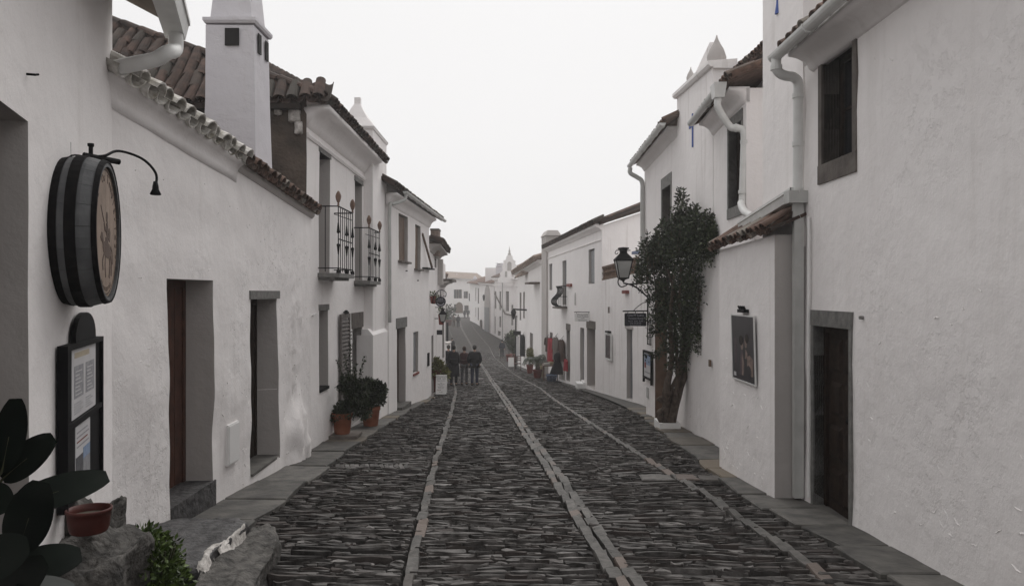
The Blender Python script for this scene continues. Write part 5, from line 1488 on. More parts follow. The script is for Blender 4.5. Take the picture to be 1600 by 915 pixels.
BOWLM = mat('bowl_clay', (.055, .014, .011), (.085, .021, .016), rough=.5, scale=9, bump=.15, spec=.25)
bw = empty('bowl', P(139, 829, 4.2), 'small red clay bowl standing on the rough boulder', 'bowl')
cb_ = P(139, 829, 4.2)
MB().lathe([(.092, 0), (.100, .02), (.107, .075), (.112, .108), (.116, .110), (.116, .124), (.107, .126), (.102, .09), (.09, .02), (.0, .015)], cb_, 28, cap=False).build('bowl_body', BOWLM, bw, smooth=True)
MB().lathe([(.001, 0), (.104, .003), (.104, .01), (.001, .012)], cb_+Z*.075, 20).build('soil', EARTH, bw)
MB().lathe([(.0, -.004), (.088, -.003), (.090, .001)], cb_, 20, cap=False).build('foot', BOWLM, bw)
bu = empty('shrub', GP(245, 915)+Vector((0, -.35, 0)), 'low glossy green shrub growing between the boulders', 'shrub')
c1 = P(236, 880, 4.55)
rs_ = np.random.default_rng(3)
pts, dr = in_ellipsoids(3200, [(tuple(c1), (.16, .2, .15)), (tuple(c1+Vector((-.06, .05, .12))), (.10, .12, .08)), (tuple(c1+Vector((.05, .02, -.16))), (.16, .2, .16)), (tuple(c1+Vector((-.02, -.02, -.3))), (.18, .2, .12))], rs_)
leaves('foliage', LEAFG, bu, pts, dr, .042, .5, rnd=rs_)
sm_ = MB()
for k in range(14):
    a = k*2.4; sm_.tube([c1+Vector((0, 0, -.42)), c1+Vector((.07*math.cos(a), .07*math.sin(a), -.15)), c1+Vector((.14*math.cos(a), .14*math.sin(a), .1))], .006, 5)
sm_.build('stem', STEM, bu)

# ---- rubber plant in the corner
rp = empty('rubber_plant', (-1.98, 2.95, G(2.95)), 'dark rubber plant with big glossy leaves in the near left corner', 'plant')
MB().tube(catmull([(-1.98, 2.95, G(2.95)), (-2.0, 2.96, .3), (-2.02, 2.98, .8), (-2.03, 3.0, 1.25)], 5), .022, 8).build('stem', STEM, rp, smooth=True)
def big_leaf(base, tip, nrm, wid, droop=.12, fold=.18):
    base, tip, nrm = Vector(base), Vector(tip), Vector(nrm)
    ax = tip-base; ln = ax.length; ax.normalize(); nrm = (nrm-ax*nrm.dot(ax)).normalized(); sd = ax.cross(nrm)
    mb = MB(); nu, nv = 12, 6; th = .0025
    def w_(t): return wid*.5*(math.sin(PI*min(1, t*.94+.02))**.46)*(1-.10*t)
    for s_ in (0, 1):
        vs = []
        for i in range(nu+1):
            t = i/nu; c = base+ax*ln*t-nrm*(droop*ln*t*t)-nrm*(th*s_)
            for j in range(nv+1):
                u = j/nv*2-1; x = u*w_(t)
                vs.append(c+sd*x+nrm*(fold*abs(x)-.35*fold*x*x/(wid*.5)+(.003 if abs(u) < .01 else 0)))
        fs = [(i*(nv+1)+j, i*(nv+1)+j+1, (i+1)*(nv+1)+j+1, (i+1)*(nv+1)+j) for i in range(nu) for j in range(nv)]
        if s_: fs = [tuple(reversed(f)) for f in fs]
        mb.add(vs, fs)
    me_o = mb.build('leaf', LEAFR, rp, smooth=True)
    pt = MB().tube([Vector((-2.02, 2.97, min(1.2, max(.1, base.z-.06)))), base, base+ax*ln*.5-nrm*(droop*ln*.25-.002)], [.006, .005, .002], 6); pt.build('petiole', STEM, me_o)
for (bp_, tp_, yb_, yt_, nr_, w_, dp_) in [
    ((2, 738), (26, 625), 2.95, 2.9, (.75, -.6, .3), .125, .05), ((4, 748), (80, 683), 3.0, 3.0, (.35, -.8, .5), .135, .06),
    ((10, 795), (168, 740), 2.9, 3.1, (.05, -.70, .70), .165, .05), ((28, 862), (62, 755), 2.8, 2.75, (.35, -.85, .3), .165, .05),
    ((0, 905), (122, 858), 2.75, 2.85, (.1, -.7, .7), .165, .16), ((20, 930), (122, 912), 2.6, 2.75, (.1, -.5, .85), .15, .12),
    ((-30, 770), (14, 790), 2.85, 2.8, (.3, -.8, .3), .13, .05), ((-40, 890), (40, 850), 2.6, 2.6, (.3, -.8, .5), .16, .08), ((-60, 700), (-5, 650), 2.95, 2.95, (.3, -.8, .5), .14, .08), ((-20, 960), (60, 880), 2.7, 2.6, (.4, -.7, .5), .15, .08)]:
    big_leaf(P(bp_[0], bp_[1], yb_), P(tp_[0], tp_[1], yt_), nr_, w_, dp_)

# ---- potted plants by the shuttered door
def pot(parent, c, r, h, m=TERRA):
    c = Vector(c); MB().lathe([(r*.72, 0), (r*.78, h*.1), (r*.95, h*.78), (r*1.0, h*.8), (r*1.03, h*.82), (r*1.04, h), (r*.94, h), (r*.9, h*.85), (0, h*.84)], c, 22, cap=False).build('pot', m, parent, smooth=True)
    MB().lathe([(0.001, 0), (r*.72, .002), (r*.72, .008)], c, 16).build('pot_base', m, parent)
tr = MB().box((-3.02, 13.66, G(13.66)+.085), .62, .52, .05); tr.box((-3.2, 13.66, G(13.66)+.05), .06, .4, .06); tr.box((-2.85, 13.66, G(13.66)+.05), .06, .4, .06); tr = tr.build('plant_tray', STONEB); tag(tr, 'low dark slate tray under the nearer terracotta pot', 'tray')
p1 = Vector((-3.02, 13.66, G(13.66)+.112))
pp1 = empty('potted_plant', p1, 'bushy dark shrub with tall upright shoots in the nearer terracotta pot', 'potted plant', 'potted shrubs by the white wall')
pot(pp1, p1, .18, .37)
rs_ = np.random.default_rng(8)
def c13(px, py, y=13.66): return tuple(P(px, py, y))
ell = [(c13(540, 640), (.20, .22, .16)), (c13(530, 650), (.16, .2, .10)), (c13(557, 615), (.20, .22, .22)), (c13(545, 600), (.15, .15, .15)), (c13(568, 640), (.14, .18, .16))]
pts, dr = in_ellipsoids(5600, ell, rs_, .4)
sp_, sd_ = [], []; sm_ = MB()
for (px, py, lean) in ((547, 541, 0), (528, 566, -.02), (532, 590, -.05), (570, 560, .03), (555, 572, 0), (526, 604, -.06), (539, 555, 0), (578, 590, .02)):
    a = Vector(c13(550, 640)); b2 = Vector(c13(px, py, 13.6)); m_ = a.lerp(b2, .5)+Vector((0, 0, .05))
    path = catmull([a, m_, b2], 8); sm_.tube(path, [.008*(1-i/len(path))+.002 for i in range(len(path))], 5)
    for i, p in enumerate(path):
        if i < 6: continue
        for k in range(7): sp_.append(tuple(p+Vector(rs_.normal(0, .012, 3)))); d = Vector(rs_.normal(0, 1, 3)); sd_.append(tuple(d+Vector((0, 0, .5))))
sm_.tube([p1+Z*.3, Vector(c13(550, 640))], .014, 6); sm_.build('stem', STEM, pp1)
leaves('foliage', LEAFD, pp1, np.concatenate([pts, np.array(sp_)]), np.concatenate([dr, np.array(sd_)]), .048, .55, rnd=rs_)
p2 = Vector((-2.86, 15.55, G(15.55)+.05))
pp2 = empty('potted_plant', p2, 'rounded dark leafy shrub in the farther terracotta pot', 'potted plant', 'potted shrubs by the white wall')
pot(pp2, p2, .19, .40)
c2 = P(581, 613, 15.55)
pts, dr = in_ellipsoids(3800, [(tuple(c2), (.27, .27, .24)), (tuple(c2+Vector((.12, 0, .02))), (.18, .2, .18)), (tuple(c2+Vector((-.1, 0, .14))), (.2, .2, .15)), (tuple(c2+Vector((.08, 0, -.16))), (.18, .2, .12))], rs_, .4)
leaves('foliage', LEAFD, pp2, pts, dr, .055, .6, rnd=rs_)
MB().tube([p2+Z*.3, c2], .018, 6).build('stem', STEM, pp2)
# shutter board with a small lamp, and a number tile
qa, qb = W3.hit(528.5)[0], W3.hit(543)[0]; z1_ = W3.hit(536, 490)[1]; z0_ = W3.hit(536, 640)[1]
SHUTM = mat('shutter_brown_grey', (.10, .088, .084), (.15, .135, .128), rough=.7, scale=8, bump=.2)
sb2 = empty('shutter', W3.pt(qa, z0_, 0), 'grey louvred shutter hooked open against the wall behind the potted shrubs', 'shutter')
wpart(sb2, 'stile', W3, qa, qa+.07, z0_, z1_, .02, .06, SHUTM); wpart(sb2, 'stile', W3, qb-.07, qb, z0_, z1_, .02, .06, SHUTM)
wpart(sb2, 'rail', W3, qa+.07, qb-.07, z1_-.08, z1_, .02, .06, SHUTM); wpart(sb2, 'rail', W3, qa+.07, qb-.07, z0_, z0_+.1, .02, .06, SHUTM)
for k in range(22):
    z = z0_+.12+(z1_-z0_-.22)*k/22
    m_ = MB(); m_.hexa([W3.pt(qa+.07, z, .05), W3.pt(qb-.07, z, .05), W3.pt(qb-.07, z+.05, .025), W3.pt(qa+.07, z+.05, .025), W3.pt(qa+.07, z+.012, .056), W3.pt(qb-.07, z+.012, .056), W3.pt(qb-.07, z+.062, .03), W3.pt(qa+.07, z+.062, .03)]); m_.build('slat', SHUTM, sb2)
MB().lathe([(.05, 0), (.06, .03), (.02, .07)], W3.pt((qa+qb)/2, z1_+.0, .06), 10).build('cap', BLACKP, sb2)
q, z = W3.hit(547.5, 526); tl = empty('number_tile', W3.pt(q, z-.1, 0), 'small white scroll edged tile fixed beside the dark doorway', 'tile')
wpart(tl, 'tile', W3, q-.12, q+.12, z-.14, z+.14, .0, .015, WHITEP)
for a, b2 in ((-.08, .09), (-.06, .02), (-.07, -.05)): wpart(tl, 'print', W3, q+a, q-a, z+b2, z+b2+.025, .0152, .0162, LETTERD)

# ---- sandwich board and the big pot behind it
yb_ = Yg(617); cB = GP(689, 617)
ab = empty('sandwich_board', cB, 'white sandwich board printed with a menu beside the left pavement', 'sign')
wB, hB = 17/FPX*yb_/2, 31/FPX*yb_
def sandwich(parent, c, hw, h, lean, face=WHITEP):
    f = MB(); f.hexa([c+Vector((-hw, 0, .03)), c+Vector((hw, 0, .03)), c+Vector((hw, .02, .03)), c+Vector((-hw, .02, .03)), c+Vector((-hw, lean, h)), c+Vector((hw, lean, h)), c+Vector((hw, lean+.02, h)), c+Vector((-hw, lean+.02, h))]); f = f.build('front_panel', face, parent)
    b2 = MB(); y2 = 2*lean+.03; b2.hexa([c+Vector((-hw, y2, .03)), c+Vector((hw, y2, .03)), c+Vector((hw, y2+.02, .03)), c+Vector((-hw, y2+.02, .03)), c+Vector((-hw, lean+.022, h-.01)), c+Vector((hw, lean+.022, h-.01)), c+Vector((hw, lean+.042, h-.01)), c+Vector((-hw, lean+.042, h-.01))]); b2.build('back_panel', face, parent)
    for sx in (-1, 1):
        for y0 in (0, y2): MB().box(c+Vector((sx*(hw-.02), y0+.01, .014)), .03, .03, .034).build('foot', BLACKP, parent)
    return f
fB = sandwich(ab, cB, wB, hB, .16)
rgtB, upB = Vector((1, 0, 0)), Vector((0, .16, hB-.03)).normalized()
def onB(x, t): return cB+Vector((x, .16*t-.004, .03+(hB-.03)*t))
text_obj('lettering', 'RESTAURANTE', hB*.083, LETTERD, ab, onB(0, .90), rgtB, upB); text_obj('lettering', 'CAFÉ · BAR', hB*.09, LETTERD, ab, onB(0, .80), rgtB, upB); text_obj('lettering', 'Menu do Dia', hB*.075, LETTERD, ab, onB(0, .70), rgtB, upB)
for k, s_ in enumerate(('Sopa', 'Migas com carne', 'Ensopado', 'Bacalhau assado', 'Queijo e pão')): text_obj('lettering', s_, hB*.052, LETTERD, ab, onB(.0, .59-.07*k), rgtB, upB)
text_obj('lettering', 'Vinhos', hB*.08, OXIDE, ab, onB(-wB*.4, .22), rgtB, upB); text_obj('lettering', 'da casa', hB*.06, LETTERD, ab, onB(.0, .12), rgtB, upB)
yp = 26.7; p3 = Vector((-2.60, yp, G(yp)+.05))
pp3 = empty('potted_plant', p3, 'yellow green leafy plant in a tall red pot behind the sandwich board', 'potted plant')
pot(pp3, p3, .26, .78, TERRAD)
c3 = P(682, 578, yp)
pts, dr = in_ellipsoids(1500, [(tuple(c3), (.32, .3, .30)), (tuple(c3+Vector((.15, 0, -.12))), (.25, .25, .2)), (tuple(c3+Vector((-.05, 0, .2))), (.22, .2, .2))], rs_, .4)
leaves('foliage', LEAFY, pp3, pts, dr, .14, .4, .5, rnd=rs_); MB().tube([p3+Z*.6, c3], .03, 6).build('stem', STEM, pp3)

# ---- flower pots on the wall, round cafe sign, small lantern
def wall_pot(px, py, y, w_, h_, label, leafm, up_):
    c = P(px, py, y); o = empty('hanging_pot', c, label, 'flower pot', 'red flower pots hung on the left wall')
    MB().lathe([(w_*.36, 0), (w_*.5, h_), (w_*.44, h_), (0, h_*.8)], c, 14, cap=False).build('pot', OXIDE, o)
    MB().lathe([(.001, 0), (w_*.36, .004)], c, 14).build('pot_base', OXIDE, o)
    MB().tube([c+Vector((-w_*.5, 0, h_*.6)), c+Vector((-w_*.5-.28, 0, h_*.6))], .015, 5).build('holder', IRON, o)
    pts, dr = in_ellipsoids(190, [(tuple(c+Vector((.0, 0, h_+up_*.25))), (w_*.5, w_*.4, up_*.5)), (tuple(c+Vector((.14, 0, h_-.06))), (w_*.45, w_*.3, .12))], rs_, .45)
    leaves('foliage', leafm, o, pts, dr, .075, .4, .6, rnd=rs_); return o
wall_pot(676.5, 474, 24.9, .21, .24, 'red flower pot with trailing green leaves, the upper of the two on the wall', LEAFG, .16)
wall_pot(689.5, 507, 27.0, .22, .36, 'red flower pot with upright green shoots, the lower of the two on the wall', LEAFG, .40)
ys_ = 24.5
cS = P(688.5, 471, ys_); rS = .17*1
cs = empty('hanging_sign', cS, 'round black cafe sign hung from a curled iron bracket on the left', 'sign')
MB().lathe([(.165, -.012), (.165, .012)], cS, 26, (Vector((1, 0, 0)), Z, Vector((0, -1, 0)))).build('sign_plate', SIGNBLK, cs)
R1_, U1_ = Vector((1, 0, 0)), Z
text_obj('lettering', 'CAFÉ', .075, LETTERW, cs, cS+Vector((0, -.015, .075)), R1_, U1_); text_obj('lettering', 'RESTAURANTE', .042, LETTERW, cs, cS+Vector((0, -.015, .015)), R1_, U1_)
sm_ = MB()
for i in range(8):
    a0, a1 = math.radians(205+16.5*i), math.radians(205+16.5*(i+1))
    sm_.prism([cS+Vector((r*math.cos(a), -.0135, r*math.sin(a))) for r, a in ((.13, a0), (.13, a1), (.10, a1), (.10, a0))], (0, -.002, 0))
sm_.build('printed_curve', LETTERW, cs)
xw = -2.86
br = catmull([P(675.8, 474, ys_), P(678, 462, ys_), P(684, 455, ys_), P(691, 453, ys_), P(697, 457, ys_), P(696, 463, ys_), P(692.5, 462, ys_)], 6)
MB().tube(br, .014, 6).build('bracket', IRON, cs, smooth=True)
MB().tube([P(688.5, 454, ys_), P(688.5, 464, ys_)], .012, 5).build('hanger', IRON, cs)
MB().tube([P(675.5, 474, ys_), P(691, 474, ys_)], .012, 5).build('bracket', IRON, cs)
def lantern(parent, c, s, n=4, glass=FROST):
    """square tapered street lantern, c = bottom centre, s = overall height"""
    w0, w1 = s*.13, s*.225
    k = 4; A4 = [(1, 1), (-1, 1), (-1, -1), (1, -1)]
    def q(w_, z): return [c+Vector((x*w_/1, y*w_/1, z*s)) for x, y in A4]
    b2, t_ = q(w0, .12), q(w1, .62)
    for i in range(4): MB().tube([b2[i], t_[i]], s*.018, 5).build('frame_bar', IRON, parent)
    for r_ in (b2, t_): MB().tube(r_+[r_[0]], s*.02, 5).build('frame_ring', IRON, parent)
    for i in range(4):
        j = (i+1) % 4; a = MB(); p = [b2[i]*.97+b2[j]*.03, b2[j]*.97+b2[i]*.03, t_[j]*.97+t_[i]*.03, t_[i]*.97+t_[j]*.03]
        ce = sum(p, Vector())/4; dn = (c+Z*ce.z-Z*c.z-ce)*.03
        a.hexa([p[0], p[1], p[2], p[3], p[0]+dn, p[1]+dn, p[2]+dn, p[3]+dn]); a.build('pane', glass, parent)
    m_ = MB(); R = [q(w1*1.12, .62), q(w1*1.1, .66), q(w1*.62, .78), q(w1*.42, .83), q(w1*.42, .93), q(w1*.62, .94), q(w1*.62, .98), q(w1*.1, 1.0)]
    vs = [v for r in R for v in r]; fs = []
    for i in range(len(R)-1):
        for e in range(4): fs.append((i*4+e, i*4+(e+1) % 4, i*4+4+(e+1) % 4, i*4+4+e))
    fs += [(3, 2, 1, 0), tuple(range(len(vs)-4, len(vs)))]
    m_.add(vs, fs).build('roof', IRON, parent)
    m_ = MB(); m_.lathe([(.01*s, 0), (.03*s, .02*s), (.05*s, .07*s), (.2*s*.9, .12*s)], c, 4); m_.build('base', IRON, parent)
    MB().lathe([(.03*s, 0), (.03*s, .25*s)], c+Z*.14*s, 8).build('lamp_holder', BLACKP, parent)
sl = empty('lantern', P(692, 505, 25.2), 'small iron wall lantern hanging below the round cafe sign', 'lantern')
lantern(sl, P(692, 505, 25.2), .49)
MB().tube([P(692, 483, 25.2), P(692, 480, 25.2), P(680, 480, 25.2)], .012, 5).build('hanger', IRON, sl)
c = P(685.5, 519, 28); ss2 = MB().box(c, .26, .03, .17).build('hanging_sign', SIGNBLK); tag(ss2, 'small dark rectangular sign below the lower flower pot', 'sign')
q, z = W4.hit(669, 566); wpart(h4, 'mail_slot', W4, q-.14, q+.1, z-.1, z+.3, .0, .03, BLACKP)

# ================================================================== THINGS ON THE RIGHT
# ---- portrait of a couple in a white frame
qa, qb = V2.hit(1147)[0], V2.hit(1183)[0]; qa, qb = min(qa, qb), max(qa, qb); zt_, zb_ = V2.hit(1165, 492)[1], V2.hit(1165, 597)[1]
pf = empty('framed_portrait', V2.pt((qa+qb)/2, zb_, 0), 'dark framed portrait of two people on the low wing', 'picture')
ti = .022   # leans out at the top
def vp(q, z, d): return V2.pt(q, z, .004+d+ti*(z-zb_)/(zt_-zb_))
def vbox(name, a, b2, c_, d_, e0, e1, m, parent): return MB().hexa([vp(a, c_, e0), vp(b2, c_, e0), vp(b2, c_, e1), vp(a, c_, e1), vp(a, d_, e0), vp(b2, d_, e0), vp(b2, d_, e1), vp(a, d_, e1)]).build(name, m, parent)
fw = .015
vbox('frame_bar', qa, qa+fw, zb_, zt_, 0, .018, PIPE, pf); vbox('frame_bar', qb-fw, qb, zb_, zt_, 0, .018, PIPE, pf); vbox('frame_bar', qa+fw, qb-fw, zb_, zb_+fw, 0, .0175, PIPE, pf); vbox('frame_bar', qa+fw, qb-fw, zt_-fw, zt_, 0, .0175, PIPE, pf)
pc = vbox('picture', qa+fw, qb-fw, zb_+fw, zt_-fw, .002, .010, PAPERD, pf)
BLKPRINT = mat('print_black', (.010, .009, .012), (.022, .019, .024), rough=.35, scale=6, bump=0); FLESH = mat('print_flesh', (.13, .09, .075), (.27, .20, .17), rough=.4, scale=16, bump=0)
MAUVE = mat('print_mauve', (.05, .035, .045), (.085, .06, .065), rough=.4, scale=9, bump=0)
vbox('print', qa+fw+.01, qb-fw-.01, zb_+fw+.01, zt_-fw-.01, .0103, .0113, BLKPRINT, pc)
def vpoly(pts, m, d): 
    # u measured from the left as seen from the street
    W_, H_ = qb-qa, zt_-zb_
    MB().prism([vp(qb-u*W_, zb_+v*H_, d) for u, v in pts], V2.n3*.0008).build('print', m, pc)
def oval(cx, cy, rx, ry, k=16): return [(cx+rx*math.cos(2*PI*i/k), cy+ry*math.sin(2*PI*i/k)) for i in range(k)]
vpoly(oval(.46, .56, .060, .085), FLESH, .0115); vpoly(oval(.63, .60, .055, .085), FLESH, .0115)
vpoly(oval(.43, .62, .09, .075), HAIRD, .0125); vpoly(oval(.68, .66, .075, .07), HAIRD, .0125)
vpoly([(.36, .10), (.52, .10), (.56, .28), (.50, .47), (.42, .46), (.37, .34)], MAUVE, .0115); vpoly([(.66, .22), (.80, .12), (.90, .12), (.93, .36), (.78, .42), (.68, .40)], FLESH, .0116)
vpoly([(.44, .10), (.5, .10), (.53, .30), (.49, .42), (.455, .40)], FLESH, .0125); vpoly([(.58, .36), (.66, .36), (.70, .44), (.62, .5)], FLESH, .0125); vpoly(oval(.73, .17, .10, .1), BLKPRINT, .0128)
vpoly([(.07, .06), (.17, .06), (.17, .12), (.07, .12)], PAPER, .0122); vpoly(oval(.18, .45, .05, .2), MAUVE, .0114)
pl = MB(); wbox(pl, V2, (qa+qb)/2-.14, (qa+qb)/2+.12, zt_+.03, zt_+.07, .0, .06)
for k in range(4): pl.tube([V2.pt((qa+qb)/2-.1+.07*k, zt_+.07, .03), V2.pt((qa+qb)/2-.1+.07*k, zt_+.11, .05)], .012, 5)
pl = pl.build('picture_lamp', BLACKP); tag(pl, 'small black spiked lamp fixed above the framed portrait', 'lamp')
q, z = V2.hit(1112, 568); 
q, z = V3.hit(1111, 567); sk = MB().box(V3.pt(q, z, .02), .09, .03, .11, V3.axes()).build('wall_socket', WOODB); tag(sk, 'tiny brown socket on the white wall beside the climbing shrub', 'socket')

# ---- climbing shrub with its planter
pb_ = Vector((3.08, 15.35, G(15.35)))
plb = empty('planter', pb_, 'long white stone planter at the foot of the climbing shrub', 'planter')
for sx, sy, lx, ly in ((0, -.30, .40, .06), (0, .30, .40, .06), (-.17, 0, .06, .54), (.17, 0, .06, .54)):
    MB().box(pb_+Vector((sx+.02, sy, .085)), lx, ly, .17).build('planter_side', WHITEP, plb)
MB().box(pb_+Vector((.02, 0, .06)), .28, .54, .10).build('soil', EARTH, plb)
bs = empty('climbing_shrub', pb_+Vector((0, 0, .13)), 'tall dark climbing shrub covering the white wall on the right', 'shrub')
tk = MB(); rr = random.Random(12)
for k in range(9):
    b0 = pb_+Vector((rr.uniform(-.08, .13), rr.uniform(-.2, .2), .10)); y1 = 13.6+rr.uniform(-.8, 1.6)
    t1 = P(1050+rr.uniform(-6, 34), 560, 15.0); t2 = P(1040+rr.uniform(0, 60), rr.uniform(380, 470), y1+.6)
    mid = b0.lerp(t1, .5)+Vector((rr.uniform(-.12, .06), rr.uniform(-.1, .1), rr.uniform(-.05, .05)))
    path = catmull([b0, mid, t1, t1.lerp(t2, .5)+Vector((rr.uniform(-.1, .1), 0, 0)), t2], 6); m_ = len(path)
    r0 = rr.uniform(.035, .075)
    tk.tube(path, [r0*(1-.8*i/m_)*rr.uniform(.88, 1.12)+.006 for i in range(m_)], 8)
for k in range(3):   # old twisted stumps at the foot
    b0 = pb_+Vector((-.10+.08*k, -.18+.14*k, .10)); tk.tube(catmull([b0, b0+Vector((-.08, 0, .25)), b0+Vector((.05, 0, .38)), b0+Vector((-.09, .02, .55))], 5), [.05*rr.uniform(.8, 1.2) for _ in range(16)], 7)
tk.build('trunk', BARK, bs, smooth=True)
rs_ = np.random.default_rng(21)
def e_(px, py, y, rx, ry, rz): return (tuple(P(px, py, y)), (rx, ry, rz))
ell = [e_(1045, 400, 15.1, .45, .7, .40), e_(1028, 415, 15.3, .33, .6, .32), e_(1072, 390, 14.0, .40, .8, .45), e_(1095, 385, 13.2, .30, .6, .36), e_(1060, 450, 14.8, .48, .8, .5),
       e_(1085, 440, 13.8, .34, .7, .5), e_(1058, 500, 14.9, .38, .7, .45), e_(1075, 495, 14.3, .34, .6, .45), e_(1055, 540, 15.1, .28, .5, .28), e_(1078, 535, 14.6, .22, .4, .26), e_(1062, 360, 14.6, .34, .6, .30), e_(1036, 460, 15.2, .3, .5, .4), e_(1086, 352, 13.4, .24, .5, .25), e_(1032, 500, 15.2, .18, .3, .3)]
ell += [e_(1052, 572, 15.1, .16, .3, .16), e_(1076, 566, 14.8, .14, .25, .18), e_(1108, 378, 12.9, .22, .45, .26), e_(1016, 388, 15.5, .22, .4, .22), e_(1112, 402, 12.8, .14, .35, .16)]
pts, dr = in_ellipsoids(17000, ell, rs_, .46)
keep = pts[:, 0] < np.interp(pts[:, 1], [10.4, 17.35], [3.27, 3.47]); pts, dr = pts[keep], dr[keep]
sp_, sd_ = [], []; tw_ = MB()
for k in range(110):
    px = rs_.uniform(1003, 1126); y = float(np.interp(px, [1000, 1130], [15.4, 12.7]))+rs_.uniform(-.3, .3)
    topy = float(np.interp(px, [1000, 1018, 1045, 1062, 1080, 1100, 1118, 1130], [385, 350, 335, 290, 312, 328, 322, 352]))+rs_.uniform(0, 42)
    by = float(np.interp(px, [1000, 1030, 1090, 1128], [440, 400, 370, 385]))
    a = P(px+rs_.uniform(-8, 8), by+10, y); b2 = P(px+rs_.uniform(-3, 3)+(-7 if px < 1018 else 0), topy, y-.05)
    lim = np.interp(y, [10.4, 17.35], [3.26, 3.46]); 
    if a.x > lim: a.x = lim
    if b2.x > lim: b2.x = lim
    path = catmull([a, a.lerp(b2, .5)+Vector((rs_.uniform(-.05, .05), 0, 0)), b2], 7); m_ = len(path)
    tw_.tube(path, [.007*(1-i/m_)+.002 for i in range(m_)], 4)
    for i, p in enumerate(path):
        w_ = .035*(1-i/m_)+.012
        for j in range(6): sp_.append(tuple(p+Vector(rs_.normal(0, w_, 3)))); sd_.append((rs_.normal(0, .8), rs_.normal(0, .8), .7))
# loose sprigs on the lower left and right edges
for k in range(26):
    px, py = (rs_.uniform(1006, 1024), rs_.uniform(430, 560)) if k % 2 else (rs_.uniform(1086, 1112), rs_.uniform(440, 545))
    y = 15.2 if k % 2 else 13.9; a = P(px+(14 if k % 2 else -16), py-5, y); b2 = P(px, py+rs_.uniform(-8, 14), y-.1)
    lim = np.interp(y, [10.4, 17.35], [3.26, 3.46]); a.x = min(a.x, lim); b2.x = min(b2.x, lim)
    path = catmull([a, b2], 6); tw_.tube(path, .004, 4)
    for p in path:
        for j in range(6): sp_.append(tuple(p+Vector(rs_.normal(0, .03, 3)))); sd_.append(tuple(rs_.normal(0, 1, 3)))
tw_.build('twig', BARK, bs)['kind'] = 'stuff'
ap, ad = np.concatenate([pts, np.array(sp_)]), np.concatenate([dr, np.array(sd_)])
LEAFM = mat('leaf_mid', (.028, .040, .016), (.075, .095, .038), rough=.45, scale=5, bump=0, rand=.5, rmode='island', spec=.35)
pk = rs_.random(len(ap)) < .22
leaves('foliage', LEAFD, bs, ap[~pk], ad[~pk], .062, .5, .3, rnd=rs_); leaves('foliage', LEAFM, bs, ap[pk], ad[pk], .058, .5, .3, rnd=rs_)

# ---- street lantern on a wrought bracket, hanging guest house sign, notice board
yL = 18.05
ln_ = empty('street_lantern', P(974, 441, yL), 'black iron street lantern on a curled wall bracket beside the climbing shrub', 'street lantern')
lantern(ln_, P(974, 441, yL), 55/FPX*yL)
MB().tube([P(974, 442, yL), P(983, 444, yL), P(1013, 441.5, yL)], .020, 7).build('bracket', IRON, ln_)
MB().tube(catmull([P(984, 444, yL), P(996, 450, yL), P(1012, 464, yL)], 5), .020, 7).build('bracket', IRON, ln_)
MB().tube(catmull([P(974, 439, yL), P(967, 436, yL), P(966, 443, yL), P(971, 448, yL), P(980, 445, yL)], 6), .015, 6).build('scroll', IRON, ln_, smooth=True)
MB().tube([P(963, 391, yL), P(985, 391, yL)], .012, 6).build('top_bar', IRON, ln_)
MB().tube(catmull([P(963, 391, yL), P(961, 395, yL), P(964, 397, yL), P(966, 394, yL)], 4), .010, 5).build('scroll', IRON, ln_)
scr = MB()
for (px, py, s_) in ((992, 447, 1), (999, 450, -1), (1005, 449, 1), (1010, 453, -1), (1002, 456, 1)):
    scr.tube(catmull([P(px-4, py+2*s_, yL), P(px-1, py-4*s_, yL), P(px+3, py-1*s_, yL), P(px+1, py+2*s_, yL), P(px-1, py, yL)], 4), .009, 5)
scr.build('scroll', IRON, ln_)
MB().tube([P(1013, 428, yL), P(1013, 474, yL)], .018, 6).build('wall_bar', IRON, ln_)
yS = 17.98
hs_ = empty('hanging_sign', P(993, 510, yS), 'black guest house sign with pale lettering hung from an iron bracket', 'sign')
def plate(c, w_, h_, t, ch, m, parent, name='sign_plate'):
    pts = [(-w_/2+ch, -h_/2), (w_/2-ch, -h_/2), (w_/2, -h_/2+ch), (w_/2, h_/2-ch), (w_/2-ch, h_/2), (-w_/2+ch, h_/2), (-w_/2, h_/2-ch), (-w_/2, -h_/2+ch)]
    return MB().prism([c+Vector((x, 0, z)) for x, z in pts], (0, t, 0)).build(name, m, parent)
cH = P(993, 499, yS); wH, hH = 34/FPX*yS, 20.5/FPX*yS
plate(cH, wH, hH, .025, .02, SIGNBLK, hs_)
for dz, h_, s_, w__ in ((.33, .21, 'Casa Mª Luana', 0), (.08, .19, 'Turismo Rural', 0), (-.12, .12, 'Rooms   Suites   Rural', 0), (-.27, .11, 'Telef.  266 557 000', 0), (-.40, .09, 'Rua Direita  Monsaraz', 0)):
    text_obj('lettering', s_, hH*h_, LETTERW, hs_, cH+Vector((0, -.002, hH*dz)), R1_, U1_, .002)
MB().tube([P(973, 486, yS), P(1012, 485.5, yS)], .018, 6).build('bracket', IRON, hs_); MB().tube([P(1012, 462, yS), P(1012, 508, yS)], .018, 6).build('bracket', IRON, hs_)
MB().tube(catmull([P(1012, 471, yS), P(1003, 474, yS), P(994, 481, yS), P(990, 485, yS)], 5), .009, 5).build('scroll', IRON, hs_)
for px in (981, 993, 1005): MB().tube([P(px, 486, yS), P(px, 489.5, yS)], .008, 5).build('hanger', IRON, hs_)
qa, za1 = V4l.hit(1008.5, 546); qb, zb1 = V4l.hit(1021.5, 549); _, zb0 = V4l.hit(1015, 592)
qa, qb = min(qa, qb), max(qa, qb)
nbd_ = empty('notice_board', V4l.pt((qa+qb)/2, zb0, 0), 'black framed notice board with a pale poster near the shrub trunk', 'notice board')
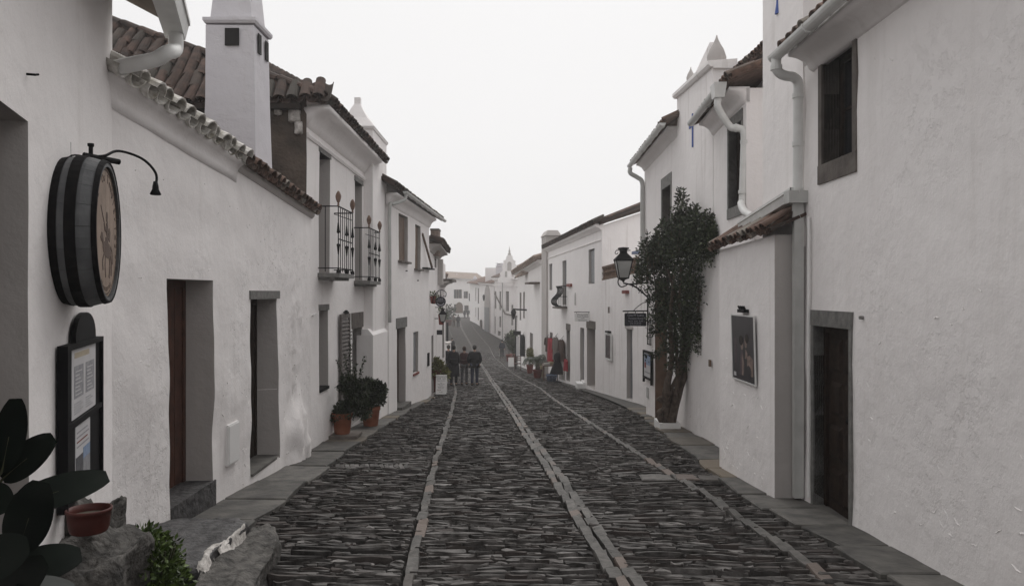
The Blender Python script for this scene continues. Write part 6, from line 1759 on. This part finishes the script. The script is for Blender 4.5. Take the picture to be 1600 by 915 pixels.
for a, b2, c_, d_ in ((qa, qa+.05, zb0-.10, za1), (qb-.05, qb, zb0-.10, za1), (qa+.05, qb-.05, zb0, zb0+.05), (qa+.05, qb-.05, za1-.05, za1)): wpart(nbd_, 'frame_bar', V4l, a, b2, c_, d_, .02, .07, BLACKP)
ps = wpart(nbd_, 'poster', V4l, qa+.05, qb-.05, zb0+.05, za1-.05, .03, .05, PAPER)
prt(ps, V4l, qa+.10, qb-.10, zb0+.33, zb0+.58, .0502, PAPERB); prt(ps, V4l, qb-.28, qb-.12, zb0+.25, zb0+.38, .0515, OXIDE); prt(ps, V4l, qa+.10, qb-.15, zb0+.14, zb0+.17, .0502, PAPERG)
ir = MB()
q, z = V4l.hit(1017, 520)
for k in range(3): ir.tube([V4l.pt(q-.16+.16*k, z-.28, .04), V4l.pt(q-.16+.16*k, z+.28, .04)], .012, 5)
for k in range(4): ir.tube([V4l.pt(q-.2, z-.26+.17*k, .04), V4l.pt(q+.2, z-.26+.17*k, .04)], .010, 5)
ir = ir.build('iron_grille', IRON); tag(ir, 'small iron grille on the wall above the notice board', 'grille')

# framed dark panel on the terrace house, with a lamp over it
qa, qb = V5.hit(957.5)[0], V5.hit(948.5)[0]; zt_, zb_ = V5.hit(953, 521)[1], V5.hit(953, 562)[1]
dpn = empty('wall_picture', V5.pt((qa+qb)/2, zb_, 0), 'dark red brown framed panel on the white terrace house', 'picture')
for a, b2, c_, d_ in ((qa, qa+.05, zb_, zt_), (qb-.05, qb, zb_, zt_), (qa+.05, qb-.05, zb_, zb_+.05), (qa+.05, qb-.05, zt_-.05, zt_)): wpart(dpn, 'frame_bar', V5, a, b2, c_, d_, .01, .07, PIPE)
wpart(dpn, 'panel', V5, qa+.05, qb-.05, zb_+.05, zt_-.05, .015, .05, mat('print_maroon', (.035, .022, .024), (.07, .045, .045), rough=.5, scale=3, bump=0))
MB().box(V5.pt((qa+qb)/2, zt_+.06, .06), .4, .12, .06, V5.axes()).build('picture_lamp', BLACKP, dpn)

# white restaurant sign
yR = 28.2; cR = P(910.5, 495.5, yR); wR, hR = 25/FPX*yR, 13/FPX*yR
rsn = empty('hanging_sign', cR, 'white restaurant sign with black lettering hung from a bar above a doorway', 'sign')
plate(cR, wR, hR, .02, .01, WHITEP, rsn)
text_obj('lettering', 'Restaurante', hR*.26, LETTERD, rsn, cR+Vector((0, -.002, hR*.34)), R1_, U1_, .002); text_obj('lettering', 'Casa Modesta', hR*.24, LETTERD, rsn, cR+Vector((0, -.002, hR*.10)), R1_, U1_, .002)
text_obj('lettering', 'CAFÉ', hR*.18, LETTERD, rsn, cR+Vector((0, -.002, -hR*.13)), R1_, U1_, .002); text_obj('lettering', 'Sala de Jantar', hR*.20, LETTERD, rsn, cR+Vector((0, -.002, -hR*.36)), R1_, U1_, .002)
MB().tube([P(897, 487.3, yR), P(925, 487.3, yR)], .014, 5).build('bracket', IRON, rsn)
for px in (901, 920): MB().tube([P(px, 487.3, yR), P(px, 490, yR)], .007, 5).build('hanger', IRON, rsn)
cst = GP(904, 607); stp = MB(); stp.box(cst+Vector((.12, 0, .12)), .42, .9, .24); stp.box(cst+Vector((.24, 0, .27)), .2, .8, .06); stp = stp.build('doorstep_block', WHITEP); tag(stp, 'white stepped block on the ground below the restaurant sign', 'step')

# ---- clothes hung on the wall of the shop and things standing below
def garment(name, label, W, pxa, pxb, pya, pyb, m, d=.12, group=None, sleeves=True, flare=0., cat='garment'):
    s0, s1 = W.hit(pxa)[0], W.hit(pxb)[0]; s0, s1 = min(s0, s1), max(s0, s1)
    wd = min(s1-s0, 1.1); sm = (s0+s1)/2; zt, zb = W.hit((pxa+pxb)/2, pya)[1], W.hit((pxa+pxb)/2, pyb)[1]
    o = empty(name, W.pt(sm, zb, 0), label, cat, group)
    mb = MB(); nu, nv = 14, 10; h = zt-zb; rr = random.Random(int(pxa*10))
    ph = rr.uniform(0, 6)
    for sgn in (1, -1):
        vs = []
        for i in range(nv+1):
            t = i/nv; w_ = wd*.5*(.42+.58*min(1, t*5.5)**.6)*(1-.18*math.sin(PI*min(1, t*1.5)))*(1+flare*t)
            for j in range(nu+1):
                u = j/nu*2-1
                vs.append(W.pt(sm+u*w_, zt-h*t-.03*h*abs(u)*(1 if t < .2 else 0)+.02*math.sin(u*7+ph)*t, .03+d*(1 if sgn > 0 else .25)*math.sqrt(max(0, 1-u*u*.98))+(.03*math.sin(u*9+ph)*t if sgn > 0 else 0)))
        mb.add(vs, [(i*(nu+1)+j, i*(nu+1)+j+1, (i+1)*(nu+1)+j+1, (i+1)*(nu+1)+j) for i in range(nv) for j in range(nu)])
    mb.build('cloth', m, o, smooth=True)
    if sleeves:
        for s_ in (-1, 1): MB().tube(catmull([W.pt(sm+s_*wd*.36, zt-.1*h, .1), W.pt(sm+s_*wd*.52, zt-.3*h, .1), W.pt(sm+s_*wd*.55, zt-.58*h, .12)], 4), [.075, .075, .07, .07, .065, .065, .06, .06, .055], 8).build('sleeve', m, o, smooth=True)
    MB().tube(catmull([W.pt(sm-wd*.3, zt-.03, .08), W.pt(sm, zt+.05, .08), W.pt(sm+wd*.3, zt-.03, .08)], 4), .01, 5).build('hanger', IRON, o)
    MB().tube([W.pt(sm, zt+.05, .08), W.pt(sm, zt+.16, .0)], .008, 5).build('hook', IRON, o)
    return o
GG = 'clothes hung on the shop front'
garment('jacket', 'brown jacket hung leftmost on the shop front', V6, 855.5, 860.5, 527, 549, C_BROWN, group=GG, cat='jacket')
garment('coat', 'bright red long coat hung on the shop front', V6, 860.5, 867, 527, 566, C_RED, d=.2, group=GG, cat='coat')
garment('coat', 'dark grey brown coat hung between the red and the striped ones', V6, 867.5, 875.5, 526, 562, C_TAUPE, d=.16, group=GG, cat='coat')
garment('coat', 'brown striped coat hung nearest the shop door', V6, 877, 884.5, 530, 563, C_BROWN, d=.16, group=GG, cat='coat')
garment('skirt', 'pale cloth hung below the striped coat', V6, 876, 883, 560, 592, C_PALE, d=.08, group=GG, sleeves=False, cat='cloth')
garment('bag', 'small red bag hung beside the shop door', V6, 884.8, 889, 560, 579, C_RED, d=.12, group=GG, sleeves=False, cat='bag')
ym = 33.6; cm = Vector((P(871, 500, ym).x, ym, G(ym)+.04))
mq = empty('dress_stand', cm, 'black flared dress on a stand in front of the hung clothes', 'dress')
MB().lathe([(.19, 0), (.19, .02), (.03, .05)], cm, 14).build('base', IRON, mq); MB().tube([cm+Z*.03, cm+Z*.5], .02, 6).build('pole', IRON, mq)
dm = MB(); n = 24; prof = [(.33, .36), (.30, .48), (.24, .66), (.17, .82), (.13, .92), (.15, 1.05), (.165, 1.15), (.13, 1.24), (.06, 1.29)]
vs = [cm+Vector((r*(1+.10*math.sin(8*2*PI*k/n)*(1-i/8))*math.cos(2*PI*k/n), r*.8*(1+.1*math.sin(8*2*PI*k/n)*(1-i/8))*math.sin(2*PI*k/n), h)) for i, (r, h) in enumerate(prof) for k in range(n)]
fs = [(i*n+k, i*n+(k+1) % n, i*n+n+(k+1) % n, i*n+n+k) for i in range(len(prof)-1) for k in range(n)]+[tuple(range(len(vs)-n, len(vs)))]
dm.add(vs, fs).build('dress', C_BLACK, mq, smooth=True)
# display table with folded goods
yt = 36.2; ct = Vector((P(858, 500, yt).x, yt, G(yt)+.03))
tb = empty('display_table', ct, 'small wooden table of folded goods under the hung coats', 'table')
MB().box(ct+Z*.70, .62, 1.0, .04).build('tabletop', WOODB, tb)
for sx in (-1, 1):
    for sy in (-1, 1): MB().box(ct+Vector((sx*.27, sy*.45, .34)), .05, .05, .68).build('leg', WOODB, tb)
MB().box(ct+Z*.25, .5, .86, .03).build('shelf', WOODB, tb)
for k, (dx, dy, w_, h_, m_, lb) in enumerate([(-.12, -.3, .3, .1, C_PALE, 'folded pale cloth at the near end of the display table'), (.1, -.05, .28, .14, C_BEIGE, 'folded beige cloth in the middle of the display table'), (-.08, .28, .3, .12, C_TAUPE, 'folded grey brown cloth at the far end of the display table')]):
    m2 = MB()
    for j in range(3): m2.box(ct+Vector((dx+.01*(j % 2), dy, .722+h_/3*(j+.5)+.001*j)), w_-.01*j, .24, h_/3-.006)
    tag(m2.build('folded_cloth', m_), lb, 'folded cloth', 'goods on the display table')
bk = MB(); cbk = Vector((P(862, 500, 34.9).x, 34.9, G(34.9)+.03)); bk.lathe([(.2, 0), (.26, .28), (.27, .30), (.24, .30), (.18, .04)], cbk, 14); tag(bk.build('basket', C_BLUE, None, smooth=True), 'blue woven basket on the ground beside the black dress', 'basket')
garment('trousers', 'beige cloth draped beside the palm pot', V6, 846, 851, 566, 590, C_BEIGE, d=.2, sleeves=False, cat='cloth')
# palm in a pot
yp = 38.6; pp = Vector((P(840, 500, yp).x, yp, G(yp)+.02))
pm = empty('potted_palm', pp, 'dark sago palm with arching fronds in a red brown pot', 'potted plant')
pot(pm, pp, .24, .42, TERRAD)
crown = pp+Z*.72
MB().lathe([(.09, .35), (.12, .5), (.10, .66), (.04, .76)], pp, 10).build('trunk', BARK, pm)
for k in range(20):
    a = k*2.399; el = .25+.9*((k*.37) % 1); L_ = .72; d = Vector((math.cos(a), math.sin(a), 0))
    path = catmull([crown, crown+d*L_*.45*math.cos(el)+Z*L_*.5*math.sin(el)+Z*.08, crown+d*L_*.85+Z*(L_*.62*math.sin(el)-.02), crown+d*L_*1.08+Z*(L_*.42*math.sin(el)-.22)], 5)
    m_ = MB(); m_.tube(path, .008, 4); sdv = d.cross(Z)
    for i, p in enumerate(path[2:], 2):
        wl = .15*(1-abs(i/len(path)-.45)*1.3)+.02
        t = (path[min(i+1, len(path)-1)]-path[i-1]).normalized()
        for s_ in (-1, 1):
            e = p+sdv*s_*wl+t*.07-Z*.02; m_.add([p-t*.016, p+t*.016, e+t*.01, e-t*.004], [(0, 1, 2, 3)]); m_.add([p-t*.03, p-t*.004, e-t*.03, e-t*.045], [(0, 1, 2, 3)])
    m_.build('frond', LEAFD, pm)
# yellow green plant, hanging ornaments, chair, white board, shrub further on
yq = 43.5; pq = Vector((P(828, 500, yq).x, yq, G(yq)+.03)); py_ = empty('potted_plant', pq, 'yellow green feathery plant in a tall pot against the far white house', 'potted plant')
pot(py_, pq, .2, .5, TERRAD); cq = P(828, 553, yq)
pts, dr = in_ellipsoids(900, [(tuple(cq), (.18, .18, .34)), (tuple(cq+Vector((.05, 0, -.25))), (.16, .16, .2))], rs_, .5); leaves('foliage', LEAFY, py_, pts, dr, .12, .25, rnd=rs_); MB().tube([pq+Z*.4, cq], .02, 5).build('stem', STEM, py_)
garment('jacket', 'dark jacket hung on the house past the palm', V7, 816, 823, 522, 556, C_BLACK, d=.25, group='clothes hung past the palm', cat='jacket')
def at_ground(px, y, dz=.03): return Vector((P(px, 500, y).x, y, G(y)+dz))
yc = 48; cc = at_ground(809, yc, .0)
chr_ = empty('chair', cc, 'small dark wooden chair standing before the far white house', 'chair')
MB().box(cc+Z*.44, .44, .44, .04).build('seat', WOODR, chr_)
for sx in (-1, 1):
    for sy in (-1, 1): MB().box(cc+Vector((sx*.19, sy*.19, .21 if sy < 0 else .45)), .04, .04, .42 if sy < 0 else .90).build('leg', WOODR, chr_)
for z in (.62, .74, .86): MB().box(cc+Vector((0, .19, z)), .34, .025, .06).build('backrest', WOODR, chr_)
ya = 53.5; ca_ = at_ground(798.5, ya, .0); ab2 = empty('sandwich_board', ca_, 'plain white sandwich board farther down the right side', 'sign'); sandwich(ab2, ca_, .20, .66, .12)
ysd = 50; cpo = at_ground(806, ysd, 0); po = empty('display_post', cpo, 'slim dark post with a pale panel near the far chair', 'post')
MB().tube([cpo, cpo+Z*3.4], .05, 6).build('pole', IRON, po); MB().box(cpo+Vector((.12, -.08, 1.5)), .20, .04, 1.3).build('panel', PAPER, po); MB().box(cpo+Vector((.08, 0, 2.35)), .5, .2, .25).build('lamp_box', BLACKP, po)
for k, (px, py, y, r, m_, lb) in enumerate([(795.5, 530, 64, .42, LEAFD, 'round dark potted bush on the far right pavement'), (802, 539, 58, .36, LEAFD, 'smaller dark potted bush nearer the chair'), (801, 524, 66, .4, LEAFG, 'paler green potted bush behind the two dark ones')]):
    b0 = at_ground(px, y, .02); o = empty('potted_bush', b0, lb, 'potted plant', 'bushes in pots on the far right pavement')
    pot(o, b0, .28, .55, TERRAD); cq = Vector((b0.x, b0.y, max(b0.z+.75, P(px, py, y).z)))
    pts, dr = in_ellipsoids(650, [(tuple(cq), (r, r, r*1.1)), (tuple(cq+Vector((.1, 0, -.3))), (r*.8, r*.8, r*.7))], rs_, .5); leaves('foliage', m_, o, pts, dr, .16, .5, rnd=rs_); MB().tube([b0+Z*.4, cq], .03, 5).build('stem', STEM, o)
# one more bush where the street turns on the left
b0 = at_ground(701, 108, 0); o = empty('potted_bush', b0, 'misty dark bush at the foot of the far left gable', 'potted plant'); pot(o, b0+Vector((0, 0, 0)), .5, .8, TERRAD)
pts, dr = in_ellipsoids(500, [(tuple(b0+Z*1.8), (.9, .8, 1.1))], rs_, .5); leaves('foliage', LEAFD, o, pts, dr, .3, .5, rnd=rs_); MB().tube([b0+Z*.6, b0+Z*1.8], .08, 5).build('stem', STEM, o)
bd = MB(); c = P(780, 412, 70); bd.add([c, c+Vector((.45, .1, .12)), c+Vector((.2, .22, .05)), c+Vector((-.45, .1, .10)), c+Vector((-.2, .22, .04)), c+Vector((0, .35, -.02)), c+Vector((0, -.2, .02)), c+Vector((0, .1, -.08))], [(6, 1, 2), (6, 3, 4), (6, 2, 5), (6, 5, 4), (6, 7, 5), (0, 1, 6)])
tag(bd.build('bird', C_TAUPE), 'small grey bird in the pale sky beside the bell gable', 'bird')
bo = MB(); c = at_ground(759, 92, 0); 
for k, (px, y) in enumerate(((751.5, 101),)):
    c = at_ground(px, y, 0); tag(MB().lathe([(.16, 0), (.16, 1.0), (.10, 1.15), (.02, 1.2)], c, 8).build('bollard', STONEB), 'dark stone bollard by the misty right hand houses', 'bollard')

# ================================================================== RAISED EDGES OF OLD LIMEWASH
def flakes(parent, walls, W, n, s_rng, z_rng, seed, m):
    """short curled edges where coats of limewash lift off the wall"""
    r = random.Random(seed); mb = MB()
    o = [c for c in parent.children if c.name.split('.')[0] == 'wall'][walls]
    org = ORG[parent]
    t = BVHTree.FromPolygons([v.co+org for v in o.data.vertices], [p.vertices[:] for p in o.data.polygons])
    k = 0
    while k < n:
        q = r.uniform(*s_rng); z = z_rng[0]+(z_rng[1]-z_rng[0])*r.random()**1.7; ang = r.uniform(-.6, .9); ln = r.uniform(.02, .10); c = r.uniform(-.5, .5)
        top, bot, ok = [], [], True
        for i in range(7):
            u = i/6-.5; dq = u*ln*math.cos(ang)+r.uniform(-.006, .006); dz = u*ln*math.sin(ang)+c*ln*(u*u-.25)+r.uniform(-.006, .006)
            h = t.ray_cast(W.pt(q+dq, z+dz, .8), -W.n3, 1.2)
            if h[0] is None or abs(h[1].dot(W.n3)) < .8: ok = False; break
            wd = .007*(1-4*u*u)+.0015
            top.append(h[0]+W.n3*(.0005+.0034*(1-4*u*u))); bot.append(h[0]+Z*wd-W.n3*.002)
        k += 1
        if not ok: continue
        low = [p-Z*.004-W.n3*.009 for p in top]; nn = len(top)
        mb.add(bot+top+low, [(i, i+1, nn+i+1, nn+i) for i in range(nn-1)]+[(nn+i, nn+i+1, 2*nn+i+1, 2*nn+i) for i in range(nn-1)])
    f = mb.build('plaster_flakes', m, parent); f['kind'] = 'stuff'
flakes(r1, 0, V1, 60, (4.9, 8.3), (G(6)+.3, 1.9), 1, WWR); flakes(r1, 0, V1, 14, (4.6, 9.0), (1.5, 4.0), 2, WWR)
flakes(r2, 0, V2, 60, (.1, 2.0), (G(9)+.1, 1.0), 3, WWR); flakes(r3, 0, V3, 40, (.2, 5), (G(13)+.1, 1.6), 4, WWR)
flakes(h2, 0, W2, 150, (3.2, 6.2), (G(9)+.1, 2.6), 5, WWP); flakes(h2, 0, W2, 60, (.3, 4), (G(7)+.1, 2.8), 6, WWP)

# ================================================================== PEOPLE
def skin_mesh(verts, edges, radii, m, name, root=0, sub=2):
    me = bpy.data.meshes.new(name); me.from_pydata([tuple(v) for v in verts], edges, [])
    o = bpy.data.objects.new(name, me); COL.objects.link(o)
    md = o.modifiers.new('skin', 'SKIN')
    if not me.skin_vertices: bpy.context.view_layer.update()
    sv = me.skin_vertices[0].data
    for i, r in enumerate(radii):
        sv[i].radius = r if isinstance(r, tuple) else (r, r); sv[i].use_root = (i == root)
    md.use_smooth_shade = True
    s2 = o.modifiers.new('sub', 'SUBSURF'); s2.levels = sub; s2.render_levels = sub
    return o, m
PEND = []
def person(loc, h, face, label, group, top_m, leg_m, coat_len=0., head=HAIRD, hat=None, stride=.05, arms='down', shoe=C_BLACK, wide=1.0, lab=None):
    root = empty('person', loc, label, 'person', group)
    k = h/1.74; sgn = stride
    J = {'pel': (0, 0, .96), 'sp': (0, .0, 1.12), 'ch': (0, .01, 1.29), 'ne': (0, .0, 1.48), 'hb': (0, .02, 1.55), 'hm': (0, .03, 1.64), 'ht': (0, .02, 1.70), 'no': (0, .125, 1.615)}
    sh = .165*wide
    for s_, n_ in ((-1, 'l'), (1, 'r')):
        J['s'+n_] = (s_*sh, 0, 1.375)
        if arms == 'pockets': J['e'+n_] = (s_*(sh+.065), -.05, 1.13); J['w'+n_] = (s_*(sh+.015), .06, .96)
        else: J['e'+n_] = (s_*(sh+.05), -.03+.03*s_*sgn*8, 1.14); J['w'+n_] = (s_*(sh+.06), .05-.05*s_*sgn*8, .90)
        J['h'+n_] = (s_*.09, 0, .90); J['k'+n_] = (s_*.10, .03+s_*sgn, .50); J['a'+n_] = (s_*.10, -.03+s_*sgn*1.6, .085); J['t'+n_] = (s_*.12, .12+s_*sgn*1.6, .035)
    R = {'pel': (.15, .11), 'sp': (.135, .10), 'ch': (.14, .10), 'ne': .055, 'hb': (.062, .07), 'hm': (.078, .092), 'ht': (.03, .035), 'no': .014, 's': .05, 'e': .042, 'w': .03, 'h': .085, 'k': .058, 'a': .042, 't': .03}
    names = list(J); idx = {n_: i for i, n_ in enumerate(names)}
    V = [J[n_] for n_ in names]; rad = [R.get(n_, R.get(n_[0])) for n_ in names]
    E = [('pel', 'sp'), ('sp', 'ch'), ('ch', 'ne'), ('ne', 'hb'), ('hb', 'hm'), ('hm', 'ht'), ('hm', 'no')]
    for n_ in 'lr': E += [('ch', 's'+n_), ('s'+n_, 'e'+n_), ('e'+n_, 'w'+n_), ('pel', 'h'+n_), ('h'+n_, 'k'+n_), ('k'+n_, 'a'+n_), ('a'+n_, 't'+n_)]
    E = [(idx[a], idx[b2]) for a, b2 in E]
    for s_, n_ in ((-1, 'l'), (1, 'r')):     # palm, four fingers and a thumb
        wv = Vector(J['w'+n_]); pv = wv+Vector((s_*.0, .015, -.075)); i0 = len(V); V.append(tuple(pv)); rad.append((.032, .018)); E.append((idx['w'+n_], i0))
        for f, (dy, ln) in enumerate(((.034, .062), (.012, .072), (-.011, .067), (-.033, .05))):
            a = pv+Vector((0, dy, -.02)); b2 = a+Vector((-s_*.012, dy*.2, -ln)); V += [tuple(a), tuple(b2)]; rad += [.0095, .008]; E += [(i0, len(V)-2), (len(V)-2, len(V)-1)]
        a = pv+Vector((-s_*.01, .048, .012)); b2 = a+Vector((-s_*.015, .022, -.045)); V += [tuple(a), tuple(b2)]; rad += [.010, .009]; E += [(i0, len(V)-2), (len(V)-2, len(V)-1)]
    PEND.append((root, 'body', skin_mesh(V, E, rad, SKIN, 'body', idx['pel']), k, face))
    # clothes follow the same joints, a little fuller
    def sub_(ns, edges, add, m, name, rt, scl=1.0):
        ii = {n_: i for i, n_ in enumerate(ns)}
        rr_ = []
        for n_ in ns:
            r = R.get(n_, R.get(n_[0])); rr_.append(tuple(x*scl+add for x in r) if isinstance(r, tuple) else r*scl+add)
        PEND.append((root, name, skin_mesh([J[n_] for n_ in ns], [(ii[a], ii[b2]) for a, b2 in edges], rr_, m, name, ii[rt]), k, face))
    J['hem'] = (0, -.01, .84 if coat_len < .1 else .90); R['hem'] = (.185*wide, .14)
    ns = ['pel', 'sp', 'ch', 'sl', 'sr', 'el', 'er', 'wl', 'wr', 'hem']; J['col'] = (0, -.005, 1.495); R['col'] = .08; ns.append('col')
    sub_(ns, [('pel', 'sp'), ('sp', 'ch'), ('ch', 'sl'), ('ch', 'sr'), ('sl', 'el'), ('sr', 'er'), ('el', 'wl'), ('er', 'wr'), ('pel', 'hem'), ('ch', 'col')], .022, top_m, 'coat' if coat_len > .1 else 'jacket', 'pel', 1.1*wide)
    if coat_len > .1:
        n = 20; m_ = MB(); prof = [(.21, .155, .98), (.235, .185, .80), (.26, .21, .96-coat_len)]
        vs = [(a*math.cos(2*PI*q/n)*(1+.03*math.sin(q*3.1)), b2*math.sin(2*PI*q/n)*(1+.03*math.cos(q*2.3)), z) for a, b2, z in prof for q in range(n)]
        fs = [(i*n+q, i*n+(q+1) % n, i*n+n+(q+1) % n, i*n+n+q) for i in range(2) for q in range(n)]; fs.append(tuple(range(n)))
        me = bpy.data.meshes.new('coat_skirt'); me.from_pydata(vs, [], fs); me.materials.append(top_m); smooth_mesh(me)
        me.transform(Matrix.Rotation(face, 4, 'Z') @ Matrix.Scale(k, 4)); link_mesh('coat_skirt', me, root)
    ns = ['pel', 'hl', 'hr', 'kl', 'kr', 'al', 'ar']
    sub_(ns, [('pel', 'hl'), ('pel', 'hr'), ('hl', 'kl'), ('hr', 'kr'), ('kl', 'al'), ('kr', 'ar')], .016, leg_m, 'trousers', 'pel', 1.08)
    for n_ in 'lr':
        sub_(['a'+n_, 't'+n_], [('a'+n_, 't'+n_)], .028, shoe, 'shoe', 'a'+n_)
    bm = bmesh.new(); bmesh.ops.create_icosphere(bm, subdivisions=3, radius=1)
    for v in bm.verts:
        p = v.co; q = 1+.05*mnoise.noise(p*2.5+Vector((h*50, 0, 0)))
        v.co = Vector((p.x*.092*q, p.y*.105*q-.012, 1.648+p.z*(.118 if p.z > 0 else .105)*q))
    me = bpy.data.meshes.new('hair'); bm.to_mesh(me); bm.free(); me.materials.append(hat or head); smooth_mesh(me)
    me.transform(Matrix.Rotation(face, 4, 'Z') @ Matrix.Scale(k, 4)); link_mesh('hat' if hat else 'hair', me, root)
    return root
GW = 'walkers seen from behind on the street'
def pl_(px, py): p = GP(px, py); p.z += .0; return p
person(pl_(709, 602), 1.66, .05, 'person in a long dark coat walking on the left of the nearest group', GW, C_BLACK, C_BLACK, coat_len=.55, arms='pockets', stride=.03)
person(pl_(725.5, 601), 1.60, 0, 'person in a maroon jacket and grey patterned trousers in the middle of the nearest group', GW, C_MAROON, C_GREY, arms='pockets', stride=.02, hat=C_BROWN)
person(pl_(741.5, 602), 1.66, -.05, 'person in a bulky black jacket and blue jeans on the right of the nearest group', GW, C_BLACK, C_JEAN, arms='pockets', stride=.025, wide=1.22)
person(Vector((-2.92, 35.3, G(35.3)+.04)), 1.62, .1, 'person in black half hidden at the wall behind the long dark coat', GW, C_BLACK, C_BLACK, coat_len=.4)
person(Vector((P(703.5, 500, 58).x, 58, G(58))), 1.62, .0, 'person in dark clothes whose head shows above the long coat', GW, C_NAVY, C_BLACK)
person(Vector((P(706.5, 500, 73).x, 73, G(73))), 1.66, .0, 'person in black farther down, seen over the nearest group', GW, C_BLACK, C_BLACK)
person(pl_(784.5, 559.5), 1.70, .1, 'person in a grey jacket walking alone on the right side', GW, C_NAVY, C_BLACK, stride=.04)
person(pl_(709, 511), 1.70, .0, 'person on the left of the pair walking in the mist', GW, C_TAUPE, C_BROWN, stride=.05)
person(pl_(716, 512), 1.78, .0, 'person on the right of the pair walking in the mist', GW, C_BLACK, C_BLACK, stride=.05)
for k, (px, y, hgt, lb) in enumerate(((726, 140, 1.7, 'leftmost of the distant figures in the mist'), (731, 142, 1.72, 'middle one of the distant figures in the mist'), (735.5, 146, 1.75, 'rightmost of the distant figures in the mist'))):
    person(Vector((P(px, 490, y).x, y, G(y))), hgt, .3, lb, GW, C_BLACK, C_BLACK, coat_len=.3)
bpy.context.view_layer.update()
dg = bpy.context.evaluated_depsgraph_get()
for root, name, (o, m), k, face in PEND:
    me = bpy.data.meshes.new_from_object(o.evaluated_get(dg))
    me.transform(Matrix.Rotation(face, 4, 'Z') @ Matrix.Scale(k, 4))
    me.materials.clear(); me.materials.append(m); smooth_mesh(me); me.name = name
    old = o.data; o.modifiers.clear(); o.data = me; bpy.data.meshes.remove(old)
    o.parent = root; o.location = (0, 0, 0)

# ================================================================== MIST
hz = MB().box((0, 93, 0), 150, 222, 18).build('haze', bpy.data.materials.new('mist'))
hz.data.materials[0].use_nodes = True
hn = hz.data.materials[0].node_tree; hn.nodes.clear()
pv = hn.nodes.new('ShaderNodeVolumePrincipled'); pv.inputs['Color'].default_value = (.97, .965, .965, 1)
pv.inputs['Density'].default_value = .0018; pv.inputs['Anisotropy'].default_value = .6
ou = hn.nodes.new('ShaderNodeOutputMaterial'); hn.links.new(pv.outputs[0], ou.inputs['Volume'])
hz['kind'] = 'stuff'; hz['label'] = 'thin mist filling the street'
